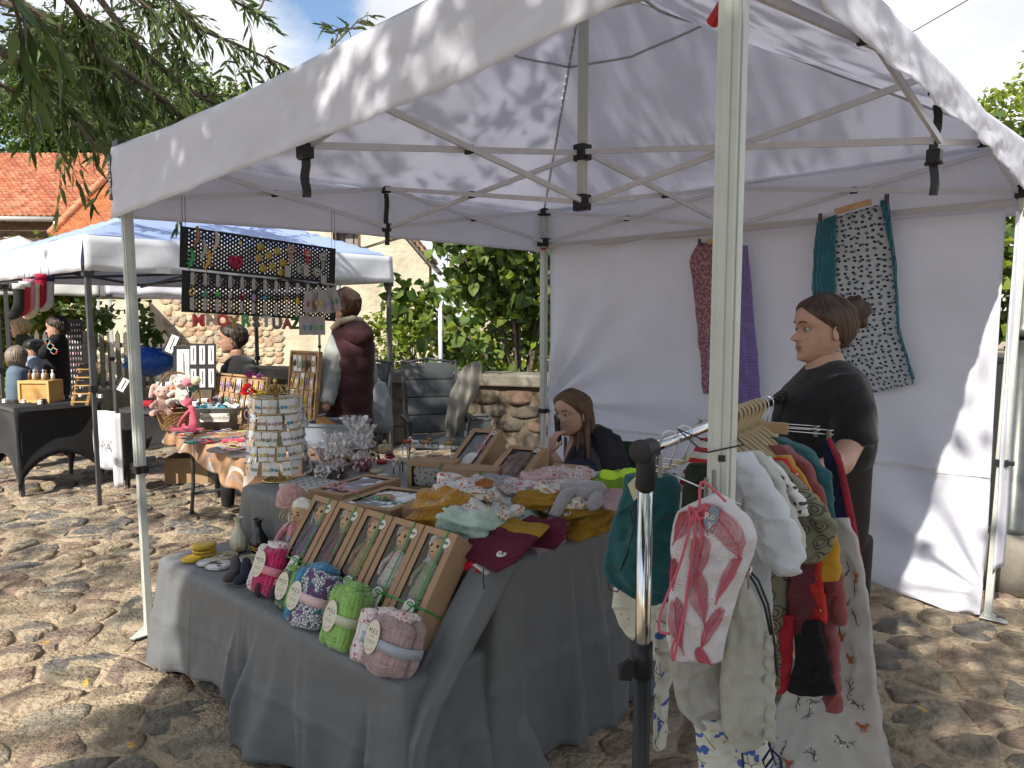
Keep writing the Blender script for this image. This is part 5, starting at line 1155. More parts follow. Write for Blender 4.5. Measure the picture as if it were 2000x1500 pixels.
# cellophane bags of candles
cel = FILM
def candle(px, py, s_, col, k, tagd=False):
    p = G(px, py, .744); lbs = ['dark candle in clear cellophane, leftmost at the back of the stand', 'black and gold speckled candle in cellophane, nearest the notebooks', 'deep red candle in cellophane with brown paper tag', 'amber candle in cellophane behind the raspberry one', 'raspberry red candle in cellophane with black sticker', 'small brown candle in cellophane in the rear row', 'dark brown candle in cellophane at the back right', 'tall twisted cellophane bag over a green candle, highest of the group']
    t = thing('wrapped_candle', lbs[k], 'candle', p, rnd(0, 3), 'cellophane wrapped candles'); r_ = .038*s_
    b = MB(); b.lathe([(.001, 0), (r_*.9, 0), (r_, .008), (r_, .055*s_), (r_*.9, .062*s_), (.001, .062*s_)], 22); b.build('candle', mat('wax_%d' % k, col, .35, .6, 60, .6, 60, spec=.5), t, True)
    b = MB(); rs_ = random.Random(k)
    def f_(s2, q):
        z = q*.165*s_; rr = lerpt([(0, r_*1.12), (.35, r_*1.22), (.5, r_*.75), (.58, r_*.22), (.66, r_*.30), (.82, r_*.95), (1, r_*1.35)], q)
        a = s2*6.283; w_ = 1+(.10+.25*max(0, q-.55))*math.sin(a*9+k+q*9)+.10*noise.noise(V(math.cos(a)*3, math.sin(a)*3, q*9+k)); rr *= w_
        return V(rr*math.cos(a), rr*math.sin(a), z+(.018*noise.noise(V(a*3, q*3, k)) if q > .6 else 0))
    b.grid(f_, 54, 22, closeu=True); b.build('cellophane', cel2, t, False)
    b = MB(); b.tube([(r_*.22*math.cos(a), r_*.22*math.sin(a), .097*s_) for a in [i/12*6.283 for i in range(12)]], .003, 5, closed=True); b.build('tie', mat('twine', (0, 0, 0)), t)
    if tagd:
        b = MB(); b.box((0, 0, 0), (.045, .002, .032)); g_ = b.build('gift_tag', kraft if tagd == 1 else ivory, t, loc=(.01, -r_*1.3, .075)); g_.rotation_euler = (0, .5, -t.rotation_euler.z); b = MB(); b.ell((0, -.0015, 0), (.014, .001, .008), None, 6, 12); b.build('tag_logo', ink, g_)
m = bpy.data.materials.new('cellophane'); m.use_nodes = True; N = m.node_tree.nodes; N.clear(); o = N.new('ShaderNodeOutputMaterial'); ms = N.new('ShaderNodeMixShader'); ms.inputs[0].default_value = .32
t1 = N.new('ShaderNodeBsdfTransparent'); t2 = N.new('ShaderNodeBsdfGlossy'); t2.inputs[1].default_value = .12; m.node_tree.links.new(t1.outputs[0], ms.inputs[1]); m.node_tree.links.new(t2.outputs[0], ms.inputs[2]); m.node_tree.links.new(ms.outputs[0], o.inputs[0]); cel2 = m; MATS['cellophane'] = m
for k, (px, py, s_, c, tg) in enumerate(((612, 925, .95, (.03, .02, .03), 0), (636, 942, 1.05, (.08, .06, .03), 0), (662, 932, 1.0, (.12, .012, .02), 1), (675, 912, 1.05, (.20, .07, .015), 0), (708, 918, 1.05, (.28, .012, .05), 2), (650, 900, .9, (.10, .05, .03), 0), (715, 895, 1.1, (.09, .04, .03), 2), (692, 893, 1.35, (.06, .09, .04), 0))):
    candle(px, py, s_, c, k, tg)
# acrylic riser with dachshund figurines and little resin dishes
acr = FILM
sh = thing('acrylic_riser', 'two level clear acrylic riser with small dog figurines behind the boxes', 'display stand', TW(.83, 1.03, .744), TH+.45)
for z, w_, y_ in ((.125, .30, .03), (.065, .34, -.03)):
    b = MB(); b.box((0, y_, z), (w_, .09, .004)); b.build('shelf', mat('acrylic', (.35, .37, .38), .08, spec=.8, alpha=.55), sh); 
    for sx in (-1, 1):
        for sy in (-1, 1): b = MB(); b.tube([(sx*(w_/2-.02), y_+sy*.035, 0), (sx*(w_/2-.02), y_+sy*.035, z)], .004, 6); b.build('leg', mat('steel_wire'), sh, True)
def dog(x, col, k, lb):
    p = sh.matrix_basis @ V(0, 0, 0); M_ = Matrix.Translation(sh.location) @ Matrix.Rotation(sh.rotation_euler.z, 4, 'Z'); l_ = M_ @ V(x, .03, .128)
    b = MB(); s_ = .8
    b.tube([(-.022*s_, 0, .022*s_), (0, 0, .023*s_), (.022*s_, 0, .024*s_)], [.009*s_, .009*s_, .011*s_], 10); b.tube([(.022*s_, 0, .028*s_), (.03*s_, 0, .042*s_)], .006*s_, 8); b.ell((.033*s_, 0, .046*s_), (.010*s_, .007*s_, .008*s_), None, 8, 10); b.ell((.043*s_, 0, .043*s_), (.008*s_, .004*s_, .004*s_), None, 6, 8)
    for sy in (-1, 1): b.ell((.028*s_, sy*.008*s_, .042*s_), (.004*s_, .003*s_, .009*s_), None, 6, 6)
    for sx in (-.02, .02):
        for sy in (-1, 1): b.tube([(sx*s_, sy*.006*s_, .02*s_), (sx*s_, sy*.006*s_, 0)], .004*s_, 6)
    b.tube([(-.028*s_, 0, .024*s_), (-.042*s_, 0, .034*s_)], .0025*s_, 5)
    o = b.build('dog_figurine', mat('dog_%d' % k, col, .4, .1, 40, spec=.5), smooth=True, remesh=.002, sm=3, loc=l_, rot=(0, 0, sh.rotation_euler.z+rnd(-.4, .4)+(math.pi if k % 2 else 0))); tag(o, lb, 'figurine', 'dachshund figurines on the acrylic riser')
for k, (x, c, lb) in enumerate(((-.12, (.35, .05, .03), 'reddish brown dog figurine at the left end of the riser'), (-.075, (.55, .55, .53), 'white and black dog figurine on the acrylic riser'), (-.02, (.35, .16, .05), 'brown long eared dog figurine in the middle of the riser'), (.03, (.12, .10, .10), 'dark grey dog figurine on the riser'), (.10, (.42, .20, .05), 'golden tan dachshund figurine at the right end of the riser'))): dog(x, c, k, lb)
for k, (px, py, c, lb, r_) in enumerate(((745, 905, (.4, .02, .05), 'raspberry red resin dish under the acrylic riser', .03), (762, 895, (.3, .01, .02), 'dark red round resin dish beside the raspberry one', .028), (783, 903, (.5, .3, .05), 'orange flower shaped resin dish', .026), (735, 925, (.5, .45, .25), 'gold trimmed resin bowl near the cellophane bags', .032), (748, 934, (.55, .55, .5), 'white card packet by the gold bowl', .028))):
    p = G(px, py, .744); b = MB(); b.lathe([(.001, 0), (r_*.8, 0), (r_, .018), (r_*.93, .019), (r_*.7, .006), (.001, .005)], 26, flute=.05, fn=8); tag(b.build('resin_dish', mat('dish_%d' % k, c, .2, spec=.6), smooth=True, loc=p), lb, 'dish', 'small resin dishes around the riser')
t = thing('trinket_jar', 'knobbly cream lidded trinket jar behind the dog figurines', 'jar', G(752, 885, .77)); b = MB(); b.lathe([(.001, 0), (.035, 0), (.042, .02), (.036, .045), (.001, .05)], 26, flute=.06, fn=9); b.build('jar_body', mat('cream_knobbly', (.40, .34, .20), .5, .3, 60, .9, 80, 'vor'), t, True); b = MB(); b.ell((0, 0, .06), (.012, .012, .014), None, 6, 8); b.build('knob', mat('cream_knobbly'), t, True)
# ------------------------------------------------------------------ jewellery table
JZ = .65; c1, c2, c3 = G(330, 838, JZ), G(478, 898, JZ), G(648, 858, JZ)
jt = thing('jewellery_table', 'folding table on curved black legs, cloth printed with swirling wood grain', 'table', (c1.x, c1.y, 0), math.atan2(c2.y-c1.y, c2.x-c1.x))
JL = (c2-c1).length; JD = .80
swirl = mat('swirl_wood_cloth', (.36, .21, .115), .8, .6, 3.5, stretch=(1, .6, .6), layers=(('stripey', 2.2, .93, (.50, .43, .38), 16), ('stripez', 2.6, .94, (.24, .19, .17), 14)))
b = MB(); b.box((JL/2, JD/2, JZ-.03), (JL-.02, JD-.02, .03)); b.build('tabletop', dk, jt)
def jcl(s_, t):
    d = t; x = -.01+s_*(JL+.02)
    if d < .5: return V(x, JD*(1-d/.5)-.0, JZ+.004*noise.noise(V(x*6, d*6, 0)))
    q = (d-.5)/.5; sag = .10+.12*s_**2+.012*math.sin(x*20); return V(x, -.005-.03*q-.02*q*math.sin(x*14+q*2), JZ-sag*q)
b = MB(); b.grid(jcl, 70, 24)
def jcl2(s_, t): q = t; y = JD*s_-.005; return V(JL+.01+.03*q+.02*q*math.sin(y*14), y-.03*q*(1-s_), JZ-(.22-.10*s_)*q)
b.grid(jcl2, 30, 10); b.build('printed_cloth', swirl, jt, True, solid=.002)
for x in (.28, JL-.25):
    for y in (.08, JD-.08):
        b = MB(); b.tube(spline([(x, y, JZ-.03), (x, y, .32), (x-.03, y-.0, .17), (x-.08, y, .01)], 5), .014, 8); b.build('leg', dk, jt, True)
    b = MB(); b.tube([(x-.03, .08, .18), (x-.03, JD-.08, .18)], .013, 8); b.build('crossbar', dk, jt, True); b = MB(); b.tube([(x, JD/2, JZ-.05), (x+.25, JD/2, .3), (x-.02, JD/2, .2)], .008, 6); b.build('brace', alu2, jt, True)
def JT(px, py, z=JZ+.004): return G(px, py, z)
# wicker basket with plush toys
bp = JT(350, 838); bk = thing('wicker_basket', 'round wicker basket with tall hoop handle full of plush trinkets', 'basket', bp, .2)
wick = mat('wicker', (.30, .17, .07), .8, .3, 30, .9, 70, 'weave', bdist=.006)
b = MB(); n_ = 40
for k in range(11):
    z = .006+k*.012; r_ = .11+.035*(k/10)**.8; b.tube([((r_+.005*(1 if (i+k) % 2 else -1))*math.cos(i/n_*6.283), (r_+.005*(1 if (i+k) % 2 else -1))*.8*math.sin(i/n_*6.283), z) for i in range(n_)], .0075, 5, closed=True)
b.build('woven_side', wick, bk, True, kind='stuff'); b = MB(); b.tube([(.15*math.cos(i/n_*6.283), .12*math.sin(i/n_*6.283), .135) for i in range(n_)], .010, 6, closed=True); b.build('rim', wick, bk, True)
b = MB(); b.tube([(.20*math.cos(a)*(.74+.26*math.sin(a)), 0, .13+.30*math.sin(a)) for a in [i/24*math.pi for i in range(25)]], .008, 8); b.build('handle', wick, bk, True)
def fluff(lb, cat, name, p, r, c, k, par=None):
    b = MB(); b.ell((0, 0, 0), r, None, 14, 18, nz_=.12); o = b.build(name, mat('fluff_%d' % k, c, .95, .15, 40, .9, 120, bdist=.008, sheen=.5), par, True, loc=p); return tag(o, lb, cat) if not par else o
def bunny(lb, p, rz, c, k, s_=1.0, sprawl=0):
    t = thing('plush_toy', lb, 'plush toy', p, rz); m_ = mat('fluff_%d' % k, c, .95, .15, 40, .9, 120, bdist=.008, sheen=.5); b = MB()
    b.ell((0, 0, .05*s_), (.045*s_, .04*s_, .055*s_), None, 12, 14); b.ell((0, -.01*s_, .13*s_), (.042*s_, .038*s_, .038*s_), None, 12, 14)
    for sx in (-1, 1):
        b.tube(spline([(sx*.02*s_, 0, .16*s_), (sx*.05*s_, 0, .17*s_), (sx*.065*s_, -.01*s_, .10*s_)], 4), .014*s_, 8); b.tube([(sx*.03*s_, -.02*s_, .08*s_), (sx*.06*s_, -.06*s_, .05*s_)], .014*s_, 8); b.tube([(sx*.03*s_, -.03*s_, .02*s_), (sx*.05*s_, -.10*s_, .015*s_)], .018*s_, 8)
    b.ell((0, -.05*s_, .12*s_), (.016*s_, .014*s_, .012*s_), None, 6, 8); b.build('plush_body', m_, t, True, remesh=.006); b = MB()
    for sx in (-1, 1): b.ell((sx*.016*s_, -.045*s_, .142*s_), .004*s_, None, 5, 6)
    b.build('eyes', ink, t); return t
bunny('pale pink long eared plush bunny lolling over the basket rim', bp+V(-.10, -.03, .12), .3, (.55, .33, .28), 1, 1.25)
bunny('white plush animal hanging under the basket handle', bp+V(.03, .0, .20), 0, (.55, .5, .43), 2, 1.2)
tag(fluff('coral pink fluffy pompom on the left of the basket', 'pompom', 'pompom', bp+V(-.085, 0, .27), (.045, .04, .042), (.55, .17, .16), 3), group=None)
fluff('bright pink pompom hanging at the basket handle', 'pompom', 'pompom', bp+V(.085, -.02, .36), (.038, .036, .034), (.62, .18, .24), 4)
fluff('cream pompom right of the pink one', 'pompom', 'pompom', bp+V(.145, -.01, .37), (.036, .036, .034), (.58, .52, .33), 5)
fluff('small turquoise pompom tucked behind the pink one', 'pompom', 'pompom', bp+V(.10, .03, .31), (.032, .03, .03), (.05, .26, .22), 6)
b = MB()
for k in range(26): b.ell((.008*math.sin(k*2.4), .006*math.cos(k*1.7), -k*.007), .009, None, 5, 7)
tag(b.build('bead_garland', mat('amber_beads', (.55, .14, .02), .25, .3, 60, spec=.6), smooth=True, loc=bp+V(-.015, -.03, .33)), 'orange bead garland dangling inside the basket hoop', 'bead garland')
# pink long limbed plush cat (plain toy) leaning on the basket
t = thing('plush_toy', 'raspberry pink long limbed plush cat sitting against the basket', 'plush toy', JT(372, 846), -.5); b = MB()
b.tube(spline([(.03, 0, .01), (.04, 0, .08), (.03, 0, .17), (.02, 0, .20)], 5), [.04, .042, .04, .038, .036, .034, .03, .027, .025, .022, .022, .022, .022, .022, .022, .022][:16], 12); b.ell((-.01, -.01, .225), (.04, .034, .034), None, 12, 14); b.ell((-.045, -.015, .22), (.02, .02, .016), None, 8, 10)
for sx in (-1, 1): b.ell((.0, sx*.025, .26), (.012, .008, .014), None, 6, 8); b.tube(spline([(.03, sx*.03, .17), (-.02, sx*.05, .11), (-.07, sx*.05, .05)], 5), .012, 8); b.tube(spline([(.02, sx*.03, .02), (-.05, sx*.04, .03), (-.12, sx*.05, .02)], 5), .015, 8); b.ell((-.135, sx*.05, .03), (.02, .016, .03), None, 8, 10)
b.tube(spline([(.06, 0, .02), (.10, .02, .04), (.10, .06, .02)], 5), .008, 6); b.build('plush_body', mat('raspberry_plush', (.45, .07, .12), .9, .1, 40, .6, 140, sheen=.5), t, True, remesh=.006)
b = MB(); b.ell((-.063, -.015, .226), (.007, .008, .006), None, 5, 8); b.ell((-.035, -.035, .24), .006, None, 5, 6); b.build('nose_and_eye', mat('dark_red', (.25, .01, .02), .5), t)
# zinc tub with a name card
tb = thing('metal_tub', 'grey metal tub with a white name card, filled with small bagged goods', 'tub', JT(432, 836), .06)
tubm = mat('grey_tub', (.155, .165, .16), .5, .1, 6, metal=.3)
b = MB(); ring = lambda a_, c_, z: [V(math.copysign(abs(math.cos(t_))**.5, math.cos(t_))*a_, math.copysign(abs(math.sin(t_))**.5, math.sin(t_))*c_, z) for t_ in [i/40*6.283 for i in range(40)]]
b.loft([ring(.155, .09, 0), ring(.185, .105, .16), ring(.192, .112, .165), ring(.180, .100, .165), ring(.155, .09, .03)]); b.build('tub_body', tubm, tb, True)
b = MB(); b.prism([(-.105, -.032), (-.11, 0), (-.105, .032), (.105, .032), (.11, 0), (.105, -.032)], .003, Matrix.Rotation(math.pi/2, 4, 'X')); nc = b.build('name_card', cream, tb, loc=(-.01, -.106, .095), rot=(-.08, 0, 0)); text('Jaunkundzēm', .042, inkg, nc, (0, -.0045, 0), (math.pi/2, 0, 0))
for sx in (-1, 1): b = MB(); b.ell((-.01+sx*.097, -.112, .118), .006, None, 6, 8); b.build('rivet', wick, tb)
b = MB(); rs_ = random.Random(2)
for k in range(60): b.box((rs_.uniform(-.15, .15), rs_.uniform(-.08, .08), .15+rs_.uniform(0, .03)), (.05, .035, .004), (rs_.uniform(-.7, .7), rs_.uniform(-.7, .7), rs_.uniform(0, 3)), rs_.randrange(4))
b.build('bagged_trinkets', [mat('silver_gauze'), card, ear_m[0], cel2], tb, kind='stuff')
# necklaces, hair ties and cards strewn on the cloth
tray = mat('slate', (.10, .09, .09), .6)
for k, (px, py, r_) in enumerate(((395, 862, .12), (445, 878, .13), (478, 888, .10))):
    b = MB(); b.lathe([(.001, 0), (r_, 0), (r_, .006), (.001, .006)], 28); tag(b.build('slate_disc', tray, loc=JT(px, py)), ['dark round display disc at the left of the jewellery cloth', 'dark round display disc under the tangle of necklaces', 'dark disc nearest the table tip'][k], 'display disc', 'dark display discs on the jewellery table')
rs_ = random.Random(6); jc = [mat('bead_%d' % i, c, .4, spec=.5) for i, c in enumerate([(.5, .5, .5), (.45, .02, .05), (.06, .35, .3), (.55, .2, .25), (.08, .1, .25), (.5, .45, .1), (.02, .02, .02), (.6, .6, .62)])]
for k in range(46):
    px, py = rs_.uniform(355, 480), rs_.uniform(838, 888)
    if py > 842+(px-340)*.42: py -= 22
    p = JT(px, py, JZ+.014); r_ = rs_.uniform(.016, .04); b = MB(); b.tube([(r_*math.cos(a)*(1+.2*math.sin(3*a+k)), r_*.8*math.sin(a), .003*math.sin(2*a)) for a in [i/18*6.283 for i in range(18)]], rs_.uniform(.002, .0045), 5, closed=True)
    tag(b.build('bracelet', jc[k % 8], smooth=True, loc=p), 'small beaded bracelet or hair tie strewn on the jewellery cloth', 'bracelet', 'bracelets and hair ties strewn on the cloth')
b = MB(); b.box((0, 0, .008), (.16, .05, .016)); tag(b.build('pink_comb', mat('hot_pink_plastic', (.6, .06, .15), .4), loc=JT(458, 862), rot=(0, 0, .3), bevel=.004), 'hot pink hair accessory at the right of the tub', 'hair clip')
for k, (px, py, rz) in enumerate(((470, 872, .4), (462, 880, .1))):
    b = MB(); b.grid(lambda s_, t_: V(.17*(s_-.5), .06*(t_-.5), .012+.008*math.sin(s_*8+k)+.004*math.sin(t_*5)), 8, 4); tag(b.build('ribbon_packet', pink_rib, smooth=True, loc=JT(px, py), rot=(0, 0, rz), solid=.003), ['pink packet of ribbons lying by the hair clip', 'second pink packet spilling towards the table tip'][k], 'packet')
b = MB(); b.box((0, 0, .01), (.2, .03, .02)); tag(b.build('wood_strip', wood_g, loc=JT(470, 886), rot=(0, 0, .15)), 'thin wooden strip stand near the table tip', 'stand')
# earring boards
oak = mat('oak_board', (.33, .20, .10), .6, .25, 3, .3, 12, stretch=(1, 1, 7))
def board(label, pbl, pbr, h, rows, ncol, seed, thick=.02, tilt=-.18, cards_m=None):
    """pbl, pbr: lower corners on the table"""
    w_ = (pbr-pbl).length; t = thing('earring_board', label, 'earring display board', (pbl+pbr)/2); t.rotation_euler = (tilt, 0, math.atan2((pbr-pbl).y, (pbr-pbl).x))
    b = MB(); b.box((0, 0, h/2), (w_, .008, h)); b.build('back_panel', oak, t)
    for sx in (-1, 1): b = MB(); b.box((sx*(w_/2+.004), -.006, h/2), (.014, .03, h)); b.build('side_frame', oak, t, bevel=.001)
    b = MB(); b.box((0, -.006, h+.005), (w_+.022, .03, .014)); b.build('top_frame', oak, t, bevel=.001)
    b = MB(); b.bar((0, .01, h*.7), (0, .14, 0.0), .06, .008, up=(0, 1, 0)); b.build('back_strut', oak, t)
    rs_ = random.Random(seed); kc = kraft
    for j in range(rows):
        z = h-.03-(h-.05)*j/rows
        b = MB(); b.box((0, -.012, z+.012), (w_-.02, .012, .006)); b.build('shelf_strip', oak, t)
        for i in range(ncol):
            x = -w_/2+.02+(w_-.04)*(i+.5)/ncol; o = b_card = None
            b = MB(); ch = (h-.05)/rows*.92; cw = (w_-.04)/ncol*.8; b.box((0, 0, -ch/2), (cw, .0012, ch)); c = b.build('earring_card', kraft if rs_.random() < .8 else card, t, loc=(x, -.02, z+.01), rot=(rs_.uniform(-.1, .1), rs_.uniform(-.06, .06), 0))
            b = MB(); mk = rs_.choice([ear_m[4], ear_m[6], ear_m[3], ear_m[5], gold, ear_m[7], card])
            for sx in (-1, 1): b.tube([(sx*cw*.22, -.003, -ch*.25), (sx*cw*.22+.002, -.004, -ch*.5), (sx*cw*.22, -.003, -ch*rs_.uniform(.6, .95))], [.0012, cw*.13, cw*.08], 6)
            b.build('earrings', mk, c, True)
    return t
board('wide oak earring board with kraft cards, left of the red flower', JT(412, 828), JT(514, 846), .40, 3, 9, 1, tilt=-.16)
board('narrow tall oak earring board with white tassel earrings, by the woman in the vest', JT(560, 868), JT(612, 878), .62, 5, 5, 2, tilt=-.12)
b = MB(); b.add([(0, 0, 0), (.34, .05, 0), (0, .0, .22), (0, .12, 0), (.34, .17, 0), (0, .12, .22)], [(0, 1, 2), (3, 5, 4), (0, 3, 4, 1), (1, 4, 5, 2), (0, 2, 5, 3)]); q = JT(618, 885); tag(b.build('wood_wedge', mat('orange_wood', (.32, .15, .05), .55, .2, 3, stretch=(1, 6, 1)), loc=q, rot=(0, 0, -.2)), 'orange brown wooden wedge stand right of the narrow earring board', 'wood stand')
bx = thing('glasses_box', 'brown leather lined box of rings behind the brass stand', 'box', JT(520, 826, JZ+.1), -.15); b = MB(); b.box((0, 0, .06), (.30, .14, .12)); b.build('box_body', mat('dark_brown', (.07, .035, .02), .5, .1, 8), bx, bevel=.004)
b = MB(); [b.tube([(x, -.075, .07+.03*math.sin(a)) if 0 else (x+.022*math.cos(a), -.078, .07+.032*math.sin(a)) for a in [i/12*6.283 for i in range(12)]], .0035, 5, closed=True) for x in (-.1, -.04, .03, .09)]; b.build('bangles', card, bx, True, kind='stuff')
def flower(lb, p, r_, c, k):
    t = thing('hair_flower', lb, 'hair flower', p); rs_ = random.Random(k); m_ = mat('petals_%d' % k, c, .8, .2, 30, trans=.2)
    for i in range(14):
        a = i*2.4; q = r_*(.25+.5*(i/14)); b = MB(); b.ell((0, 0, 0), (r_*.42, r_*.36, r_*.05), (rs_.uniform(-.7, .7), rs_.uniform(-.7, .7), a), 5, 9, nz_=.2); b.build('petal', m_, t, True, loc=(q*math.cos(a), -r_*.3*(1-i/14), q*math.sin(a)))
flower('big red artificial flower left of the brass stand', AT(484, 762, 4.35), .05, (.50, .01, .015), 1)
flower('yellow artificial flower right of the red one', AT(508, 768, 4.4), .034, (.55, .42, .02), 2)
flower('mauve hair bow on the wide earring board', AT(487, 730, 4.9), .036, (.35, .06, .30), 3)
flower('second mauve bow with pink tulle beside the first', AT(508, 734, 4.9), .03, (.45, .14, .36), 4)
# black perforated panels with pendants, hung from the left truss
def PU(px, py, u0=0.02):
    d = ray(px, py); du = d.x*cT+d.y*sT; o = TL((0, 0, CAM_H)); t_ = (u0-o.x)/du; w = V(0, 0, CAM_H)+d*t_; return w
A1, A2, A3 = PU(352, 441), PU(658, 486), PU(350, 522)
pw = (A2-A1).length*.99; axx = math.atan2((A2-A1).y, (A2-A1).x); ph_ = A1.z-A3.z
pegm = mat('black_panel', (.012, .012, .013), .5)
def pegpanel(label, top, h, nx, nz_, rollx):
    t = thing('perforated_panel', label, 'perforated panel', top, group='black perforated panels hung from the tent truss'); t.rotation_euler = (0, rollx, axx); b = MB(); mg = .035
    cw, ch = (pw-2*mg)/nx, (h-.02)/nz_; r_ = .0042
    for j in range(nz_):
        for i in range(nx):
            x0, z0 = mg+i*cw, -.01-j*ch; x1, z1 = x0+cw, z0-ch; cx, cz = (x0+x1)/2, (z0+z1)/2
            if (i+j) % 2: b.add([(x0, 0, z0), (x1, 0, z0), (x1, 0, z1), (x0, 0, z1)], [(0, 1, 2, 3)]); continue
            q = [(x0, 0, z0), (x1, 0, z0), (x1, 0, z1), (x0, 0, z1)]+[(cx+r_*math.cos(a), 0, cz+r_*math.sin(a)) for a in [math.pi*(3/4)-k*math.pi/4 for k in range(8)]]
            b.add(q, [(0, 1, 6, 5, 4), (1, 2, 8, 7, 6), (2, 3, 10, 9, 8), (3, 0, 4, 11, 10)])
    b.build('perforated_sheet', pegm, t, solid=.002)
    b = MB(); b.box((mg/2, 0, -h/2), (mg, .004, h)); b.box((pw-mg/2, 0, -h/2), (mg, .004, h)); b.box((pw/2, 0, -.005), (pw, .006, .01)); b.box((pw/2, 0, -h+.005), (pw, .006, .01)); b.build('rim', pegm, t)
    return t
rl = math.asin((A1.z-A2.z)/(A2-A1).length)
p_up = pegpanel('upper black perforated panel with resin lizards, lemons and clock charms', A1, ph_, 54, 18, rl)
low0 = A1+V(0, 0, -ph_-.012); p_lo = pegpanel('lower black perforated panel with two rows of hair clips', low0, ph_*1.02, 54, 18, rl)
def hangp(name, lb, par, x, z, bld, m_, cat, grp, rot=0):
    M_ = Matrix.Translation(par.location) @ Euler(par.rotation_euler).to_matrix().to_4x4(); o = bld.build(name, m_, smooth=True, loc=M_ @ V(x*pw, -.008, -z*ph_)); o.rotation_euler = (Euler(par.rotation_euler).to_matrix() @ Euler((0, rot, 0)).to_matrix()).to_euler(); return tag(o, lb, cat, grp)
def lizard():
    b = MB(); b.tube(spline([(0, 0, .045), (.008, 0, .02), (0, 0, -.01), (-.012, 0, -.035), (-.002, 0, -.055)], 4), [.006, .008, .009, .010, .010, .010, .010, .010, .009, .008, .006, .005, .004, .003, .003, .002, .001], 8)
    for sx in (-1, 1): b.tube([(0, 0, .02), (sx*.022, 0, .03)], .003, 5); b.tube([(0, 0, -.012), (sx*.024, 0, -.02)], .003, 5)
    b.ell((0, 0, .048), (.009, .004, .011), None, 6, 8); return b
rz_c = [('brown', (.30, .16, .06)), ('cream', (.50, .46, .36)), ('grey', (.35, .35, .33)), ('green', (.02, .25, .05)), ('yellow', (.50, .30, .03))]
for k, (x, z, r_) in enumerate(((.09, .25, 1.3), (.20, .30, -.4), (.13, .55, .5), (.06, .80, .2), (.155, .78, .9))): hangp('lizard_charm', rz_c[k][0]+' resin lizard charm on the upper perforated panel', p_up, x, z, lizard(), mat('liz_%d' % k, rz_c[k][1], .3, spec=.6), 'charm', 'resin lizard charms')
lem = mat('lemon_resin', (.42, .33, .06), .3, .3, 60, spec=.6)
for k, (x, z) in enumerate(((.47, .25), (.58, .30), (.525, .45), (.46, .55), (.62, .60), (.55, .72), (.49, .80), (.61, .85))):
    b = MB(); b.lathe([(.001, 0), (.02, 0), (.021, .004), (.001, .005)], 22, M=Matrix.Rotation(math.pi/2, 4, 'X')); [b.bar((0, -.006, 0), (.018*math.cos(a), -.006, .018*math.sin(a)), .001, .001) for a in [i*.785 for i in range(8)]]
    hangp('lemon_charm', 'yellow lemon slice resin charm on the upper perforated panel', p_up, x, z, b, lem, 'charm', 'lemon slice charms')
b = MB(); b.tube(spline([(0, 0, -.03), (.028, 0, 0), (.02, 0, .024), (0, 0, .012), (-.02, 0, .024), (-.028, 0, 0), (0, 0, -.03)], 4), .011, 8); b.ell((0, 0, 0), (.02, .008, .02), None, 6, 10); hangp('heart_charm', 'dark pink heart charm in the middle of the upper panel', p_up, .32, .72, b, mat('heart_pink', (.30, .01, .05), .3), 'charm', None)
b = MB(); b.ell((0, 0, 0), (.012, .006, .014), None, 6, 10); hangp('flower_charm', 'small gold flower charm near the top of the upper panel', p_up, .345, .22, b, gold, 'charm', None)
clk = mat('badge_cream', (.45, .42, .36), .5)
for k, (x, z, c) in enumerate(((.67, .22, (.35, .2, .12)), (.79, .26, (.40, .05, .04)), (.90, .30, (.28, .29, .28)), (.74, .72, (.22, .28, .22)), (.86, .75, (.30, .29, .24)))):
    b = MB(); b.lathe([(.001, 0), (.024, 0), (.026, .004), (.016, .006), (.001, .006)], 26, M=Matrix.Rotation(math.pi/2, 4, 'X'), flute=.05, fn=10); o = hangp('brooch_badge', ['brown', 'red', 'grey', 'green', 'olive'][k]+' rimmed round eyed brooch on the upper panel', p_up, x, z, b, mat('badge_%d' % k, c, .5), 'brooch', 'round eyed brooches')
    b = MB(); b.lathe([(.001, .0062), (.014, .0062), (.014, .0075), (.001, .0075)], 18, M=Matrix.Rotation(math.pi/2, 4, 'X')); b.build('face', clk, o); b = MB(); [b.ell((sx*.005, -.009, 0), (.004, .001, .005), None, 5, 8) for sx in (-1, 1)]; b.build('eyes', ink, o)
    if k < 3: b = MB(); b.tube([(0, -.003, -.024), (0, -.003, -.07)], .010-.003*(k == 1), 6); b.build('tassel', mat('badge_%d' % k), o)
clipm = mat('clip_grey', (.36, .35, .34), .4, spec=.5)
b = MB(); b.prism([(-.008, -.03), (.008, -.03), (.009, .02), (.004, .03), (-.005, .03), (-.009, .02)], .004, Matrix.Rotation(math.pi/2, 4, 'X')); b.tube([(.006, -.006, .02), (.018, -.010, 0), (.006, -.006, -.024)], .002, 5); clip0 = b.build('hair_clip', clipm); cdat = clip0.data; bpy.data.objects.remove(clip0)
M_ = Matrix.Translation(p_lo.location) @ Euler(p_lo.rotation_euler).to_matrix().to_4x4()
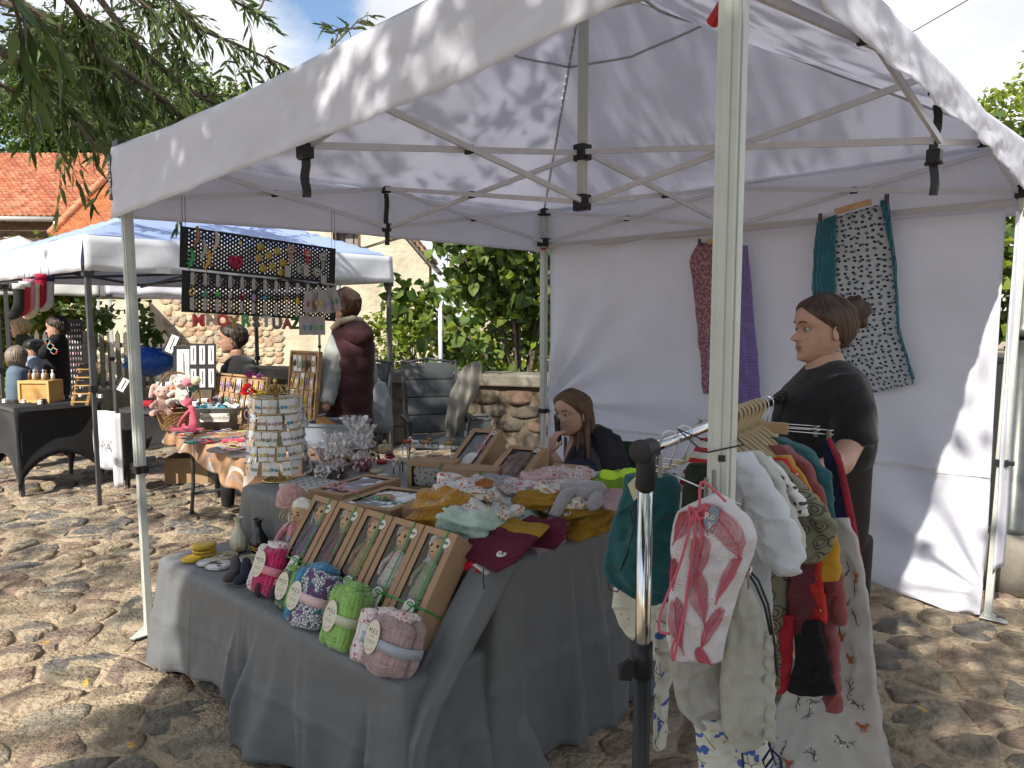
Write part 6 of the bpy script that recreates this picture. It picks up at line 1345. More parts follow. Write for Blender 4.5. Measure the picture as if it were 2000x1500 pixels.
for j, z in enumerate((.18, .80)):
    for k in range(13 if j == 0 else 11):
        o = bpy.data.objects.new('hair_clip', cdat); COL.objects.link(o); o.location = M_ @ V((.055+.073*k)*pw, -.004, -z*ph_); o.rotation_euler = p_lo.rotation_euler; tag(o, 'grey snap clip in the %s row on the lower perforated panel' % ('upper' if j == 0 else 'lower'), 'hair clip', 'grey clips in the %s row of the lower panel' % ('upper' if j == 0 else 'lower'))
        if j == 0:
            q = o.location+V(0, -.005, 0); b = MB(); b.tube([(0, 0, -.02), (.003, 0, -.05)], .001, 4); ty = k % 4
            if ty == 0: b.tube([(.014*math.cos(a), 0, -.065+.014*math.sin(a)) for a in [i/10*6.283 for i in range(10)]], .004, 5, closed=True)
            elif ty == 1: b.ell((.002, 0, -.068), (.013, .004, .02), None, 7, 9)
            elif ty == 2: b.ell((.002, 0, -.065), (.015, .004, .013), None, 7, 9, nz_=.4)
            else: b.box((.002, 0, -.066), (.014, .004, .034))
            tag(b.build('key_pendant', ear_m[(k*4+3) % 9], smooth=True, loc=q, rot=(0, 0, axx)), 'small resin pendant hanging below the upper clip row', 'pendant', 'pendants on the lower panel')
# letters on strings under the panels
lc = [(388, 627, 'M', (.62, .02, .02)), (414, 625, 'N', (.5, .42, .3)), (435, 627, 'O', (.62, .02, .02)), (457, 630, 'Y', (.34, .16, .02)), (480, 627, 'R', (.02, .28, .07)), (500, 629, 'S', (.03, .05, .04)), (520, 629, 'T', (.35, .35, .38)), (541, 633, 'U', (.10, .09, .09)), (561, 633, 'A', (.30, .03, .02)), (577, 633, 'Z', (.02, .14, .06))]
for k, (px, py, ch, c) in enumerate(lc):
    p = PU(px, py); t = thing('letter_pendant', 'resin letter %s hanging on a string under the lower perforated panel' % ch, 'letter pendant', p, axx, 'letter pendants under the panel'); m_ = mat('letter_%s' % ch, c, .3, .3, 40, spec=.6)
    o = text(ch, .078, m_, t, (0, 0, 0), (math.pi/2, 0, 0), ext=.005, name='letter', bold=.0035); b = MB(); b.tube([(0, 0, .02), (0, 0, .085)], .0012, 4); b.build('string', blk, t)
# strings holding the panels, and cards of earrings
for px, y0, y1 in ((356, 392, 442), (362, 392, 442), (648, 420, 484), (654, 420, 484)):
    b = MB(); b.tube([PU(px, y1), PU(px-1, y0-8)], .0015, 4); tag(b.build('hanging_string', blk), 'thin dark string holding the %s end of the perforated panels' % ('left' if px < 500 else 'right'), 'string', 'strings holding the perforated panels')
for k, (px, py, w_, h_, rr) in enumerate(((607, 590, 30, 42, .1), (622, 588, 30, 42, .05), (640, 590, 26, 44, -.15), (652, 585, 24, 46, -.3), (600, 636, 36, 36, 0), (622, 636, 30, 36, 0), (562, 530, 12, 22, 0), (598, 528, 11, 22, 0), (632, 546, 12, 16, 0))):
    p = PU(px, py, .05); s_ = p.y/FPX; t = thing('earring_card', ['pale card with blue and brown resin drops', 'pale card of resin earrings behind the first', 'greyish pink earring card with green drops', 'rightmost pale earring card touching the head', 'pale card with green drops, left of the lower pair', 'pale card with red blossoms, right of the lower pair', 'small pale tag under the first brooch', 'small pale tag between the lower brooches', 'small dark dotted tag at the panel end'][k]+' on the hanging panel', 'earring card', p, axx); t.rotation_euler = (0, rr, axx)
    b = MB(); b.box((0, 0, 0), (w_*s_, .002, h_*s_)); b.build('card', mat('old_card', (.38, .35, .34), .7), t)
    if w_ > 20: b = MB(); [b.ell((sx*w_*s_*.2, -.004, -h_*s_*.1), (.008, .002, .016), None, 6, 8) for sx in (-1, 1)]; b.build('earrings', ear_m[(k*2+1) % 9], t, True)
# ------------------------------------------------------------------ chairs, jackets, boxes behind the stall
chm = mat('chair_mesh', (.045, .050, .054), .75, .1, 10, .4, 160); chf = mat('chair_frame', (.04, .042, .045), .4)
def camp_chair(label, loc, rz):
    t = thing('camping_chair', label, 'chair', loc, rz, 'grey reclining camping chairs')
    rec = R(20); B_ = lambda x, z: V(x, .22+math.sin(rec)*z, .42+math.cos(rec)*z)
    for k in range(4):
        z0, z1 = .04+k*.165, .04+(k+1)*.165-.003; b = MB(); P = [B_(-.22, z0), B_(.22, z0), B_(.22, z1), B_(-.22, z1)]; m_ = (P[0]+P[2])/2; b.box(m_, (.44, .045, z1-z0), (-rec, 0, 0)); b.build('back_cushion', chm, t, True, bevel=.008)
    b = MB(); b.box((0, 0, .42), (.46, .44, .05), (.06, 0, 0)); b.build('seat', chm, t, True, bevel=.015)
    for sx in (-1, 1):
        b = MB(); b.tube([B_(sx*.25, -.05), B_(sx*.25, .72)], .013, 8); b.tube([B_(sx*.25, .70), B_(-sx*.0, .74)], .013, 8); b.build('back_frame', chf, t, True)
        b = MB(); b.box((sx*.28, -.02, .63), (.055, .42, .03)); b.build('armrest', blk, t, bevel=.01)
        b = MB(); b.tube([(sx*.27, -.22, 0.01), (sx*.27, .10, .62)], .012, 8); b.build('leg', chf, t, True); b = MB(); b.tube([(sx*.25, .28, .01), (sx*.25, -.16, .62)], .012, 8); b.build('leg', chf, t, True)
    b = MB(); b.tube([(-.25, .28, .02), (.25, .28, .02)], .011, 8); b.build('stretcher', chf, t, True)
    return t
cc = G(850, 970); camp_chair('grey padded camping chair between the box stack and the stone wall', (cc.x, cc.y+.3, 0), .28)
camp_chair('dark camping chair partly hidden behind the woman in the vest', (-1.42, 6.3, 0), -.2)
def drape(label, name, rows, Y, d, m_, cat, seed=1, amp=.02):
    """a jacket or cloth hanging in a vertical slab at depth Y: rows are (py, pxL, pxR)"""
    b = MB(); n_ = 40; rings = []
    for i in range(41):
        py = rows[0][0]+(rows[-1][0]-rows[0][0])*i/40; l_, r_ = lerpt(rows, py); a, c = AT(l_, py, Y), AT(r_, py, Y); ring_ = []
        e_ = math.sin(math.pi*min(1, max(.04, i/40)))**.35
        for k in range(n_):
            th = 2*math.pi*k/n_; x = (a.x+c.x)/2-math.cos(th)*(c.x-a.x)/2; y = Y-math.sin(th)*d*e_; nn = amp*noise.noise(V(x*14, i*.10, seed+th))+amp*.5*math.sin(x*70+i*.12+seed)
            ring_.append(V(x+nn*.4, y+nn, a.z+.3*amp*noise.noise(V(x*9, i*.3, seed))))
        rings.append(ring_)
    b.loft(rings); o = b.build(name, m_, smooth=True); return tag(o, label, cat)
jk = mat('grey_jacket', (.17, .16, .14), .8, .12, 5, .4, 40)
drape('grey hooded jacket draped over the top corner of the camping chair', 'draped_jacket', [(706, 925, 935), (714, 908, 943), (740, 892, 944), (770, 880, 930), (820, 870, 905), (862, 868, 885)], cc.y+.42, .07, jk, 'jacket', 3, .03)
drape('pale blue grey hooded jacket hanging on the chair behind the vest woman', 'draped_jacket', [(738, 722, 738), (748, 716, 752), (775, 708, 764), (832, 712, 766), (845, 725, 760)], 6.1, .12, mat('pale_denim', (.17, .19, .21), .8, .1, 6, .3, 60), 'jacket', 5, .02)
def bin_(label, px, py, w_, d_, h_, Y, c, rz=.1):
    p = AT(px, py, Y); t = thing('storage_box', label, 'storage box', (p.x, p.y, p.z-h_), rz); m_ = mat('bin_%s' % label[:6], c, .35, spec=.5, trans=.3)
    b = MB(); 
    for sx in (-1, 1): b.box((sx*w_/2, 0, h_/2), (.006, d_, h_)); b.box((0, sx*d_/2, h_/2), (w_, .006, h_))
    b.box((0, 0, .004), (w_, d_, .006)); b.build('box_walls', m_, t); b = MB()
    for sx in (-1, 1): b.box((sx*w_/2, 0, h_), (.03, d_+.03, .014)); b.box((0, sx*d_/2, h_+.001), (w_+.03, .03, .014))
    b.build('rim', m_, t); b = MB(); rs_ = random.Random(4)
    for k in range(14): b.box((rs_.uniform(-w_*.35, w_*.35), rs_.uniform(-d_*.3, d_*.3), h_*.45), (.1, .08, h_*.6), (rs_.uniform(-.3, .3), rs_.uniform(-.3, .3), rs_.uniform(0, 2)), rs_.randrange(3))
    b.build('contents', [mat('bin_green', (.04, .15, .10), .8), card, tray], t, kind='stuff'); return t
bn = bin_('grey translucent plastic storage box standing by the stone wall', 918, 815, .36, .30, .30, cc.y+.7, (.22, .24, .24)); b = MB(); b.box((0, -.156, .17), (.12, .003, .06)); b.build('paper_label', card, bn)
bin_('pale blue clear plastic tub behind the earring board', 655, 825, .34, .28, .14, 4.6, (.26, .30, .36), -.2)
b = MB(); b.lathe([(.022, 0), (.022, 1.02)], 12); tag(b.build('grey_pipe', alu2, smooth=True, loc=AT(861, 760, 7.9)-V(0, 0, .15)), 'thin grey pipe standing on the coping of the stone wall', 'pipe')
bpy.context.view_layer.update()
# green folding chair behind the seated woman is built with her
b = MB(); b.box((0, 0, .12), (.55, .32, .24)); t = thing('cardboard_box', 'plain cardboard box with brown tape under the far jewellery tables', 'box', G(395, 938), .1); b.build('carton', kraft, t, bevel=.006); b = MB(); b.box((.12, 0, .12), (.04, .326, .246)); b.build('tape', mat('brown_tape', (.12, .07, .03), .4), t)
# ------------------------------------------------------------------ clothes rail by the near tent leg
chrome = mat('chrome', (.62, .62, .60), .12, metal=1)
RZ = 1.235; b0, b1 = G(1262, 878, RZ), G(1524, 778, RZ); bd = (b1-b0).normalized(); bn = V(bd.y, -bd.x, 0)
rack = thing('clothes_rail', 'chrome clothes rail on black uprights strapped to the front tent leg', 'clothes rail', (b0.x, b0.y, 0)); LO = V(b0.x, b0.y, 0)
b = MB(); b.tube([b0-LO+bd*.02, b1-LO], .0135, 18); b.build('top_bar', chrome, rack, True)
for k, p in enumerate((b0, b1)):
    q = p-LO; b = MB(); b.tube([V(q.x, q.y, .45), V(q.x, q.y, RZ-.03)], .0165, 20); b.build('upright_tube', chrome, rack, True)
    b = MB(); b.tube([V(q.x, q.y, .04), V(q.x, q.y, .76)], .0185, 20); b.tube([V(q.x, q.y, .74), V(q.x, q.y, .815)], .0215, 20); b.build('lower_tube', blk, rack, True)
    b = MB(); b.tube([V(q.x, q.y, RZ-.085), V(q.x, q.y, RZ+.01)], .0205, 20); s_ = 1 if k == 0 else -1; b.tube([q-bd*.028*s_, q+bd*.03*s_], .021, 20); b.tube([q-bd*.034*s_, q-bd*.02*s_], .025, 24); b.build('corner_joint', blk, rack, True, bevel=.002)
    b = MB(); b.tube([V(q.x-.015, q.y-.01, .77), V(q.x-.04, q.y-.02, .77)], .006, 10); b.prism([(-.022, -.02), (.012, -.03), (.024, 0), (.012, .03), (-.022, .02)], .016, Matrix.Translation((q.x-.042, q.y-.022, .765)) @ Euler((1.57, 0, .5)).to_matrix().to_4x4() @ Matrix.Scale(.8, 4)); b.build('clamp_knob', blk, rack, bevel=.003)
    b = MB(); b.tube([V(q.x, q.y, .04)-bn*.25, V(q.x, q.y, .04)+bn*.25], .014, 10); b.build('foot_bar', blk, rack, True)
b = MB(); pz = TW(S, 0, 0); zc = 1.265
b.tube([V(pz.x-.035, pz.y-.03, zc-.01)-LO, V(pz.x+.03, pz.y-.034, zc+.005)-LO, V(pz.x+.036, pz.y+.03, zc+.012)-LO, V(pz.x-.02, pz.y+.04, zc)-LO, b0+bd*.18-LO+V(0, 0, .02), V(pz.x-.04, pz.y, zc-.012)-LO], .0018, 6, closed=True); b.build('cable_tie', blk, rack, True)
bpl = MB(); bpl.box(V(pz.x, pz.y, zc-.02)+V(-.012, -.04, 0)-LO, (.012, .008, .012)); bpl.build('tie_lock', blk, rack)
def pln(pa):                                  # vertical plane through two surveyed depths
    pxa, Ya, pxb, Yb = pa
    a = V((pxa-1000)/FPX*Ya, Ya, 0); c = V((pxb-1000)/FPX*Yb, Yb, 0); d = (c-a).normalized(); n_ = V(d.y, -d.x, 0)
    if n_.y > 0: n_ = -n_
    return a, d, n_
def pplane(px, py, P):
    a, d, n_ = P; r_ = ray(px, py); o = V(0, 0, CAM_H); t_ = (a-o).dot(n_)/r_.dot(n_); return o+r_*t_
def hang(name, label, cat, rows, pa, thick, m_, group=None, vf=26, va=.010, cf=40, ca=.003, seed=0, n_=72, nr=84, parent=None, flat=.5, P=None, hemf=0):
    P = P or pln(pa); N3 = P[2]; rows = [(r[0], r[1], r[0], r[2]) if len(r) == 3 else r for r in rows]
    tab = []; acc = 0; k0 = None
    for r in rows:
        if k0: acc += math.hypot((r[0]+r[2]-k0[0]-k0[2])/2, (r[1]+r[3]-k0[1]-k0[3])/2)
        tab.append((acc, *r)); k0 = r
    tab = [(q[0]/acc, *q[1:]) for q in tab]
    # smooth interpolation of the outline
    def row(t):
        r = [0]*4
        for w, dt in ((.25, -.02), (.5, 0), (.25, .02)):
            v_ = lerpt(tab, min(1, max(0, t+dt))); r = [x+w*y for x, y in zip(r, v_)]
        return r
    cache = {}
    def F(s_, t, side=1, off=0):
        if t not in cache:
            r = row(t); r[1] += 2.2*noise.noise(V(t*7, seed, 1))+.4*noise.noise(V(t*26, seed, 2)); r[3] += 2.2*noise.noise(V(t*7, seed, 5))+.4*noise.noise(V(t*26, seed, 6)); cache[t] = (pplane(r[1], r[0], P), pplane(r[3], r[2], P))
        a, c = cache[t]; q = a.lerp(c, s_); w_ = (c-a).length
        e_ = max(0, 1-abs(2*s_-1)**3)**.5; en = max(0, 1-max(0, (t-.96)/.04)**2)**.5
        x = s_*w_
        o = thick*e_*side*(.35+.65*en)
        fo = va*(math.sin(x*vf*2+seed+2*noise.noise(V(x*3, t*2, seed)))*.5+noise.noise(V(x*vf*.6, t*1.6+seed, seed)))*min(1, .35+t*1.3)
        ca_ = ca*1.6; fo += ca_*noise.noise(V(x*cf, t*9*acc/300, seed+side))+ca_*.6*math.sin(t*acc/300*42+4*noise.noise(V(x*9, t*3, seed)))*noise.noise(V(x*5, t*4, seed+9))
        fo += .006*(1-min(1, abs(noise.noise(V(x*11+t*3, t*acc/55-x*4, seed+3)))*5))+.005*noise.noise(V(x*30, t*acc/30, seed+4))
        fo += hemf*math.sin(x*120)*max(0, t-.9)*10*.1
        return q+N3*(o+fo+off)
    b = MB(); rings = []
    for i in range(nr+1):
        t = i/nr; rings.append([F(k/(n_//2), t, 1) for k in range(n_//2+1)]+[F(1-k/(n_//2), t, -1) for k in range(1, n_//2)])
    b.loft(rings); wd_ = (pplane(rows[len(rows)//2][3], rows[len(rows)//2][2], P)-pplane(rows[len(rows)//2][1], rows[len(rows)//2][0], P)).length; hh_ = acc*P[0].y/FPX if 0 else acc*(pplane(1400, 900, P).y)/FPX
    b.uv = [((k if k <= n_//2 else n_-k)/(n_//2)*wd_, i/nr*hh_) for i in range(nr+1) for k in range(n_)]
    o = b.build(name, m_, parent, True)
    tag(o, label, cat, group); return o, F
def tagmesh(name, pts, th, m_, n_=V(0, -1, 0)):
    b = MB(); k = len(pts); b.add(pts+[p+n_*th for p in pts], [tuple(range(k)), tuple(range(k, 2*k))[::-1]]+[(i, (i+1) % k, k+(i+1) % k, k+i) for i in range(k)]); return b
GA = 'children clothes hanging on the rail'
def mus(n_, c, v=.06, **k): return mat(n_, c, .88, v, 14, .55, 170, 'weave', bdist=.0035, sheen=.2, **k)
teal = mus('teal_muslin', (.006, .085, .095)); whm = mus('white_muslin', (.60, .62, .66)); grm = mus('sage_muslin', (.40, .40, .345)); 
dots_c = mat('cream_dotted', (.55, .54, .44), .85, layers=(('dots', 60, .14, (.15, .12, .08)),), bump=.3, bs=60)
blf = mat('blue_flower_print', (.52, .52, .46), .85, uv=True, layers=(('vein', 22, .022, (.10, .12, .10), 1, 22), ('dots', 42, .34, (.06, .11, .33), 1, 22)), bump=.4, bs=50)
# back to front along the rail
fox = mat('grey_fox_print', (.40, .39, .37), .8, .05, 4, .25, 40)
o, FF = hang('hanging_fabric', 'long pale grey cloth printed with foxes and berry branches at the back of the rail', 'fabric', [(1010, 1625, 1655), (1120, 1605, 1688), (1250, 1580, 1705), (1380, 1520, 1724), (1530, 1470, 1745)], (1480, 2.02, 1740, 1.72), .012, fox, None, 10, .022, 20, .004, 3, n_=60, nr=60)
rs = random.Random(12); b = MB(); b2 = MB(); b3 = MB()
def stroke(B, F, pts, w, off=.0035):
    Q = [F(min(.98, max(.02, s_)), min(.99, max(.01, t)), 1, off) for s_, t in pts]
    for i in range(len(Q)-1):
        d = Q[i+1]-Q[i]; n_ = d.cross(V(0, -1, 0)).normalized()*w; B.add([Q[i]-n_, Q[i]+n_, Q[i+1]+n_*.8, Q[i+1]-n_*.8], [(0, 1, 2, 3)])
def blob(B, F, s_, t, rs_, rt, off=.004, n_=8, ang=0):
    P_ = []
    for k in range(n_):
        a = k/n_*6.283; x, y = math.cos(a), math.sin(a); ca_, sa_ = math.cos(ang), math.sin(ang); P_.append(F(min(.98, max(.02, s_+rs_*(x*ca_-y*sa_*.6))), min(.99, max(.01, t+rt*(x*sa_+y*ca_*.6))), 1, off))
    B.add(P_, [tuple(range(n_))])
for k in range(26):
    s_, t = rs.uniform(.08, .92), rs.uniform(.12, .98); a = rs.uniform(0, 6.28); L_ = rs.uniform(.10, .17); P_ = [(s_+math.cos(a+.3*i)*L_*i/4, t+.42*math.sin(a+.3*i)*L_*i/4) for i in range(5)]
    stroke(b, FF, P_, .0011)
    for (x, y) in P_[1:]:
        for sg_ in (-1, 1):
            a2 = a+sg_*.9; e_ = (x+.035*math.cos(a2), y+.016*math.sin(a2)); stroke(b, FF, [(x, y), e_], .0008); blob(b3 if rs.random() < .5 else b, FF, *e_, .009, .0045, ang=a2)
for k in range(7):
    s_, t = rs.uniform(.1, .9), rs.uniform(.2, .97); blob(b2, FF, s_, t, .035, .010, ang=.3); blob(b2, FF, s_+.035, t-.006, .015, .010); [stroke(b2, FF, [(s_+dx, t), (s_+dx+.008, t+.022)], .0018) for dx in (-.02, 0, .02)]; stroke(b2, FF, [(s_-.03, t), (s_-.065, t-.015)], .004)
for k, (B, m_, nm) in enumerate(((b, ink, 'printed_branches'), (b2, mat('fox_orange', (.32, .10, .03), .8), 'printed_foxes'), (b3, mat('leaf_print_white', (.62, .6, .57), .8), 'printed_berries'))): B.build(nm, m_, o, kind='stuff')
for nm, lb, rows, pa, th, m_, sd in (
    ('baby_vest', 'navy quilted vest with red piping, furthest right on the rail', [(856, 1608, 1624), (900, 1610, 1646), (1000, 1622, 1664), (1100, 1640, 1680), (1260, 1676, 1694)], (1600, 1.95, 1690, 1.84), .010, mat('navy_cloth', (.008, .018, .055), .9, .15, 20, .5, 60), 4),
    ('teal_cardigan', 'dark teal muslin cardigan at the back of the wooden hangers', [(853, 1508, 1535), (880, 1530, 1585), (925, 1560, 1618), (1000, 1590, 1630), (1092, 1602, 1633)], (1500, 1.98, 1635, 1.76), .018, teal, 5),
    ('rose_blouse', 'dusty rose muslin top with long sleeve hanging low', [(868, 1503, 1532), (905, 1528, 1582), (960, 1545, 1608), (1060, 1575, 1630), (1150, 1595, 1648), (1224, 1600, 1653)], (1500, 1.92, 1650, 1.70), .018, mus('dusty_rose_muslin', (.24, .055, .06)), 6),
    ('rose_trousers', 'dusty rose trouser leg hanging below the yellow sleeve', [(1215, 1605, 1632), (1290, 1616, 1642), (1365, 1614, 1650), (1392, 1624, 1646)], (1500, 1.90, 1650, 1.70), .016, MATS['dusty_rose_muslin'], 7),
    ('yellow_blouse', 'yellow muslin top with its sleeve showing beside the olive cuffs', [(888, 1516, 1540), (930, 1530, 1570), (1000, 1560, 1612), (1060, 1590, 1636), (1136, 1608, 1638)], (1500, 1.87, 1640, 1.67), .014, mus('yellow_muslin', (.48, .25, .01)), 8),
    ('red_dress', 'bright red printed dress between the yellow and olive tops', [(893, 1504, 1532), (960, 1520, 1580), (1060, 1540, 1608), (1150, 1545, 1612), (1218, 1572, 1615)], (1500, 1.84, 1640, 1.65), .014, mat('red_print', (.40, .025, .02), .85, .1, 10, .4, 80, layers=(('dots', 40, .16, (.5, .4, .35), 1, 14),)), 9),
    ('wine_skirt', 'wine red muslin skirt with a pocket below the white sleeve', [(1030, 1540, 1590), (1090, 1533, 1606), (1180, 1530, 1610), (1238, 1528, 1572)], (1500, 1.80, 1640, 1.66), .016, mus('wine_muslin', (.13, .02, .035)), 10),
    ('red_strip_garment', 'narrow scarlet garment edge left of the black skirt', [(1200, 1524, 1556), (1270, 1522, 1550), (1344, 1524, 1542), (1356, 1512, 1530)], (1500, 1.77, 1640, 1.66), .008, mat('scarlet', (.30, .012, .025), .85), 11),
    ('black_skirt', 'plain black flared child skirt hanging low on the rail', [(1212, 1572, 1602), (1270, 1558, 1614), (1348, 1537, 1635), (1357, 1560, 1633)], (1500, 1.76, 1640, 1.64), .012, mat('black_cotton', (.008, .008, .009), .9, .1, 20, .2, 60), 12),
    ('olive_shirt', 'olive green shell print shirt with short cuffed sleeve', [(900, 1490, 1522), (940, 1502, 1562), (985, 1520, 1604), (1030, 1540, 1633), (1065, 1556, 1620), (1100, 1566, 1600)], (1490, 1.74, 1635, 1.56), .020, mat('shell_print', (.17, .165, .115), .85, uv=True, layers=(('dots', 22, .42, (.06, .058, .045), .6), ('dots', 22, .34, (.19, .18, .13), .6), ('dots', 22, .24, (.07, .065, .05), .6), ('dots', 22, .15, (.18, .175, .12), .6)), bump=.4, bs=60), 13),
    ('olive_shirt_body', 'olive leaf print dress skirt hanging behind the grey muslin trousers', [(930, 1488, 1530), (1050, 1498, 1545), (1200, 1505, 1534), (1340, 1508, 1536)], (1490, 1.78, 1635, 1.68), .014, MATS['shell_print'], 14),
    ('dotted_shirt', 'white shirt with small dark motifs squeezed behind the pale blouse', [(892, 1476, 1500), (940, 1492, 1545), (985, 1515, 1576), (1010, 1540, 1572)], (1470, 1.70, 1580, 1.57), .014, mat('white_motif', (.55, .55, .53), .85, uv=True, layers=(('dots', 40, .22, (.05, .05, .05)),), bump=.3, bs=60), 15),
    ('cream_blouse', 'cream muslin blouse with puff sleeve behind the white one', [(880, 1452, 1478), (930, 1470, 1525), (1000, 1500, 1550), (1070, 1530, 1572), (1095, 1545, 1566)], (1440, 1.70, 1575, 1.54), .020, mus('cream_muslin', (.50, .50, .46)), 16),
    ('white_blouse', 'white muslin blouse with puffed long sleeve nearest on the wooden hangers', [(882, 1438, 1456), (925, 1436, 1494), (985, 1440, 1530), (1040, 1462, 1554), (1090, 1488, 1567), (1116, 1516, 1566), (1127, 1530, 1545)], (1440, 1.64, 1570, 1.46), .030, whm, 17),
    ('white_blouse_body', 'lower front of a pale grey muslin dress beside the tent leg', [(900, 1420, 1462), (1000, 1420, 1492), (1120, 1425, 1506), (1250, 1430, 1512)], (1440, 1.66, 1570, 1.54), .014, mus('pale_grey_muslin', (.42, .44, .46)), 18)):
    hang({'white_blouse_body': 'muslin_dress', 'olive_shirt_body': 'print_dress', 'red_strip_garment': 'red_garment'}.get(nm, nm), lb, {'baby_vest': 'vest', 'teal_cardigan': 'cardigan', 'rose_trousers': 'trousers', 'wine_skirt': 'skirt', 'black_skirt': 'skirt'}.get(nm, 'top'), rows, pa, th, m_, GA, 24, .010 if sd != 12 else .004, 45, .004, sd)
# red piping on the vest
b = MB(); P = pln((1600, 1.93, 1690, 1.82)); b.tube([pplane(x, y, P) for x, y in ((1618, 856), (1640, 905), (1660, 1000), (1678, 1100), (1688, 1180), (1697, 1262))], [.006, .009, .010, .010, .007, .004], 8); tag(b.build('red_scarf', mat('piping_red', (.25, .015, .03), .85, .2, 30, .5, 80), smooth=True), 'narrow dark red knitted strip along the navy vest edge', 'scarf')
# left part
hang('cream_cloth', 'cream dotted muslin cloth hanging below the teal shorts', 'cloth', [(1130, 1200, 1300), (1180, 1196, 1296), (1220, 1210, 1290), (1262, 1246, 1290), (1290, 1262, 1288)], (1190, 1.75, 1330, 1.66), .006, dots_c, None, 12, .006, 30, .002, 21)
o, FT = hang('teal_shorts', 'dark teal muslin shorts with black cord, left of the chrome upright', 'shorts', [(925, 1222, 1318), (950, 1220, 1330), (1020, 1196, 1328), (1080, 1182, 1326), (1110, 1176, 1322), (1135, 1186, 1318), (1160, 1230, 1312), (1180, 1280, 1308)], (1190, 1.70, 1330, 1.62), .030, teal, None, 22, .012, 40, .004, 22)
P = pln((1190, 1.66, 1330, 1.58)); b = MB(); b.tube([pplane(x, y, P) for x, y in ((1248, 970), (1232, 1000), (1236, 1022), (1246, 1010), (1245, 985), (1238, 1030), (1225, 1080), (1212, 1115))], .0016, 5); b.tube([pplane(x, y, P) for x, y in ((1187, 1135), (1190, 1152), (1205, 1156), (1214, 1145))], .0016, 5); b.build('cord', blk, o, True)
g_ = tagmesh('tag', [pplane(x, y, P) for x, y in ((1226, 946), (1254, 918), (1262, 960), (1238, 978))], .001, mat('yellow_tag', (.55, .52, .33), .7), P[2]); to = g_.build('size_tag', MATS['yellow_tag'], o); tc_ = pplane(1247, 944, P)+P[2]*.003; text('13', .022, ink, to, tc_, (math.pi/2, 0, .1))
hang('blue_flower_trousers', 'white trouser leg with blue flowers dangling behind the black upright', 'trousers', [(1180, 1284, 1332), (1260, 1281, 1330), (1350, 1280, 1308), (1420, 1279, 1304), (1462, 1284, 1300)], (1270, 1.60, 1330, 1.56), .022, blf, None, 26, .010, 40, .004, 23)
hang('dark_green_top', 'dark olive green gathered top hanging left of the tent leg', 'top', [(905, 1345, 1392), (940, 1335, 1400), (1000, 1330, 1410), (1060, 1335, 1410)], (1330, 1.50, 1410, 1.50), .014, mat('dark_olive', (.022, .03, .018), .9, .1, 20, .4, 60), None, 30, .008, seed=24)
hang('red_white_cloth', 'red and white folded garment peeping behind the rail left of the tent leg', 'top', [(855, 1368, 1400), (880, 1355, 1400), (930, 1330, 1400), (960, 1322, 1380)], (1330, 1.66, 1410, 1.62), .010, mat('red_white_stripe', (.5, .5, .5), .85, layers=(('stripez', 12, .6, (.42, .02, .02)),)), None, 20, .006, seed=25)
o, F1 = hang('blue_flower_trousers', 'white cropped trousers with blue flower print and navy cords at the bottom of the rail', 'trousers', [(1395, 1352, 1486), (1430, 1356, 1500), (1480, 1362, 1508), (1540, 1365, 1512)], (1350, 1.385, 1510, 1.385), .020, blf, None, 26, .010, 40, .005, 26)
b = MB(); P = pln((1350, 1.34, 1510, 1.33)); b.tube([pplane(x, y, P) for x, y in ((1449, 1462), (1452, 1500), (1450, 1530))], .0022, 5); b.tube([pplane(x, y, P) for x, y in ((1502, 1450), (1510, 1480), (1494, 1500), (1490, 1485), (1505, 1462), (1524, 1480), (1530, 1530))], .0028, 5); b.build('navy_cord', mat('navy_cord', (.01, .015, .05), .7), o, True)
hang('sage_trousers', 'pale sage muslin trousers, left leg with horizontal crinkles', 'trousers', [(1180, 1330, 1405), (1260, 1315, 1408), (1330, 1312, 1410), (1385, 1325, 1412), (1415, 1362, 1408)], (1310, 1.39, 1515, 1.37), .024, mus('oat_muslin', (.36, .35, .32)), 'pair of sage muslin trousers', 20, .012, 50, .005, 27)
hang('sage_trousers', 'pale sage muslin trouser leg with frilled side hem, front of the rail', 'trousers', [(1128, 1442, 1456), (1170, 1425, 1478), (1230, 1412, 1505), (1260, 1408, 1514), (1340, 1405, 1512), (1420, 1408, 1500), (1462, 1440, 1486)], (1310, 1.365, 1515, 1.335), .026, grm, 'pair of sage muslin trousers', 22, .010, 60, .005, 28)
b = MB(); P = pln((1310, 1.34, 1515, 1.315))
for dx in (0, 10, 19):
    pts = [pplane(x+dx*.6, y+dx*.3, P) for x, y in [(1500-dx*.2+3*math.sin(k*1.3), 1235+k*7.0) for k in range(31)]]
    b.grid(lambda s_, t, pts=pts: pts[int(t*30)]+V((s_-.5)*.012, -.003*math.sin(t*150)-.004*math.sin(s_*3), 0), 3, 30)
tag(b.build('frill', grm, bpy.data.objects['sage_trousers.001'], True, solid=.002))
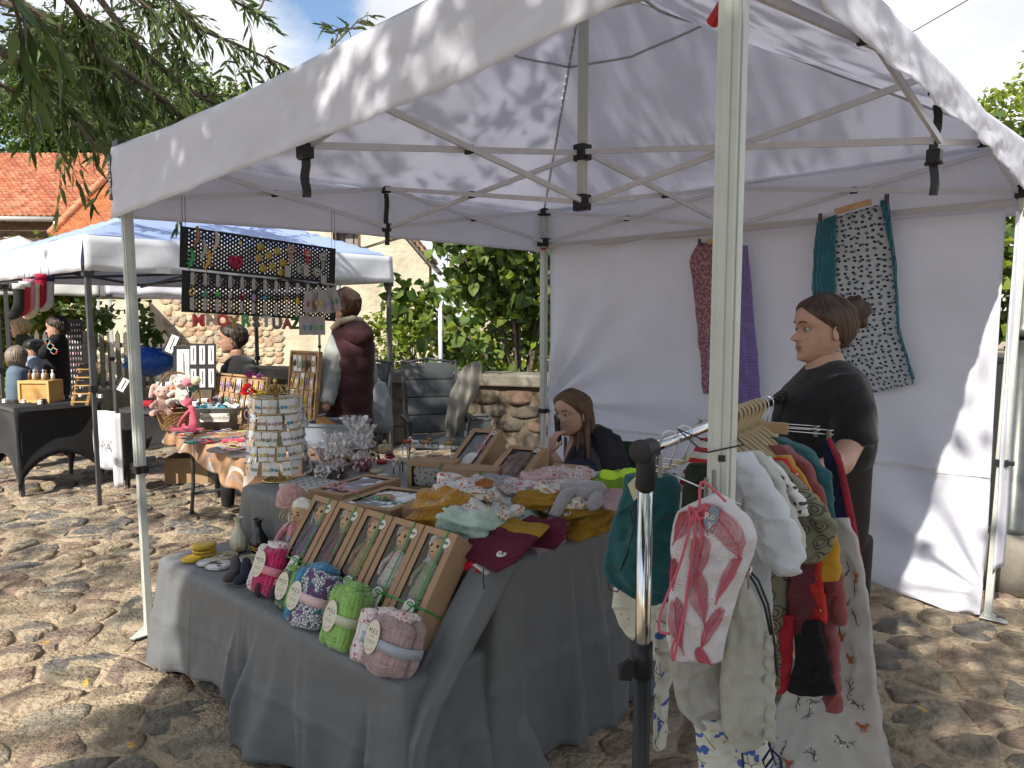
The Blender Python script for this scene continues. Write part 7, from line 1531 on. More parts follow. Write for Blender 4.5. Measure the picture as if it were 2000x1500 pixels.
# pink feather trousers in front
fw = mus('soft_white_muslin', (.60, .58, .60)); o, FP_ = hang('feather_trousers', 'white muslin trousers printed with big pink feathers and pink cord, front of the rail', 'trousers', [(996, 1326, 962, 1398), (1006, 1318, 975, 1428), (1025, 1314, 1010, 1464), (1055, 1311, 1045, 1482), (1090, 1310, 1080, 1474), (1160, 1306, 1160, 1442), (1230, 1303, 1230, 1424), (1262, 1308, 1262, 1416), (1284, 1326, 1290, 1412)], (1300, 1.345, 1480, 1.27), .034, fw, None, 20, .012, 45, .004, 29, n_=60, nr=70)
b = MB(); fp_ = mat('feather_pink', (.42, .085, .12), .85)
def feather(px0, py0, px1, py1, wd, seed):
    """quill from tip to foot in picture shares of the garment: s, t pairs"""
    rs_ = random.Random(seed); n_ = 40; 
    for k in range(n_):
        f_ = k/n_; s0, t0 = px0+(px1-px0)*f_, py0+(py1-py0)*f_; w_ = wd*math.sin(math.pi*min(1, f_*1.05+.04))**.6*(1 if f_ < .82 else .8); dx, dy = px1-px0, py1-py0; L_ = math.hypot(dx, dy)
        ux, uy = dx/L_, dy/L_; 
        for sg_ in (-1, 1):
            q = [(s0+(sg_*-uy*w_-ux*w_*.4)*a+rs_.uniform(-.004, .004), t0+(sg_*ux*w_*.42-uy*w_*.35)*a-.012*a*a) for a in (0, .35, .7, 1)]
            stroke(b, FP_, q, .00055, .0035)
    stroke(b, FP_, [(px0+(px1-px0)*f_/6, py0+(py1-py0)*f_/6) for f_ in range(7)], .0014, .004)
for a in ((.30, .02, .06, .26, .15), (.66, .05, .90, .38, .19), (.42, .22, .40, .52, .13), (.38, .44, .68, .76, .15), (.84, .36, .76, .62, .08), (.14, .62, .34, .93, .15), (.86, .66, .62, .92, .11), (.05, .36, .10, .56, .08), (.55, .93, .85, .99, .12), (.48, .02, .52, .2, .10)): feather(a[0], a[1], a[2], a[3], a[4], int(a[0]*100))
b.build('printed_feathers', fp_, o, kind='stuff')
P = pln((1300, 1.30, 1480, 1.235)); b = MB(); cord = mat('pink_cord', (.50, .10, .14), .7)
for pts in (((1368, 995), (1352, 1010), (1340, 1060), (1325, 1110), (1308, 1150), (1290, 1200), (1288, 1232), (1308, 1238)), ((1360, 1000), (1356, 1060), (1345, 1130), (1336, 1200), (1320, 1270), (1315, 1290), (1312, 1268), (1320, 1245)), ((1364, 1000), (1378, 990), (1376, 1010), (1362, 1012)), ((1360, 1000), (1346, 990), (1348, 1012), (1360, 1012)), ((1362, 1002), (1370, 1040), (1366, 1090)), ((1366, 998), (1370, 942), (1395, 958), (1418, 980))): b.tube(spline([pplane(x, y, P) for x, y in pts], 4), .0026, 6)
b.build('cord', cord, o, True); g_ = tagmesh('t', [pplane(x, y, P) for x, y in ((1374, 1014), (1392, 984), (1405, 996), (1402, 1018), (1392, 1044), (1378, 1032))], .0012, mat('blue_size_tag', (.17, .23, .29), .6), P[2]); to = g_.build('size_tag', MATS['blue_size_tag'], o); text('Rom\n92', .017, cream, to, pplane(1392, 1018, P)+P[2]*.003, (math.pi/2, .15, .1))
# hangers
hw = mat('beige_plastic_hanger', (.42, .33, .20), .45, .1, 20); wireM = mat('steel_wire')
def hanger(s_, label, tilt=0, w_=.165, metal=False, first=[None]):
    q = b0+(b1-b0)*s_; t = thing('clothes_hanger', label, 'hanger', q, math.atan2(bn.y, bn.x)+tilt, 'beige hangers in a row on the rail' if not metal else 'metal hooked clip hangers')
    r_ = .020; b = MB(); b.tube([V(r_*math.cos(a), 0, r_*math.sin(a)+.002) for a in [math.pi*1.15-i/12*math.pi*1.25 for i in range(13)]]+[V(.006, 0, -.035), V(0, 0, -.06)], .0052 if not metal else .0018, 8); b.build('hook', hw if not metal else wireM, t, True)
    if not metal:
        b = MB(); b.tube(spline([(-w_, 0, -.150), (-w_*.5, 0, -.110), (0, 0, -.062), (w_*.5, 0, -.110), (w_, 0, -.150)], 5), .0065, 8); b.build('arms', hw, t, True)
    else:
        b = MB(); b.tube([(-w_, 0, -.075), (w_, 0, -.075)], .0016, 6); b.tube([(-w_, 0, -.062), (w_, 0, -.062)], .0016, 6); b.build('clip_wire', wireM, t, True)
        for sx in (-1, 1):
            b = MB(); b.box((sx*(w_-.012), 0, -.08), (.012, .012, .032)); b.box((sx*(w_-.012), -.008, -.066), (.010, .004, .014)); b.build('clip', mat('dull_steel', (.22, .22, .21), .4, metal=.8), t, bevel=.002)
    return t
for k, s_ in enumerate((.42, .46, .50, .54, .575, .61, .645, .68, .72, .76)): hanger(s_, 'beige plastic hanger hooked on the rail, ' if 0 else 'beige hanger hooked on the rail behind the tent leg', rnd(-.08, .08))
hanger(.20, 'steel clip hanger holding the teal shorts and feather trousers', -.02, .10, True); hanger(.12, 'second steel clip hanger by the black corner joint', .03, .07, True); hanger(.85, 'steel clip hanger near the far end of the rail', .05, .16, True)
hg = hanger(.80, 'wooden clip hanger with wide bar carrying the vest and print cloth', 0, .21, True); b = MB(); b.box((-.02, 0, -.068), (.20, .014, .036)); b.build('wooden_bar', mat('light_wood', (.45, .30, .16), .5, .15, 6, stretch=(1, 6, 6)), hg, bevel=.003)
b = MB(); P = pln((1280, 1.46, 1460, 1.33)); b.tube([pplane(1283, 914, P), pplane(1456, 990, P)], .0018, 6); tg2 = b.build('hanger_wire', wireM, smooth=True); tag(tg2, 'long steel clip wire slanting across the front garments', 'hanger'); 
for px, py in ((1287, 905), (1376, 950), (1450, 990), (1392, 935)):
    q = pplane(px, py, P); b = MB(); b.box(q-V(0, .01, 0), (.007, .010, .038)); b.box(q-V(0, .016, .018), (.010, .005, .016)); b.build('clip', mat('dull_steel', (.22, .22, .21), .4, metal=.8), tg2, bevel=.002)
b = MB(); P = pln((1440, 1.30, 1480, 1.28)); b.tube([pplane(x, y, P) for x, y in ((1452, 1000), (1458, 1040), (1460, 1100), (1462, 1150))], .002, 6); b.tube([pplane(x, y, P) for x, y in ((1452, 1125), (1456, 1110), (1468, 1108), (1464, 1122), (1454, 1128))], .0022, 6); tag(b.build('hanger_hook', wireM, smooth=True), 'steel hanger hook holding the sage trousers below the feather pair', 'hanger')
P = pln((1440, 1.33, 1530, 1.31)); b = MB(); b.tube([pplane(x, y, P) for x, y in ((1462, 1112), (1482, 1135), (1500, 1180), (1512, 1250), (1518, 1320))], .0025, 6); b.tube([pplane(x, y, P) for x, y in ((1460, 1118), (1476, 1142), (1494, 1185), (1505, 1240))], .0025, 6); tag(b.build('drawstring', blk, smooth=True), 'black drawstring cord looping down beside the sage trousers', 'cord')
# ------------------------------------------------------------------ blankets hung on the back wall
BP = (TW(0, S-.045), V(cT, sT, 0), V(sT, -cT, 0)); 
bird = mat('swan_print', (.38, .41, .44), .85, uv=True, layers=(('dots', 30, .24, (.02, .025, .05), .5), ('dots', 21, .17, (.08, .14, .19), .6)), bump=.3, bs=50)
tealp = mat('teal_plush', (.008, .12, .17), .85, .15, 10, .9, 26, 'ridge', bdist=.01, sheen=.3)
o, _ = hang('wall_blanket', 'grey blanket with little dark swans and teal plush edging hung on the back wall', 'baby blanket', [(432, 1600, 394, 1730), (500, 1606, 490, 1748), (600, 1618, 590, 1752), (680, 1640, 660, 1762), (720, 1660, 710, 1775), (772, 1696, 752, 1786)], None, .010, bird, 'baby blankets clipped on the back wall', 9, .010, 20, .003, 41, P=BP, n_=70, nr=80)
hang('teal_fold', None, None, [(436, 1596, 418, 1634), (480, 1588, 470, 1633), (560, 1586, 556, 1631), (600, 1588, 600, 1630)], None, .018, tealp, None, 30, .012, 30, .004, 42, P=(TW(0, S-.075), BP[1], BP[2]), parent=o); hang('teal_edge', None, None, [(392, 1718, 386, 1736), (440, 1728, 436, 1742), (500, 1742, 500, 1750), (640, 1752, 640, 1757), (745, 1782, 742, 1788)], None, .012, tealp, None, 30, .006, 30, .004, 43, P=(TW(0, S-.07), BP[1], BP[2]), parent=o)
o, _ = hang('wall_blanket', 'dusty pink print blanket hung on the back wall left of the tent leg', 'baby blanket', [(473, 1366, 473, 1420), (500, 1350, 500, 1420), (516, 1348, 516, 1420), (640, 1362, 640, 1425), (770, 1375, 775, 1440)], None, .010, mat('pink_rose_print', (.33, .20, .22), .85, uv=True, layers=(('dots', 45, .42, (.22, .09, .13)), ('dots', 60, .22, (.15, .04, .07))), bump=.3, bs=50), 'baby blankets clipped on the back wall', 9, .008, 20, .003, 44, P=BP)
hang('wall_blanket', 'purple minky blanket hung beside the pink print one, right of the tent leg', 'baby blanket', [(474, 1415, 478, 1460), (560, 1418, 560, 1468), (640, 1425, 640, 1474), (720, 1432, 720, 1482), (802, 1444, 790, 1486)], None, .014, minky('minky_purple', (.17, .12, .33), 55), 'baby blankets clipped on the back wall', 14, .012, 30, .004, 45, P=(TW(0, S-.07), BP[1], BP[2]))
for (x0, y0, x1, y1, wx0_, wx1_, lb) in ((1602, 425, 1732, 388, 1632, 1703, 'wooden clip hanger holding the swan print blanket'), (1366, 474, 1446, 472, 1382, 1428, 'wooden clip hanger behind the tent leg holding the pink blanket')):
    a, c = pplane(x0, y0, (TW(0, S-.09), BP[1], BP[2])), pplane(x1, y1, (TW(0, S-.09), BP[1], BP[2])); t = thing('clothes_hanger', lb, 'hanger', (a+c)/2); d = c-a
    b = MB(); b.tube([-d/2, d/2], .0016, 6); b.tube([-d/2+V(0, 0, .01), d/2+V(0, 0, .01)], .0016, 6); b.build('clip_wire', wireM, t, True); f0, f1 = (wx0_-x0)/(x1-x0), (wx1_-x0)/(x1-x0); b = MB(); b.bar(a+d*f0-(a+c)/2+V(0, 0, .008), a+d*f1-(a+c)/2+V(0, 0, .008), .012, .032); b.build('wooden_bar', MATS['light_wood'], t)
    b = MB(); b.tube([V(0, 0, .02), V(.01, 0, .05), V(-.01, 0, .065), V(-.02, 0, .05)], .0016, 6); b.build('hook', wireM, t)
    for sg_ in (-1, 1): b = MB(); b.box(d*.5*sg_, (.018, .014, .045)); b.build('clip', dk, t)
# ------------------------------------------------------------------ people
skin = mat('skin', (.36, .20, .14), .5, .08, 22, .12, 220, spec=.35); skin2 = mat('skin_fair', (.42, .25, .18), .5, .08, 22, .12, 220, spec=.35)
eyew = mat('eye_white', (.33, .31, .30), .2, spec=.6); iris = mat('iris', (.05, .05, .045), .15, spec=.8); lipm = mat('lips', (.30, .10, .09), .45)
def hairm(n_, c): return mat(n_, c, .5, .35, 30, .9, 70, stretch=(1, 1, .25), bdist=.004, spec=.35)
hb = hairm('hair_brown', (.055, .03, .02)); hd_ = hairm('hair_dark', (.022, .014, .010)); hl = hairm('hair_light_brown', (.10, .055, .03)); hbl = hairm('hair_blond', (.33, .23, .12)); hash_ = hairm('hair_ash', (.18, .15, .12))
fT = [(0, .30), (.03, .385), (.06, .41), (.10, .405), (.145, .375), (.185, .40), (.21, .412), (.232, .385), (.255, .418), (.29, .402), (.32, .40), (.40, .40), (.46, .385), (.50, .375), (.54, .392), (.58, .422), (.64, .428), (.72, .42), (.80, .385), (.88, .30), (.95, .17), (1, .01)]
bT = [(0, -.02), (.1, .02), (.18, .12), (.28, .28), (.4, .40), (.55, .46), (.68, .46), (.8, .40), (.9, .27), (.96, .15), (1, .01)]
wT = [(0, .09), (.04, .15), (.12, .225), (.25, .285), (.4, .32), (.55, .335), (.68, .34), (.8, .30), (.9, .20), (.96, .12), (1, .01)]
noseT = [(.29, 0), (.315, .055), (.345, .115), (.37, .12), (.42, .075), (.5, .025), (.56, 0), (1, 0)]
def sm(tab, t): return (lerpt(tab, max(0, t-.012))+2*lerpt(tab, t)+lerpt(tab, min(1, t+.012)))/4
def head_pt(t, ph, off=0, face=True):
    f_, bk_, w = sm(fT, t), sm(bT, t), sm(wT, t); c, s_ = math.cos(ph), math.sin(ph)
    x = (f_*abs(c)**.80 if c > 0 else -bk_*abs(c)**.85); y = w*math.copysign(abs(s_)**.9, s_)
    if face and c > 0:
        n_ = lerpt(noseT, t) if t > .29 else 0
        wd = .042+.030*max(0, 1-abs(t-.345)/.05); x += n_*math.exp(-(y/wd)**2)
        x -= .040*math.exp(-((abs(y)-.145)/.07)**2-((t-.505)/.045)**2)
        if .10 < t < .31:
            k_ = 1-math.exp(-(y/.11)**2); fl = .405; x += (fl-f_)*k_*abs(c)**.8*min(1, (t-.10)/.03, (.31-t)/.03)
    p = V(x, y, t); 
    if off: d = V(x*1.0, y*1.3, (t-.55)*1.1).normalized(); p = p+d*off
    return p
def head(parent, L0, pos, H_, yaw, pitch, m_, hair, style, long=0, roll=0):
    """pos: middle of the head between the ears at eye height (world)"""
    Rm = Matrix.Rotation(yaw, 3, 'Z') @ Matrix.Rotation(pitch, 3, 'Y') @ Matrix.Rotation(roll, 3, 'X')
    T_ = lambda p: pos-L0+Rm @ (V(p.x, p.y, p.z-.5)*H_)
    b = MB(); b.grid(lambda s_, t: T_(head_pt(t, 2*math.pi*s_)), 72, 64, closeu=True); neck = T_(V(-.06, 0, .08))
    hdo = b.build('head', m_, parent, True)
    for sy in (-1, 1):
        b = MB(); b.ell(T_(V(-.02, sy*.335, .43)), (.045*H_*1.3, .018*H_, .105*H_), Rm @ Euler((0, .15, sy*.25)).to_matrix(), 8, 12); b.tube([T_(V(-.02+.05*math.cos(a), sy*(.35+.012*math.cos(a)), .44+.095*math.sin(a))) for a in [-1.9+i/12*4.6 for i in range(13)]], .016*H_, 6); b.build('ear', m_, hdo, True)
        b = MB(); b.ell(T_(V(.322, sy*.145, .500)), (.050*H_, .050*H_, .040*H_), None, 8, 12); e_ = b.build('eye', eyew, hdo, True)
        b = MB(); g_ = V(.366, sy*.145, .500); b.ell(T_(g_), (.012*H_, .029*H_, .030*H_), Rm, 6, 10); b.build('iris', iris, hdo, True)
        b = MB(); b.tube([T_(head_pt(.53+.014*math.sin(k/6*math.pi), sy*(.22+.38*k/6), .010)) for k in range(7)], .014*H_, 6); b.build('eyelid', m_, hdo, True)
        b = MB(); b.tube([T_(head_pt(.532-.01*abs(k/6-.5)+.004, sy*(.22+.36*k/6), .016)) for k in range(7)], .0035*H_, 4); b.build('lashes', hair, hdo, True)
        b = MB(); b.tube([T_(head_pt(.595+.018*math.sin(k/6*math.pi), sy*(.17+.50*k/6), .008)) for k in range(7)], [.008*H_, .012*H_, .013*H_, .012*H_, .010*H_, .008*H_, .004*H_], 5); b.build('eyebrow', hair, hdo, True)
    for z, r_ in ((.247, .013), (.212, .016)):
        b = MB(); b.tube([T_(head_pt(z, -.32+.64*k/8, .004)) for k in range(9)], [r_*H_*(.3+.7*math.sin(math.pi*(k+.3)/8.6)) for k in range(9)], 6); b.build('lip', lipm, hdo, True)
    # hair cap
    front = {'bun': [(.28, 2.0), (.36, 1.72), (.45, 1.60), (.55, 1.45), (.64, 1.15), (.72, .85), (.79, .45), (.84, 0), (1.1, 0)], 'short': [(.24, 2.3), (.34, 1.9), (.5, 1.62), (.58, 1.4), (.68, 1.0), (.76, .75), (.83, 0), (1.1, 0)], 'long': [(-.1, 1.9), (.3, 1.65), (.5, 1.45), (.62, 1.15), (.72, .85), (.80, .35), (.84, 0), (1.1, 0)]}[style]
    z0 = {'bun': .25, 'short': .20, 'long': .02}[style]; of = {'bun': .028, 'short': .045, 'long': .05}[style]
    def hf(s_, q):
        t = z0+(1-z0)*q; a0 = lerpt(front, t); ph = a0+(2*math.pi-2*a0)*s_; edge = min(1, min(s_, 1-s_)*14+.05) if a0 > .05 else 1
        st = .010*noise.noise(V(ph*14, t*3, H_))+.008*math.sin(ph*34+t*(20 if style == 'bun' else 3))+(.04*noise.noise(V(ph*4, t*6, 3)) if style == 'short' else .012*noise.noise(V(ph*5, t*5, 3)))
        return T_(head_pt(t, ph, (of+st)*edge+.006, False))
    b = MB(); b.grid(hf, 110, 34); ho = b.build('hair', hair, parent, True, solid=.004)
    if style == 'bun':
        c = V(-.46, 0, .735); rs_ = random.Random(3); b = MB()
        b.grid(lambda s2, t2: T_(c+V(math.sin(math.pi*t2)*math.cos(6.283*s2), math.sin(math.pi*t2)*math.sin(6.283*s2), math.cos(math.pi*t2))*(.225+.022*math.sin(6.283*s2*3+t2*16)+.03*noise.noise(V(s2*6, t2*7, 2))+.010*math.sin(s2*120+t2*40))), 60, 40, closeu=True)
        for k in range(0):
            a = rs_.uniform(0, 6.28); tl = rs_.uniform(-.8, .8); P_ = []
            for i in range(13):
                th = a+i/12*3.6; q = V(math.cos(th)*.24, .24*math.sin(th)*math.cos(tl*2), .21*math.sin(th)*math.sin(tl*2+1)+.05*math.sin(i+k)); P_.append(T_(c+q*.88))
            b.tube(P_, [.012*H_]+[.028*H_]*11+[.012*H_], 7)
        b.build('hair_bun', hair, parent, True)
        b = MB()
        for k in range(46):
            tt = rs_.choice((.28, .34, .84, .8, .9)); a = rs_.uniform(-.9, .9) if tt < .5 else rs_.uniform(-2.6, 2.6); p0 = T_(head_pt(tt, math.pi+a, .04, False)); P_ = [p0]
            for i in range(4): P_.append(P_[-1]+V(rs_.gauss(0, .008), rs_.gauss(0, .006), rs_.gauss(-.004, .009)))
            b.tube(P_, .0006, 3, cap=False)
        b.build('loose_hair', hl, parent, kind='stuff')
        b = MB(); cl = [T_(V(-.50+.045*i, -.20-.02*math.sin(i), .82-.028*i)) for i in range(-2, 4)]
        for q in cl: b.tube([q+V(.008*math.cos(a), -.004, .006*math.sin(a)) for a in [i/8*6.283 for i in range(8)]], .0022, 5, closed=True)
        b.build('hair_clip', mat('rose_gold', (.6, .3, .22), .25, metal=1), parent, True)
    return T_, hdo
def rings_px(rows, Y, L0):
    out = []
    for py, l_, r_, dh in rows:
        a, c = AT(l_, py, Y), AT(r_, py, Y); m_ = (a+c)/2; w_ = (c.x-a.x)/2
        out.append([V(m_.x+w_*math.copysign(abs(math.cos(q))**.85, math.cos(q)), Y+dh*math.copysign(abs(math.sin(q))**.85, math.sin(q)), m_.z)-L0 for q in [i/24*6.283 for i in range(24)]])
    return out
def body(parent, name, rows, Y, L0, m_, limbs=(), vox=.012, smi=6, disp=None):
    b = MB(); 
    if rows: b.loft(rings_px(rows, Y, L0))
    for pts, rr in limbs: b.tube([AT(*p)-L0 for p in pts], rr, 14)
    return b.build(name, m_, parent, True, remesh=vox, sm=smi, disp=disp)
def hand(parent, L0, base, dirv, pal, size, m_, curl=.6, name='hand', thumb=1):
    """palm from the wrist along dirv, palm normal pal; five separate curling fingers"""
    d = dirv.normalized(); n_ = (pal-d*pal.dot(d)).normalized(); s_ = d.cross(n_); b = MB(); p0 = base-L0; L_ = size
    b.loft([[p0+d*L_*x+s_*math.cos(q)*w*L_+n_*math.sin(q)*h_*L_ for q in [i/14*6.283 for i in range(14)]] for x, w, h_ in ((-.12, .13, .10), (0, .14, .10), (.2, .20, .11), (.45, .22, .10), (.53, .20, .08))])
    for k, (o_, ln) in enumerate(((-.16, .36), (-.055, .42), (.05, .40), (.15, .31))):
        q = p0+d*L_*.48+s_*o_*L_; P_ = [q]; a = .15
        for f_ in (.40, .33, .27): a += curl*.75; P_.append(P_[-1]+(d*math.cos(a)+n_*math.sin(a))*ln*f_*L_*1.15)
        b.tube(P_, [.055*L_, .050*L_, .046*L_, .036*L_], 9)
    q = p0+d*L_*.12-s_*.17*L_*thumb; b.tube([q, q+(d*.6-s_*.5*thumb+n_*.3)*L_*.22, q+(d*.95-s_*.35*thumb+n_*.55)*L_*.36], [.07*L_, .055*L_, .042*L_], 9)
    return b.build(name, m_, parent, True, remesh=size*.022, sm=3)
# standing woman in black
L0 = V(1.10, 2.5, 0); pw_ = thing('person', 'woman in black t-shirt with brown hair in a bun, looking left', 'person', L0)
hp = AT(1610, 642, 2.5); head(pw_, L0, hp, .224, math.pi+.05, .02, skin2, hb, 'bun')
body(pw_, 'body', [(690, 1580, 1640, .05), (720, 1575, 1650, .06), (800, 1560, 1660, .08), (1000, 1590, 1650, .08), (1100, 1590, 1650, .08)], 2.5, L0, skin2, [([(1612, 680, 2.5), (1606, 715, 2.5), (1612, 760, 2.5)], [.052, .056, .07]), ([(1652, 770, 2.36), (1664, 860, 2.34), (1642, 905, 2.22), (1585, 925, 2.1)], [.048, .045, .04, .03]), ([(1600, 780, 2.64), (1570, 880, 2.6), (1520, 900, 2.4)], [.048, .042, .03]), ([(1600, 1250, 2.45), (1600, 1470, 2.45)], [.05, .04]), ([(1650, 1250, 2.6), (1650, 1450, 2.6)], [.05, .04]), ([(1600, 1050, 2.45), (1600, 1260, 2.45)], [.08, .05]), ([(1650, 1050, 2.6), (1650, 1260, 2.6)], [.08, .05])], .011)
hand(pw_, L0, AT(1582, 925, 2.1), V(-1, -.1, -.2), V(0, 0, -1), .17, skin2, .6)
body(pw_, 'tshirt', [(702, 1600, 1646, .06), (715, 1580, 1664, .10), (738, 1560, 1684, .15), (772, 1530, 1692, .165), (820, 1514, 1700, .17), (870, 1516, 1700, .17), (905, 1530, 1690, .17)], 2.5, L0, mat('black_tshirt', (.009, .009, .010), .85, .2, 8, .35, 14, bdist=.02, sheen=.15), [([(1640, 738, 2.40), (1662, 800, 2.35), (1670, 872, 2.33)], [.068, .078, .070]), ([(1590, 742, 2.6), (1575, 800, 2.65), (1560, 860, 2.66)], [.065, .07, .06])], .012, 5, disp=(.012, .09))
body(pw_, 'trousers', [(885, 1532, 1692, .16), (930, 1540, 1688, .16), (1000, 1560, 1684, .15), (1060, 1560, 1680, .14)], 2.5, L0, mat('dark_trousers', (.020, .018, .017), .85, .1, 8, .3, 40), [([(1600, 1040, 2.43), (1595, 1240, 2.43), (1595, 1430, 2.43)], [.10, .075, .06]), ([(1648, 1040, 2.6), (1650, 1240, 2.6), (1650, 1420, 2.6)], [.10, .075, .06])], .014)
for x, y in ((1590, 2.40), (1645, 2.58)):
    b = MB(); q = V((x-1000)/FPX*y, y, 0)-L0; b.ell(q+V(-.05, 0, .045), (.13, .045, .045), None, 8, 14); b.build('shoe', blk, pw_, True)
# seated woman on the phone
L0 = V(.42, 3.95, 0); ps = thing('person', 'seated young woman with long brown hair and dark jacket talking on a phone', 'person', L0)
Tp, hdo = head(ps, L0, AT(1117, 806, 3.8), .225, math.pi+.74, .03, skin2, hl, 'long')
body(ps, 'body', [(860, 1110, 1150, .06), (900, 1100, 1170, .08), (1000, 1100, 1190, .10)], 3.85, L0, skin2, [([(1126, 838, 3.83), (1134, 868, 3.86), (1140, 890, 3.88)], [.05, .052, .07]), ([(1078, 905, 3.62), (1077, 882, 3.60)], [.036, .026]), ([(1100, 930, 3.7), (1080, 895, 3.62)], [.04, .036]), ([(1150, 1010, 3.85), (1090, 1000, 3.5), (1090, 1180, 3.45)], [.07, .06, .04]), ([(1190, 1010, 3.85), (1150, 1000, 3.5), (1150, 1180, 3.45)], [.07, .06, .04])], .010)
hand(ps, L0, AT(1077, 884, 3.60), V(.12, .06, 1), V(.9, .35, .0), .15, skin2, .55, thumb=1)
b = MB(); c = AT(1090, 840, 3.64)-L0; b.box(c, (.012, .072, .145), (.25, -.18, .3)); b.build('phone', mat('black_glass', (.01, .01, .012), .1, spec=.7), ps, bevel=.006)
body(ps, 'shirt', [(872, 1118, 1160, .05), (888, 1105, 1172, .09), (920, 1098, 1180, .12), (1000, 1095, 1190, .13)], 3.84, L0, mat('speckled_shirt', (.04, .035, .035), .9, layers=(('dots', 130, .2, (.16, .15, .14)),)), (), .011)
body(ps, 'jacket', [(830, 1148, 1176, .06), (842, 1140, 1198, .10), (872, 1136, 1210, .14), (920, 1132, 1216, .16), (985, 1125, 1222, .17)], 3.93, L0, mat('black_jacket', (.012, .013, .018), .7, .15, 10, .5, 14, bdist=.02), [([(1190, 855, 3.9), (1210, 915, 3.85), (1190, 965, 3.7), (1120, 960, 3.6)], [.06, .062, .05, .045]), ([(1140, 862, 3.8), (1112, 925, 3.72), (1084, 925, 3.62), (1078, 908, 3.60)], [.045, .055, .052, .044])], .012, 5, disp=(.015, .08))
body(ps, 'trousers', [(975, 1110, 1222, .17), (1020, 1110, 1222, .17)], 3.93, L0, mat('navy_trousers', (.012, .016, .04), .85), [([(1140, 925, 3.75), (1090, 925, 3.45), (1085, 1180, 3.4)], [.09, .075, .05]), ([(1190, 1000, 3.85), (1150, 985, 3.5), (1150, 1180, 3.45)], [.09, .075, .05])], .014)
b = MB(); rs_ = random.Random(5)
for k in range(34):
    x0 = rs_.uniform(-.035, .05); p0 = AT(1136, 812, 3.82)-L0+V(x0*.6, rs_.uniform(-.03, .05), 0); tx = rs_.uniform(-.055, .02)
    b.tube(spline([p0, p0+V(-.005+x0*.2, -.03, -.09), p0+V(tx*.5, -.055, -.18), p0+V(tx-.02, -.075, -.27-rs_.uniform(0, .05))], 4), [.011, .012, .012, .012, .012, .011, .011, .010, .009, .007, .006, .005, .002][:13], 6)
for k in range(20):
    p0 = AT(1140, 790, 3.84)-L0+V(rs_.uniform(-.02, .035), rs_.uniform(-.02, .05), 0); b.tube(spline([p0, p0+V(.02, 0, -.10), p0+V(.03+rs_.uniform(-.01, .01), .02, -.2)], 4), [.014, .014, .014, .013, .012, .012, .010, .008, .003], 6)
b.build('long_hair', hl, ps, True)
t = thing('folding_chair', 'dark green fabric folding chair behind the seated woman', 'chair', (.56, 4.15, 0), -.2); gch = mat('dark_green_canvas', (.008, .03, .018), .9, .1, 10, .4, 60)
b = MB(); b.grid(lambda s_, q: V((s_-.5)*.50, .06+.05*math.sin(s_*3.14)+.05*q, .42+q*.36), 12, 8); b.build('backrest', gch, t, True, solid=.02); b = MB(); b.box((0, -.18, .40), (.52, .46, .03)); b.build('seat', gch, t, bevel=.008)
for sx in (-1, 1):
    b = MB(); b.tube([(sx*.27, .12, .01), (sx*.27, .10, .80)], .011, 8); b.build('leg', dk, t, True); b = MB(); b.tube([(sx*.27, -.38, .01), (sx*.27, -.36, .62)], .011, 8); b.build('leg', dk, t, True); b = MB(); b.box((sx*.27, -.14, .64), (.05, .5, .025)); b.build('armrest', gch, t, bevel=.006)
# woman in the quilted vest, seen from behind
Y_ = 5.0; L0 = V(-1.12, Y_, 0); pv = thing('person', 'short haired woman in maroon quilted hooded vest and grey sleeves seen from behind', 'person', L0)
head(pv, L0, AT(676, 598, Y_), .225, math.pi-.75, .0, skin, hd_ if 0 else hairm('hair_chestnut', (.06, .028, .016)), 'short')
body(pv, 'body', [(640, 655, 700, .06), (700, 650, 710, .09), (900, 655, 710, .09)], Y_, L0, skin, [([(668, 622, Y_), (672, 650, Y_)], [.05, .06]), ([(655, 690, Y_-.05), (642, 760, Y_-.1), (635, 800, 4.75)], [.045, .04, .03]), ([(668, 900, Y_), (668, 1040, Y_)], [.07, .05]), ([(702, 900, Y_), (702, 1040, Y_)], [.07, .05])], .013)
body(pv, 'sweater', [(640, 650, 705, .10), (665, 645, 715, .14), (800, 650, 715, .15)], Y_, L0, mat('grey_sweater', (.27, .29, .28), .85, .1, 8, .5, 16, bdist=.02), [([(664, 662, Y_-.05), (648, 715, Y_-.12), (636, 790, 4.78)], [.075, .072, .055]), ([(715, 670, Y_+.1), (722, 740, Y_+.12), (690, 790, Y_+.3)], [.06, .06, .045])], .013, 5, disp=(.02, .07))
vm = mat('maroon_quilted', (.042, .014, .017), .75, .15, 6, .5, 16, bdist=.02, spec=.25)
rows = []
for k, (py, l_, r_) in enumerate(((628, 655, 712), (645, 652, 724), (668, 652, 728), (700, 656, 728), (735, 654, 727), (770, 648, 726), (800, 640, 726), (835, 632, 726))): rows.append((py, l_, r_, .16 if k else .1))
fine = []
for i in range(70):
    t_ = i/69*(len(rows)-1); a, c = rows[int(min(t_, len(rows)-2))], rows[int(min(t_, len(rows)-2))+1]; w = t_-int(min(t_, len(rows)-2)); r_ = [x+(y-x)*w for x, y in zip(a, c)]; bulge = 1.6*abs(math.sin((r_[0]-628)/207*math.pi*6)); r_[1] -= bulge; r_[2] += bulge; r_[3] += bulge*.006; fine.append(tuple(r_))
b = MB(); b.loft(rings_px(fine, Y_, L0)); b.build('quilted_vest', vm, pv, True, disp=(.010, .2))
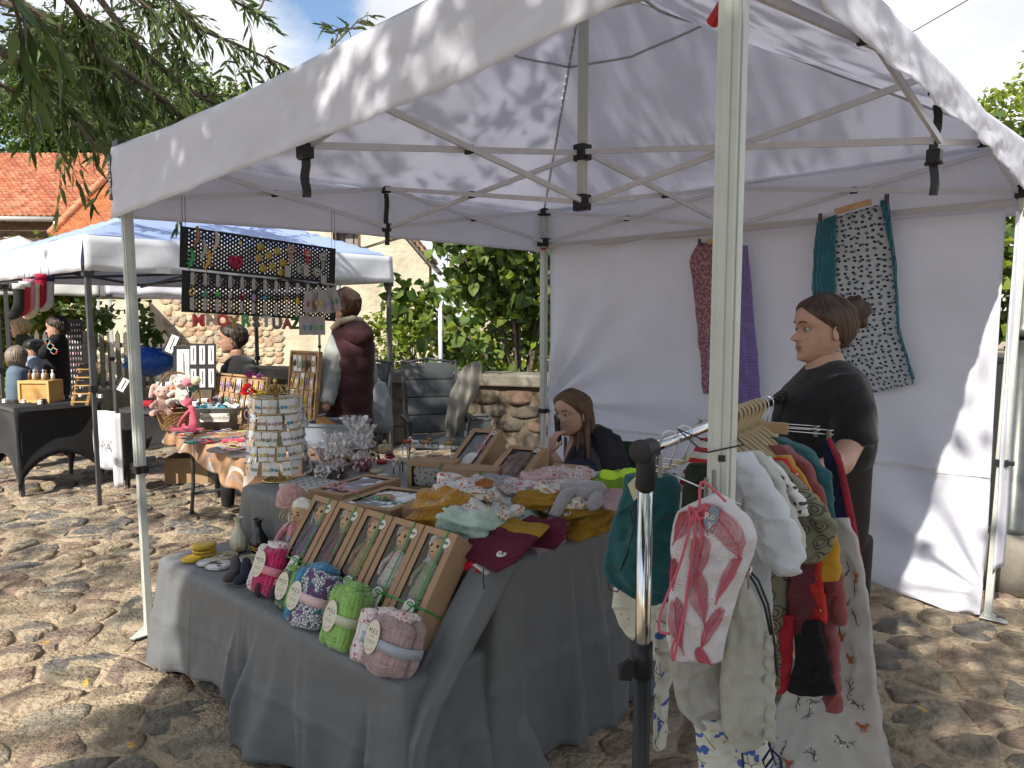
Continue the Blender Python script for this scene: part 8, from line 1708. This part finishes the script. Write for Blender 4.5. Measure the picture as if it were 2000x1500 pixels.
b = MB(); c = AT(698, 652, Y_-.10)-L0; b.ell(c, (.115, .10, .08), (0, .45, 0), 16, 20, nz_=.08, nsc=3); b.build('hood', vm, pv, True); b = MB(); b.tube([AT(650, 642, Y_-.1)-L0, AT(664, 628, Y_-.14)-L0, AT(690, 622, Y_-.1)-L0, AT(706, 626, Y_)-L0], .022, 8); b.build('fleece_collar', mat('fleece_cream', (.40, .34, .26), .95, .1, 30, .8, 100), pv, True)
body(pv, 'trousers', [(825, 645, 722, .15), (880, 645, 722, .15)], Y_, L0, dk, [([(668, 870, Y_), (668, 960, Y_), (668, 1040, Y_)], [.09, .07, .06]), ([(702, 870, Y_), (702, 960, Y_), (702, 1040, Y_)], [.09, .07, .06])], .015)
# young man sitting, looking left
Y_ = 6.0; L0 = V(-2.25, Y_, 0); pm = thing('person', 'young man with cropped dark hair and black shirt sitting behind the jewellery stall', 'person', L0)
head(pm, L0, AT(455, 661, Y_), .235, math.pi+.12, .03, skin, hd_, 'short')
body(pm, 'body', [(700, 445, 475, .06), (760, 440, 490, .08)], Y_, L0, skin, [([(461, 680, Y_), (466, 705, Y_+.02), (466, 730, Y_)], [.058, .06, .08])], .012)
body(pm, 'shirt', [(693, 455, 478, .07), (703, 444, 494, .13), (722, 434, 502, .16), (780, 432, 506, .17), (860, 434, 500, .16)], Y_, L0, mat('black_tshirt'), [([(490, 715, Y_-.1), (500, 780, Y_-.12), (470, 820, Y_-.3)], [.06, .055, .045]), ([(446, 715, Y_+.1), (436, 780, Y_), (440, 820, Y_-.3)], [.06, .055, .045])], .014)
body(pm, 'trousers', [(850, 436, 500, .16), (885, 436, 500, .16)], Y_, L0, mat('dark_trousers'), [([(450, 875, Y_), (445, 880, Y_-.4), (445, 990, Y_-.45)], [.08, .07, .05]), ([(485, 875, Y_), (485, 880, Y_-.4), (485, 990, Y_-.45)], [.08, .07, .05])], .016)
# four people at the far left stall
def far_person(label, px, py, Y, yaw, H_, hair, style, rows, m_, sk=skin2, limbs=(), lm=None, leg_m=None):
    p = AT(px, py, Y); L0 = V(p.x, Y, 0); t = thing('person', label, 'person', L0); head(t, L0, p, H_, yaw, .05, sk, hair, style)
    body(t, 'body', [(rows[0][0]-6, px-6, px+8, .05), (rows[-1][0], px-8, px+10, .07)], Y, L0, sk, [([(px+1, py+14, Y), (px+2, rows[0][0]+10, Y)], [.05, .06])]+[([(px+dx, rows[-1][0], Y), (px+dx, 615+FPX*1.45/Y, Y)], [.09, .05]) for dx in (-9, 11)], .02)
    body(t, 'jacket', rows, Y, L0, m_, limbs, .018); body(t, 'trousers', [(rows[-1][0]-8, rows[-1][1], rows[-1][2], .13), (rows[-1][0]+20, rows[-1][1], rows[-1][2], .13)], Y, L0, leg_m or dk, [([(px+dx, rows[-1][0], Y), (px+dx, 615+FPX*1.38/Y, Y)], [.10, .07]) for dx in (-9, 11)], .02)
    return t, L0
far_person('blonde woman in a dark green jacket standing furthest left', 40, 640, 8.6, math.pi+.1, .23, hbl, 'long', [(652, 36, 50, .07), (664, 36, 62, .13), (700, 38, 66, .15), (760, 40, 64, .15)], mat('forest_jacket', (.03, .035, .02), .9, .1, 10, .4, 20))
t, L0 = far_person('person in a black cap and pale blue shirt bent over the left stall', 68, 684, 8.0, math.pi+.2, .22, hd_, 'short', [(694, 60, 76, .07), (704, 56, 84, .13), (740, 58, 92, .15), (790, 60, 92, .15)], mat('pale_blue_shirt', (.22, .27, .36), .85, .1, 8, .4, 20)); b = MB(); q = AT(69, 674, 8.0)-L0; b.ell(q, (.12, .11, .07), None, 8, 14); b.box(q+V(-.12, 0, -.02), (.12, .14, .015)); b.build('cap', blk, t, True)
t, L0 = far_person('woman with dark hair and black folk embroidered cardigan, standing sideways', 112, 640, 7.6, math.pi+.15, .23, hd_, 'short', [(652, 104, 122, .07), (666, 98, 126, .13), (700, 92, 128, .15), (740, 92, 130, .16), (790, 94, 128, .16)], mat('black_cardigan', (.010, .010, .011), .9, .1, 10, .4, 30), limbs=[([(104, 668, 7.5), (86, 688, 7.4), (84, 694, 7.3)], [.06, .055, .05])]); b = MB(); rs_ = random.Random(1)
for k in range(16): b.box(AT(92+k*1.1, 668+k*1.4, 7.33)-L0+V(0, 0, .02*math.sin(k)), (.04, .012, .035), (0, .6, 0), k % 3)
b.build('embroidery', [mat('emb_red', (.4, .04, .03), .8), mat('emb_teal', (.05, .3, .25), .8), mat('emb_cream', (.5, .45, .3), .8)], t, kind='stuff')
far_person('person with long ash blond hair and denim jacket seated at the left stall', 33, 700, 7.2, math.pi/2+.3, .23, hash_, 'long', [(712, 26, 42, .07), (722, 20, 56, .13), (750, 20, 60, .15), (790, 22, 58, .15)], mat('denim_jacket', (.10, .14, .19), .85, .1, 10, .4, 30))
# ------------------------------------------------------------------ stalls on the left
blkc = mat('black_stretch_cloth', (.010, .010, .011), .8, .1, 4, .15, 60, sheen=.1)
def stretch_table(label, pa, pb, depth, z, dip, Y=None):
    """black stretch cover with arched lower edge between pointed feet"""
    a, c = G(*pa, z), G(*pb, z); d = (c-a); L_ = d.length; t = thing('covered_table', label, 'table', (a.x, a.y, 0), math.atan2(d.y, d.x), 'tables under black stretch covers')
    b = MB(); b.box((L_/2, depth/2, z-.01), (L_, depth, .03)); b.build('tabletop', dk, t)
    for x in (.03, L_-.03):
        for y in (.03, depth-.03): q = MB(); q.bar((x, y, 0), (x, y, z-.02), .03, .03, up=(0, 1, 0)); q.build('leg', dk, t)
    corners = [(0, 0), (L_, 0), (L_, depth), (0, depth)]; n_ = 24; vs_ = []
    per_ = []
    for i in range(4):
        p, q = V(*corners[i], 0), V(*corners[(i+1) % 4], 0)
        for k in range(n_): f_ = k/n_; per_.append((p.lerp(q, f_), .03+dip*math.sin(math.pi*f_)**.55))
    b = MB(); rings = []
    for j in range(9): rings.append([V(p.x, p.y, (z+.012)*(1-j/8)+h_*j/8)+(V(L_/2, depth/2, 0)-V(p.x, p.y, 0)).normalized()*(.06*math.sin(j/8*math.pi)*(h_/(dip+.03))) for p, h_ in per_])
    rings.insert(0, [V(L_/2+(p.x-L_/2)*.97, depth/2+(p.y-depth/2)*.97, z+.014) for p, h_ in per_]); b.loft(rings, cap=False); b.add(rings[0], [tuple(range(len(rings[0])))]); b.build('stretch_cover', blkc, t, True, solid=.002); return t, a, d.normalized()
t1, ta, td = stretch_table('black stretch covered table with arched edge and pointed foot at the far left', (28, 800), (196, 786), .75, .74, .30)
t2, tb, te = stretch_table('second black covered table behind the white tent leg, loaded with wares', (232, 800), (420, 812), .72, .70, .40)
b = MB(); ww = mat('white_banner', (.55, .56, .60), .8, .06, 5, .3, 20); p, q = G(187, 800, .72), G(232, 802, .72); p.y -= .03; q.y -= .05
b.grid(lambda s_, t_: p.lerp(q, s_)+V(0, -.02*math.sin(t_*3)-.012*math.sin(s_*9+t_*3), -.50*t_), 16, 16); bo = b.build('white_banner', ww, smooth=True, solid=.002); tag(bo, 'white cloth runner lettered NAV hanging off the black table', 'banner'); text('NAV', .10, inkg, bo, p.lerp(q, .55)+V(0, -.075, -.27), (math.pi/2, 0, math.atan2((q-p).y, (q-p).x)))
p2_, q2_ = G(222, 806, .71), G(240, 806, .71); b = MB(); b.grid(lambda s_, t_: p2_.lerp(q2_, s_)+V(0, -.05-.01*math.sin(s_*5), -.62*t_), 6, 12); bo = b.build('white_banner', ww, smooth=True, solid=.002); tag(bo, 'narrow white cloth strip with a letter beside the runner', 'banner'); text('E', .08, inkg, bo, p2_.lerp(q2_, .5)+V(0, -.07, -.40), (math.pi/2, 0, .1))
b = MB(); rs_ = random.Random(9); [b.box((rs_.uniform(-.08, .08), rs_.uniform(-.06, .06), .03+rs_.uniform(0, .18)), (.07, .05, .09), (rs_.random(), rs_.random(), rs_.random()), k % 2) for k in range(14)]; tag(b.build('gift_bags', [mat('red_paper', (.4, .01, .02), .5), card], loc=G(246, 905)), 'red and white paper bags standing under the black table', 'bags')
# crate and bottles
cr_ = thing('wooden_crate', 'light wooden box with recessed panel on the leftmost table', 'wooden box', G(62, 790, .745)+V(0, .15, 0), -.05); lw = mat('pine', (.48, .28, .09), .55, .15, 4, .2, 20, stretch=(1, 1, 6))
b = MB(); b.box((0, 0, .10), (.26, .2, .20)); b.build('box_body', lw, cr_, bevel=.004)
for c, d in (((0, -.105, .19), (.28, .016, .025)), ((0, -.105, .015), (.28, .016, .025)), ((-.13, -.105, .1), (.022, .016, .16)), ((.13, -.105, .1), (.022, .016, .16))): b = MB(); b.box(c, d); b.build('frame_rail', mat('pine_light', (.55, .36, .14), .55), cr_, bevel=.002)
for k in range(9):
    b = MB(); b.lathe([(.001, 0), (.016, 0), (.016, .05), (.006, .06), (.006, .072), (.008, .073), (.008, .085), (.001, .085)], 12); tag(b.build('small_bottle', mat('bottle_white', (.5, .5, .48), .3) if k % 3 else mat('bottle_brown', (.15, .07, .03), .3), smooth=True, loc=cr_.location+V(-.10+.026*k, .03*math.sin(k*2), .205)), 'small capped bottle on the light wooden box', 'bottle', 'bottles on the wooden box')
# ladder shelf with black trays
t = thing('ladder_shelf', 'slanted pine ladder rack with black jewellery trays', 'display rack', G(146, 795, .745)+V(0, .12, 0), .1)
for sx in (-.06, .06): b = MB(); b.bar((sx-.03, 0, 0), (sx+.05, .05, .36), .014, .02); b.build('side_rail', lw, t)
for k in range(5):
    z = .03+k*.07; x = -.03+z*.22; b = MB(); b.box((x, .03, z), (.15, .07, .008)); b.build('shelf', lw, t); b = MB(); b.box((x, .02, z+.022), (.11, .02, .03), (.3, 0, 0)); b.build('black_tray', blk, t)
# tall black earring tower
t = thing('earring_tower', 'tall black panel covered with rows of silvery earrings behind the woman in black', 'display stand', AT(142, 700, 8.0)-V(0, 0, .45), .2); b = MB(); b.box((0, 0, .45), (.22, .03, .85)); b.build('panel', blk, t); b = MB(); rs_ = random.Random(3)
for j in range(13):
    for i in range(8): b.ell((-.09+i*.026, -.02, .07+j*.062), (.007, .004, .018), None, 4, 6, mi=rs_.randrange(3))
b.build('earrings', [mat('silver_bits', (.4, .4, .42), .3, metal=.6), mat('pinkish_bits', (.4, .2, .22), .4), card], t, kind='stuff')
# display items on the second black table
rs_ = random.Random(15); itm = [mat('wine_case', (.16, .01, .03), .6), mat('black_case', (.01, .01, .012), .6), card, mat('beige_case', (.4, .35, .22), .7), mat('red_case', (.4, .02, .03), .6)]
for k in range(34):
    f_ = rs_.uniform(.02, 1.0); q = tb+te*f_*1.25+V(-te.y, te.x, 0)*rs_.uniform(.04, .66)+V(0, 0, .022); b = MB(); hh = rs_.choice((.02, .03, .07)); b.box((0, 0, hh/2), (rs_.uniform(.06, .13), rs_.uniform(.04, .09), hh), (rs_.uniform(0, .35), 0, 0)); tag(b.build('jewellery_case', rs_.choice(itm), loc=q, rot=(0, 0, rs_.uniform(0, 3)), bevel=.003), 'small jewellery case or card on the black covered table', 'jewellery case', 'jewellery cases crowded on the black table')
for k in range(22):
    q = ta+td*rs_.uniform(.02, .76)+V(-td.y, td.x, 0)*rs_.uniform(.05, .5)+V(0, 0, .02); b = MB(); b.lathe([(.001, 0), (.02, 0), (.018, .03), (.001, .035)], 8); tag(b.build('small_jar', card if k % 3 else blk, loc=q), 'tiny white or black pot on the leftmost black table', 'pot', 'small pots on the leftmost black table')
def card_board(lb, px, py, Y, w_, h_, cols, rows_, rz=0, tilt=0):
    p = AT(px, py, Y); t = thing('card_display', lb, 'display board', p, rz, rot=(tilt, 0, rz)); b = MB(); b.box((0, 0, 0), (w_, .012, h_)); b.build('board', blk, t, bevel=.002)
    for j in range(rows_):
        for i in range(cols): b = MB(); b.box((-w_/2+w_*(i+.5)/cols, -.01, h_/2-h_*(j+.5)/rows_), (w_/cols*.62, .004, h_/rows_*.80)); c_ = b.build('necklace_card', card, t); b = MB(); b.tube([(-w_/2+w_*(i+.5)/cols, -.014, h_/2-h_*(j+.2)/rows_), (-w_/2+w_*(i+.5)/cols+.003, -.014, h_/2-h_*(j+.75)/rows_)], .003, 4); b.build('necklace', blk, c_)
    return t
card_board('black folding board with two rows of white necklace cards, left of the seated man', 396, 716, 5.75, .20, .36, 3, 2, .1, -.1)
card_board('black slotted board left of the necklace cards', 360, 712, 5.85, .17, .30, 1, 1, .05, -.1)
card_board('white framed price sheet tilted above the black slotted board', 337, 672, 5.9, .10, .18, 1, 1, .0, -.1).rotation_euler = (-.1, .42, 0)
card_board('black and white card rack by the wicker basket', 338, 768, 5.7, .28, .22, 4, 1, .05, -.2)
card_board('small dark easel card tilted on the black table', 241, 752, 6.2, .09, .14, 1, 1, .2, -.2).rotation_euler = (-.2, .5, .2)
b = MB(); b.ell((0, 0, .12), (.30, .2, .14), None, 10, 16, nz_=.4, nsc=3); tag(b.build('blue_bag', mat('blue_plastic', (.01, .07, .30), .35, .2, 10, .8, 12, bdist=.03), smooth=True, loc=AT(300, 712, 8.0)-V(0, 0, .08)), 'bright blue plastic bag lying beyond the black table', 'bag')
# knitted stockings hanging from the tent edge
for k, (x, y, c, c2, lb) in enumerate(((36, 560, (.02, .02, .02), (.5, .5, .5), 'black and white knitted stocking, leftmost under the tent edge'), (48, 556, (.40, .02, .03), (.6, .6, .6), 'red lace trimmed stocking with white toe'), (57, 551, (.5, .2, .28), (.5, .2, .28), 'pink knitted stocking in the row'), (66, 560, (.50, .47, .33), (.5, .47, .33), 'cream felt stocking in the row'), (80, 541, (.32, .01, .04), (.32, .01, .04), 'dark red felt stocking in front'), (95, 545, (.42, .42, .45), (.015, .02, .06), 'silver grey stocking with navy cuff and sole, rightmost of the row'))):
    Y5 = 5.9+.06*k; P_ = [AT(x, y, Y5), AT(x+1, y+25, Y5), AT(x-1, y+44, Y5), AT(x-8, y+54, Y5), AT(x-20, y+58, Y5)]; t = thing('felt_stocking', lb, 'stocking', P_[0], group='felt stockings hanging under the tent edge')
    b = MB(); b.tube(spline([p-P_[0] for p in P_], 5), [.040, .040, .040, .039, .038, .038, .038, .038, .040, .042, .044, .044, .043, .042, .041, .040, .038, .036, .034, .030, .018][:21], 12); b.build('sock', mat('stock_%d' % k, c, .9, .1, 20, .4, 80), t, True, sub=1); b = MB(); b.tube([(0, 0, .025), (0, 0, -.02)], .043, 14); b.build('cuff', mat('cuff_%d' % k, c2, .9), t, True); b = MB(); b.tube([(0, 0, .02), (.004, 0, .09)], .002, 4); b.build('loop', blk, t)
# ivy trailing on the tent poles behind
b_iv = thing('ivy', 'ivy garland twisting along the rear tent bar', 'climbing plant', (0, 0, 0)); rs = random.Random(44); pts = []
for (x0, y0, x1, y1, Y) in ((60, 600, 250, 612, 8.6), (170, 605, 215, 610, 8.4), (190, 612, 192, 660, 8.4), (285, 600, 290, 665, 8.2), (285, 650, 310, 668, 8.2)):
    for k in range(34): f_ = rs.random(); pts.append(AT(x0+(x1-x0)*f_, y0+(y1-y0)*f_, Y)+V(rs.gauss(0, .05), rs.gauss(0, .05), rs.gauss(0, .05)))
leaves('leaves', pts, .09, leaf_g[:2], b_iv, 'heart', rs); b = MB(); b.tube([AT(60, 598, 8.6), AT(160, 606, 8.5), AT(250, 606, 8.6)], .006, 5); b.build('stem', bark, b_iv, kind=None)
# ------------------------------------------------------------------ labels of look-alikes: say which one, by its place
bpy.context.view_layer.update()
def shot_x(o):
    p = o.matrix_world.translation.copy()
    if o.type == 'MESH' and p.length < .01 and len(o.data.vertices): p = o.data.vertices[0].co.copy()
    zz = p.y*math.cos(PITCH)-(p.z-CAM_H)*math.sin(PITCH); return 1000+FPX*p.x/max(.1, zz)
ORD = 'first second third fourth fifth sixth seventh eighth ninth tenth'.split()
same = {}
for o in list(SC.objects):
    if o.parent is None and o.get('label'): same.setdefault(o['label'], []).append(o)
for lb, os_ in same.items():
    if len(os_) < 2: continue
    os_.sort(key=shot_x)
    for i, o in enumerate(os_):
        w = 'leftmost' if i == 0 else 'rightmost' if i == len(os_)-1 else (ORD[i] if i < 10 else '%dth' % (i+1) if (i+1) % 10 not in (1, 2, 3) or i+1 < 14 else '%d%s' % (i+1, {1: 'st', 2: 'nd', 3: 'rd'}[(i+1) % 10]))+' from the left'
        o['label'] = lb+', '+w+(' of them' if i in (0, len(os_)-1) else '')
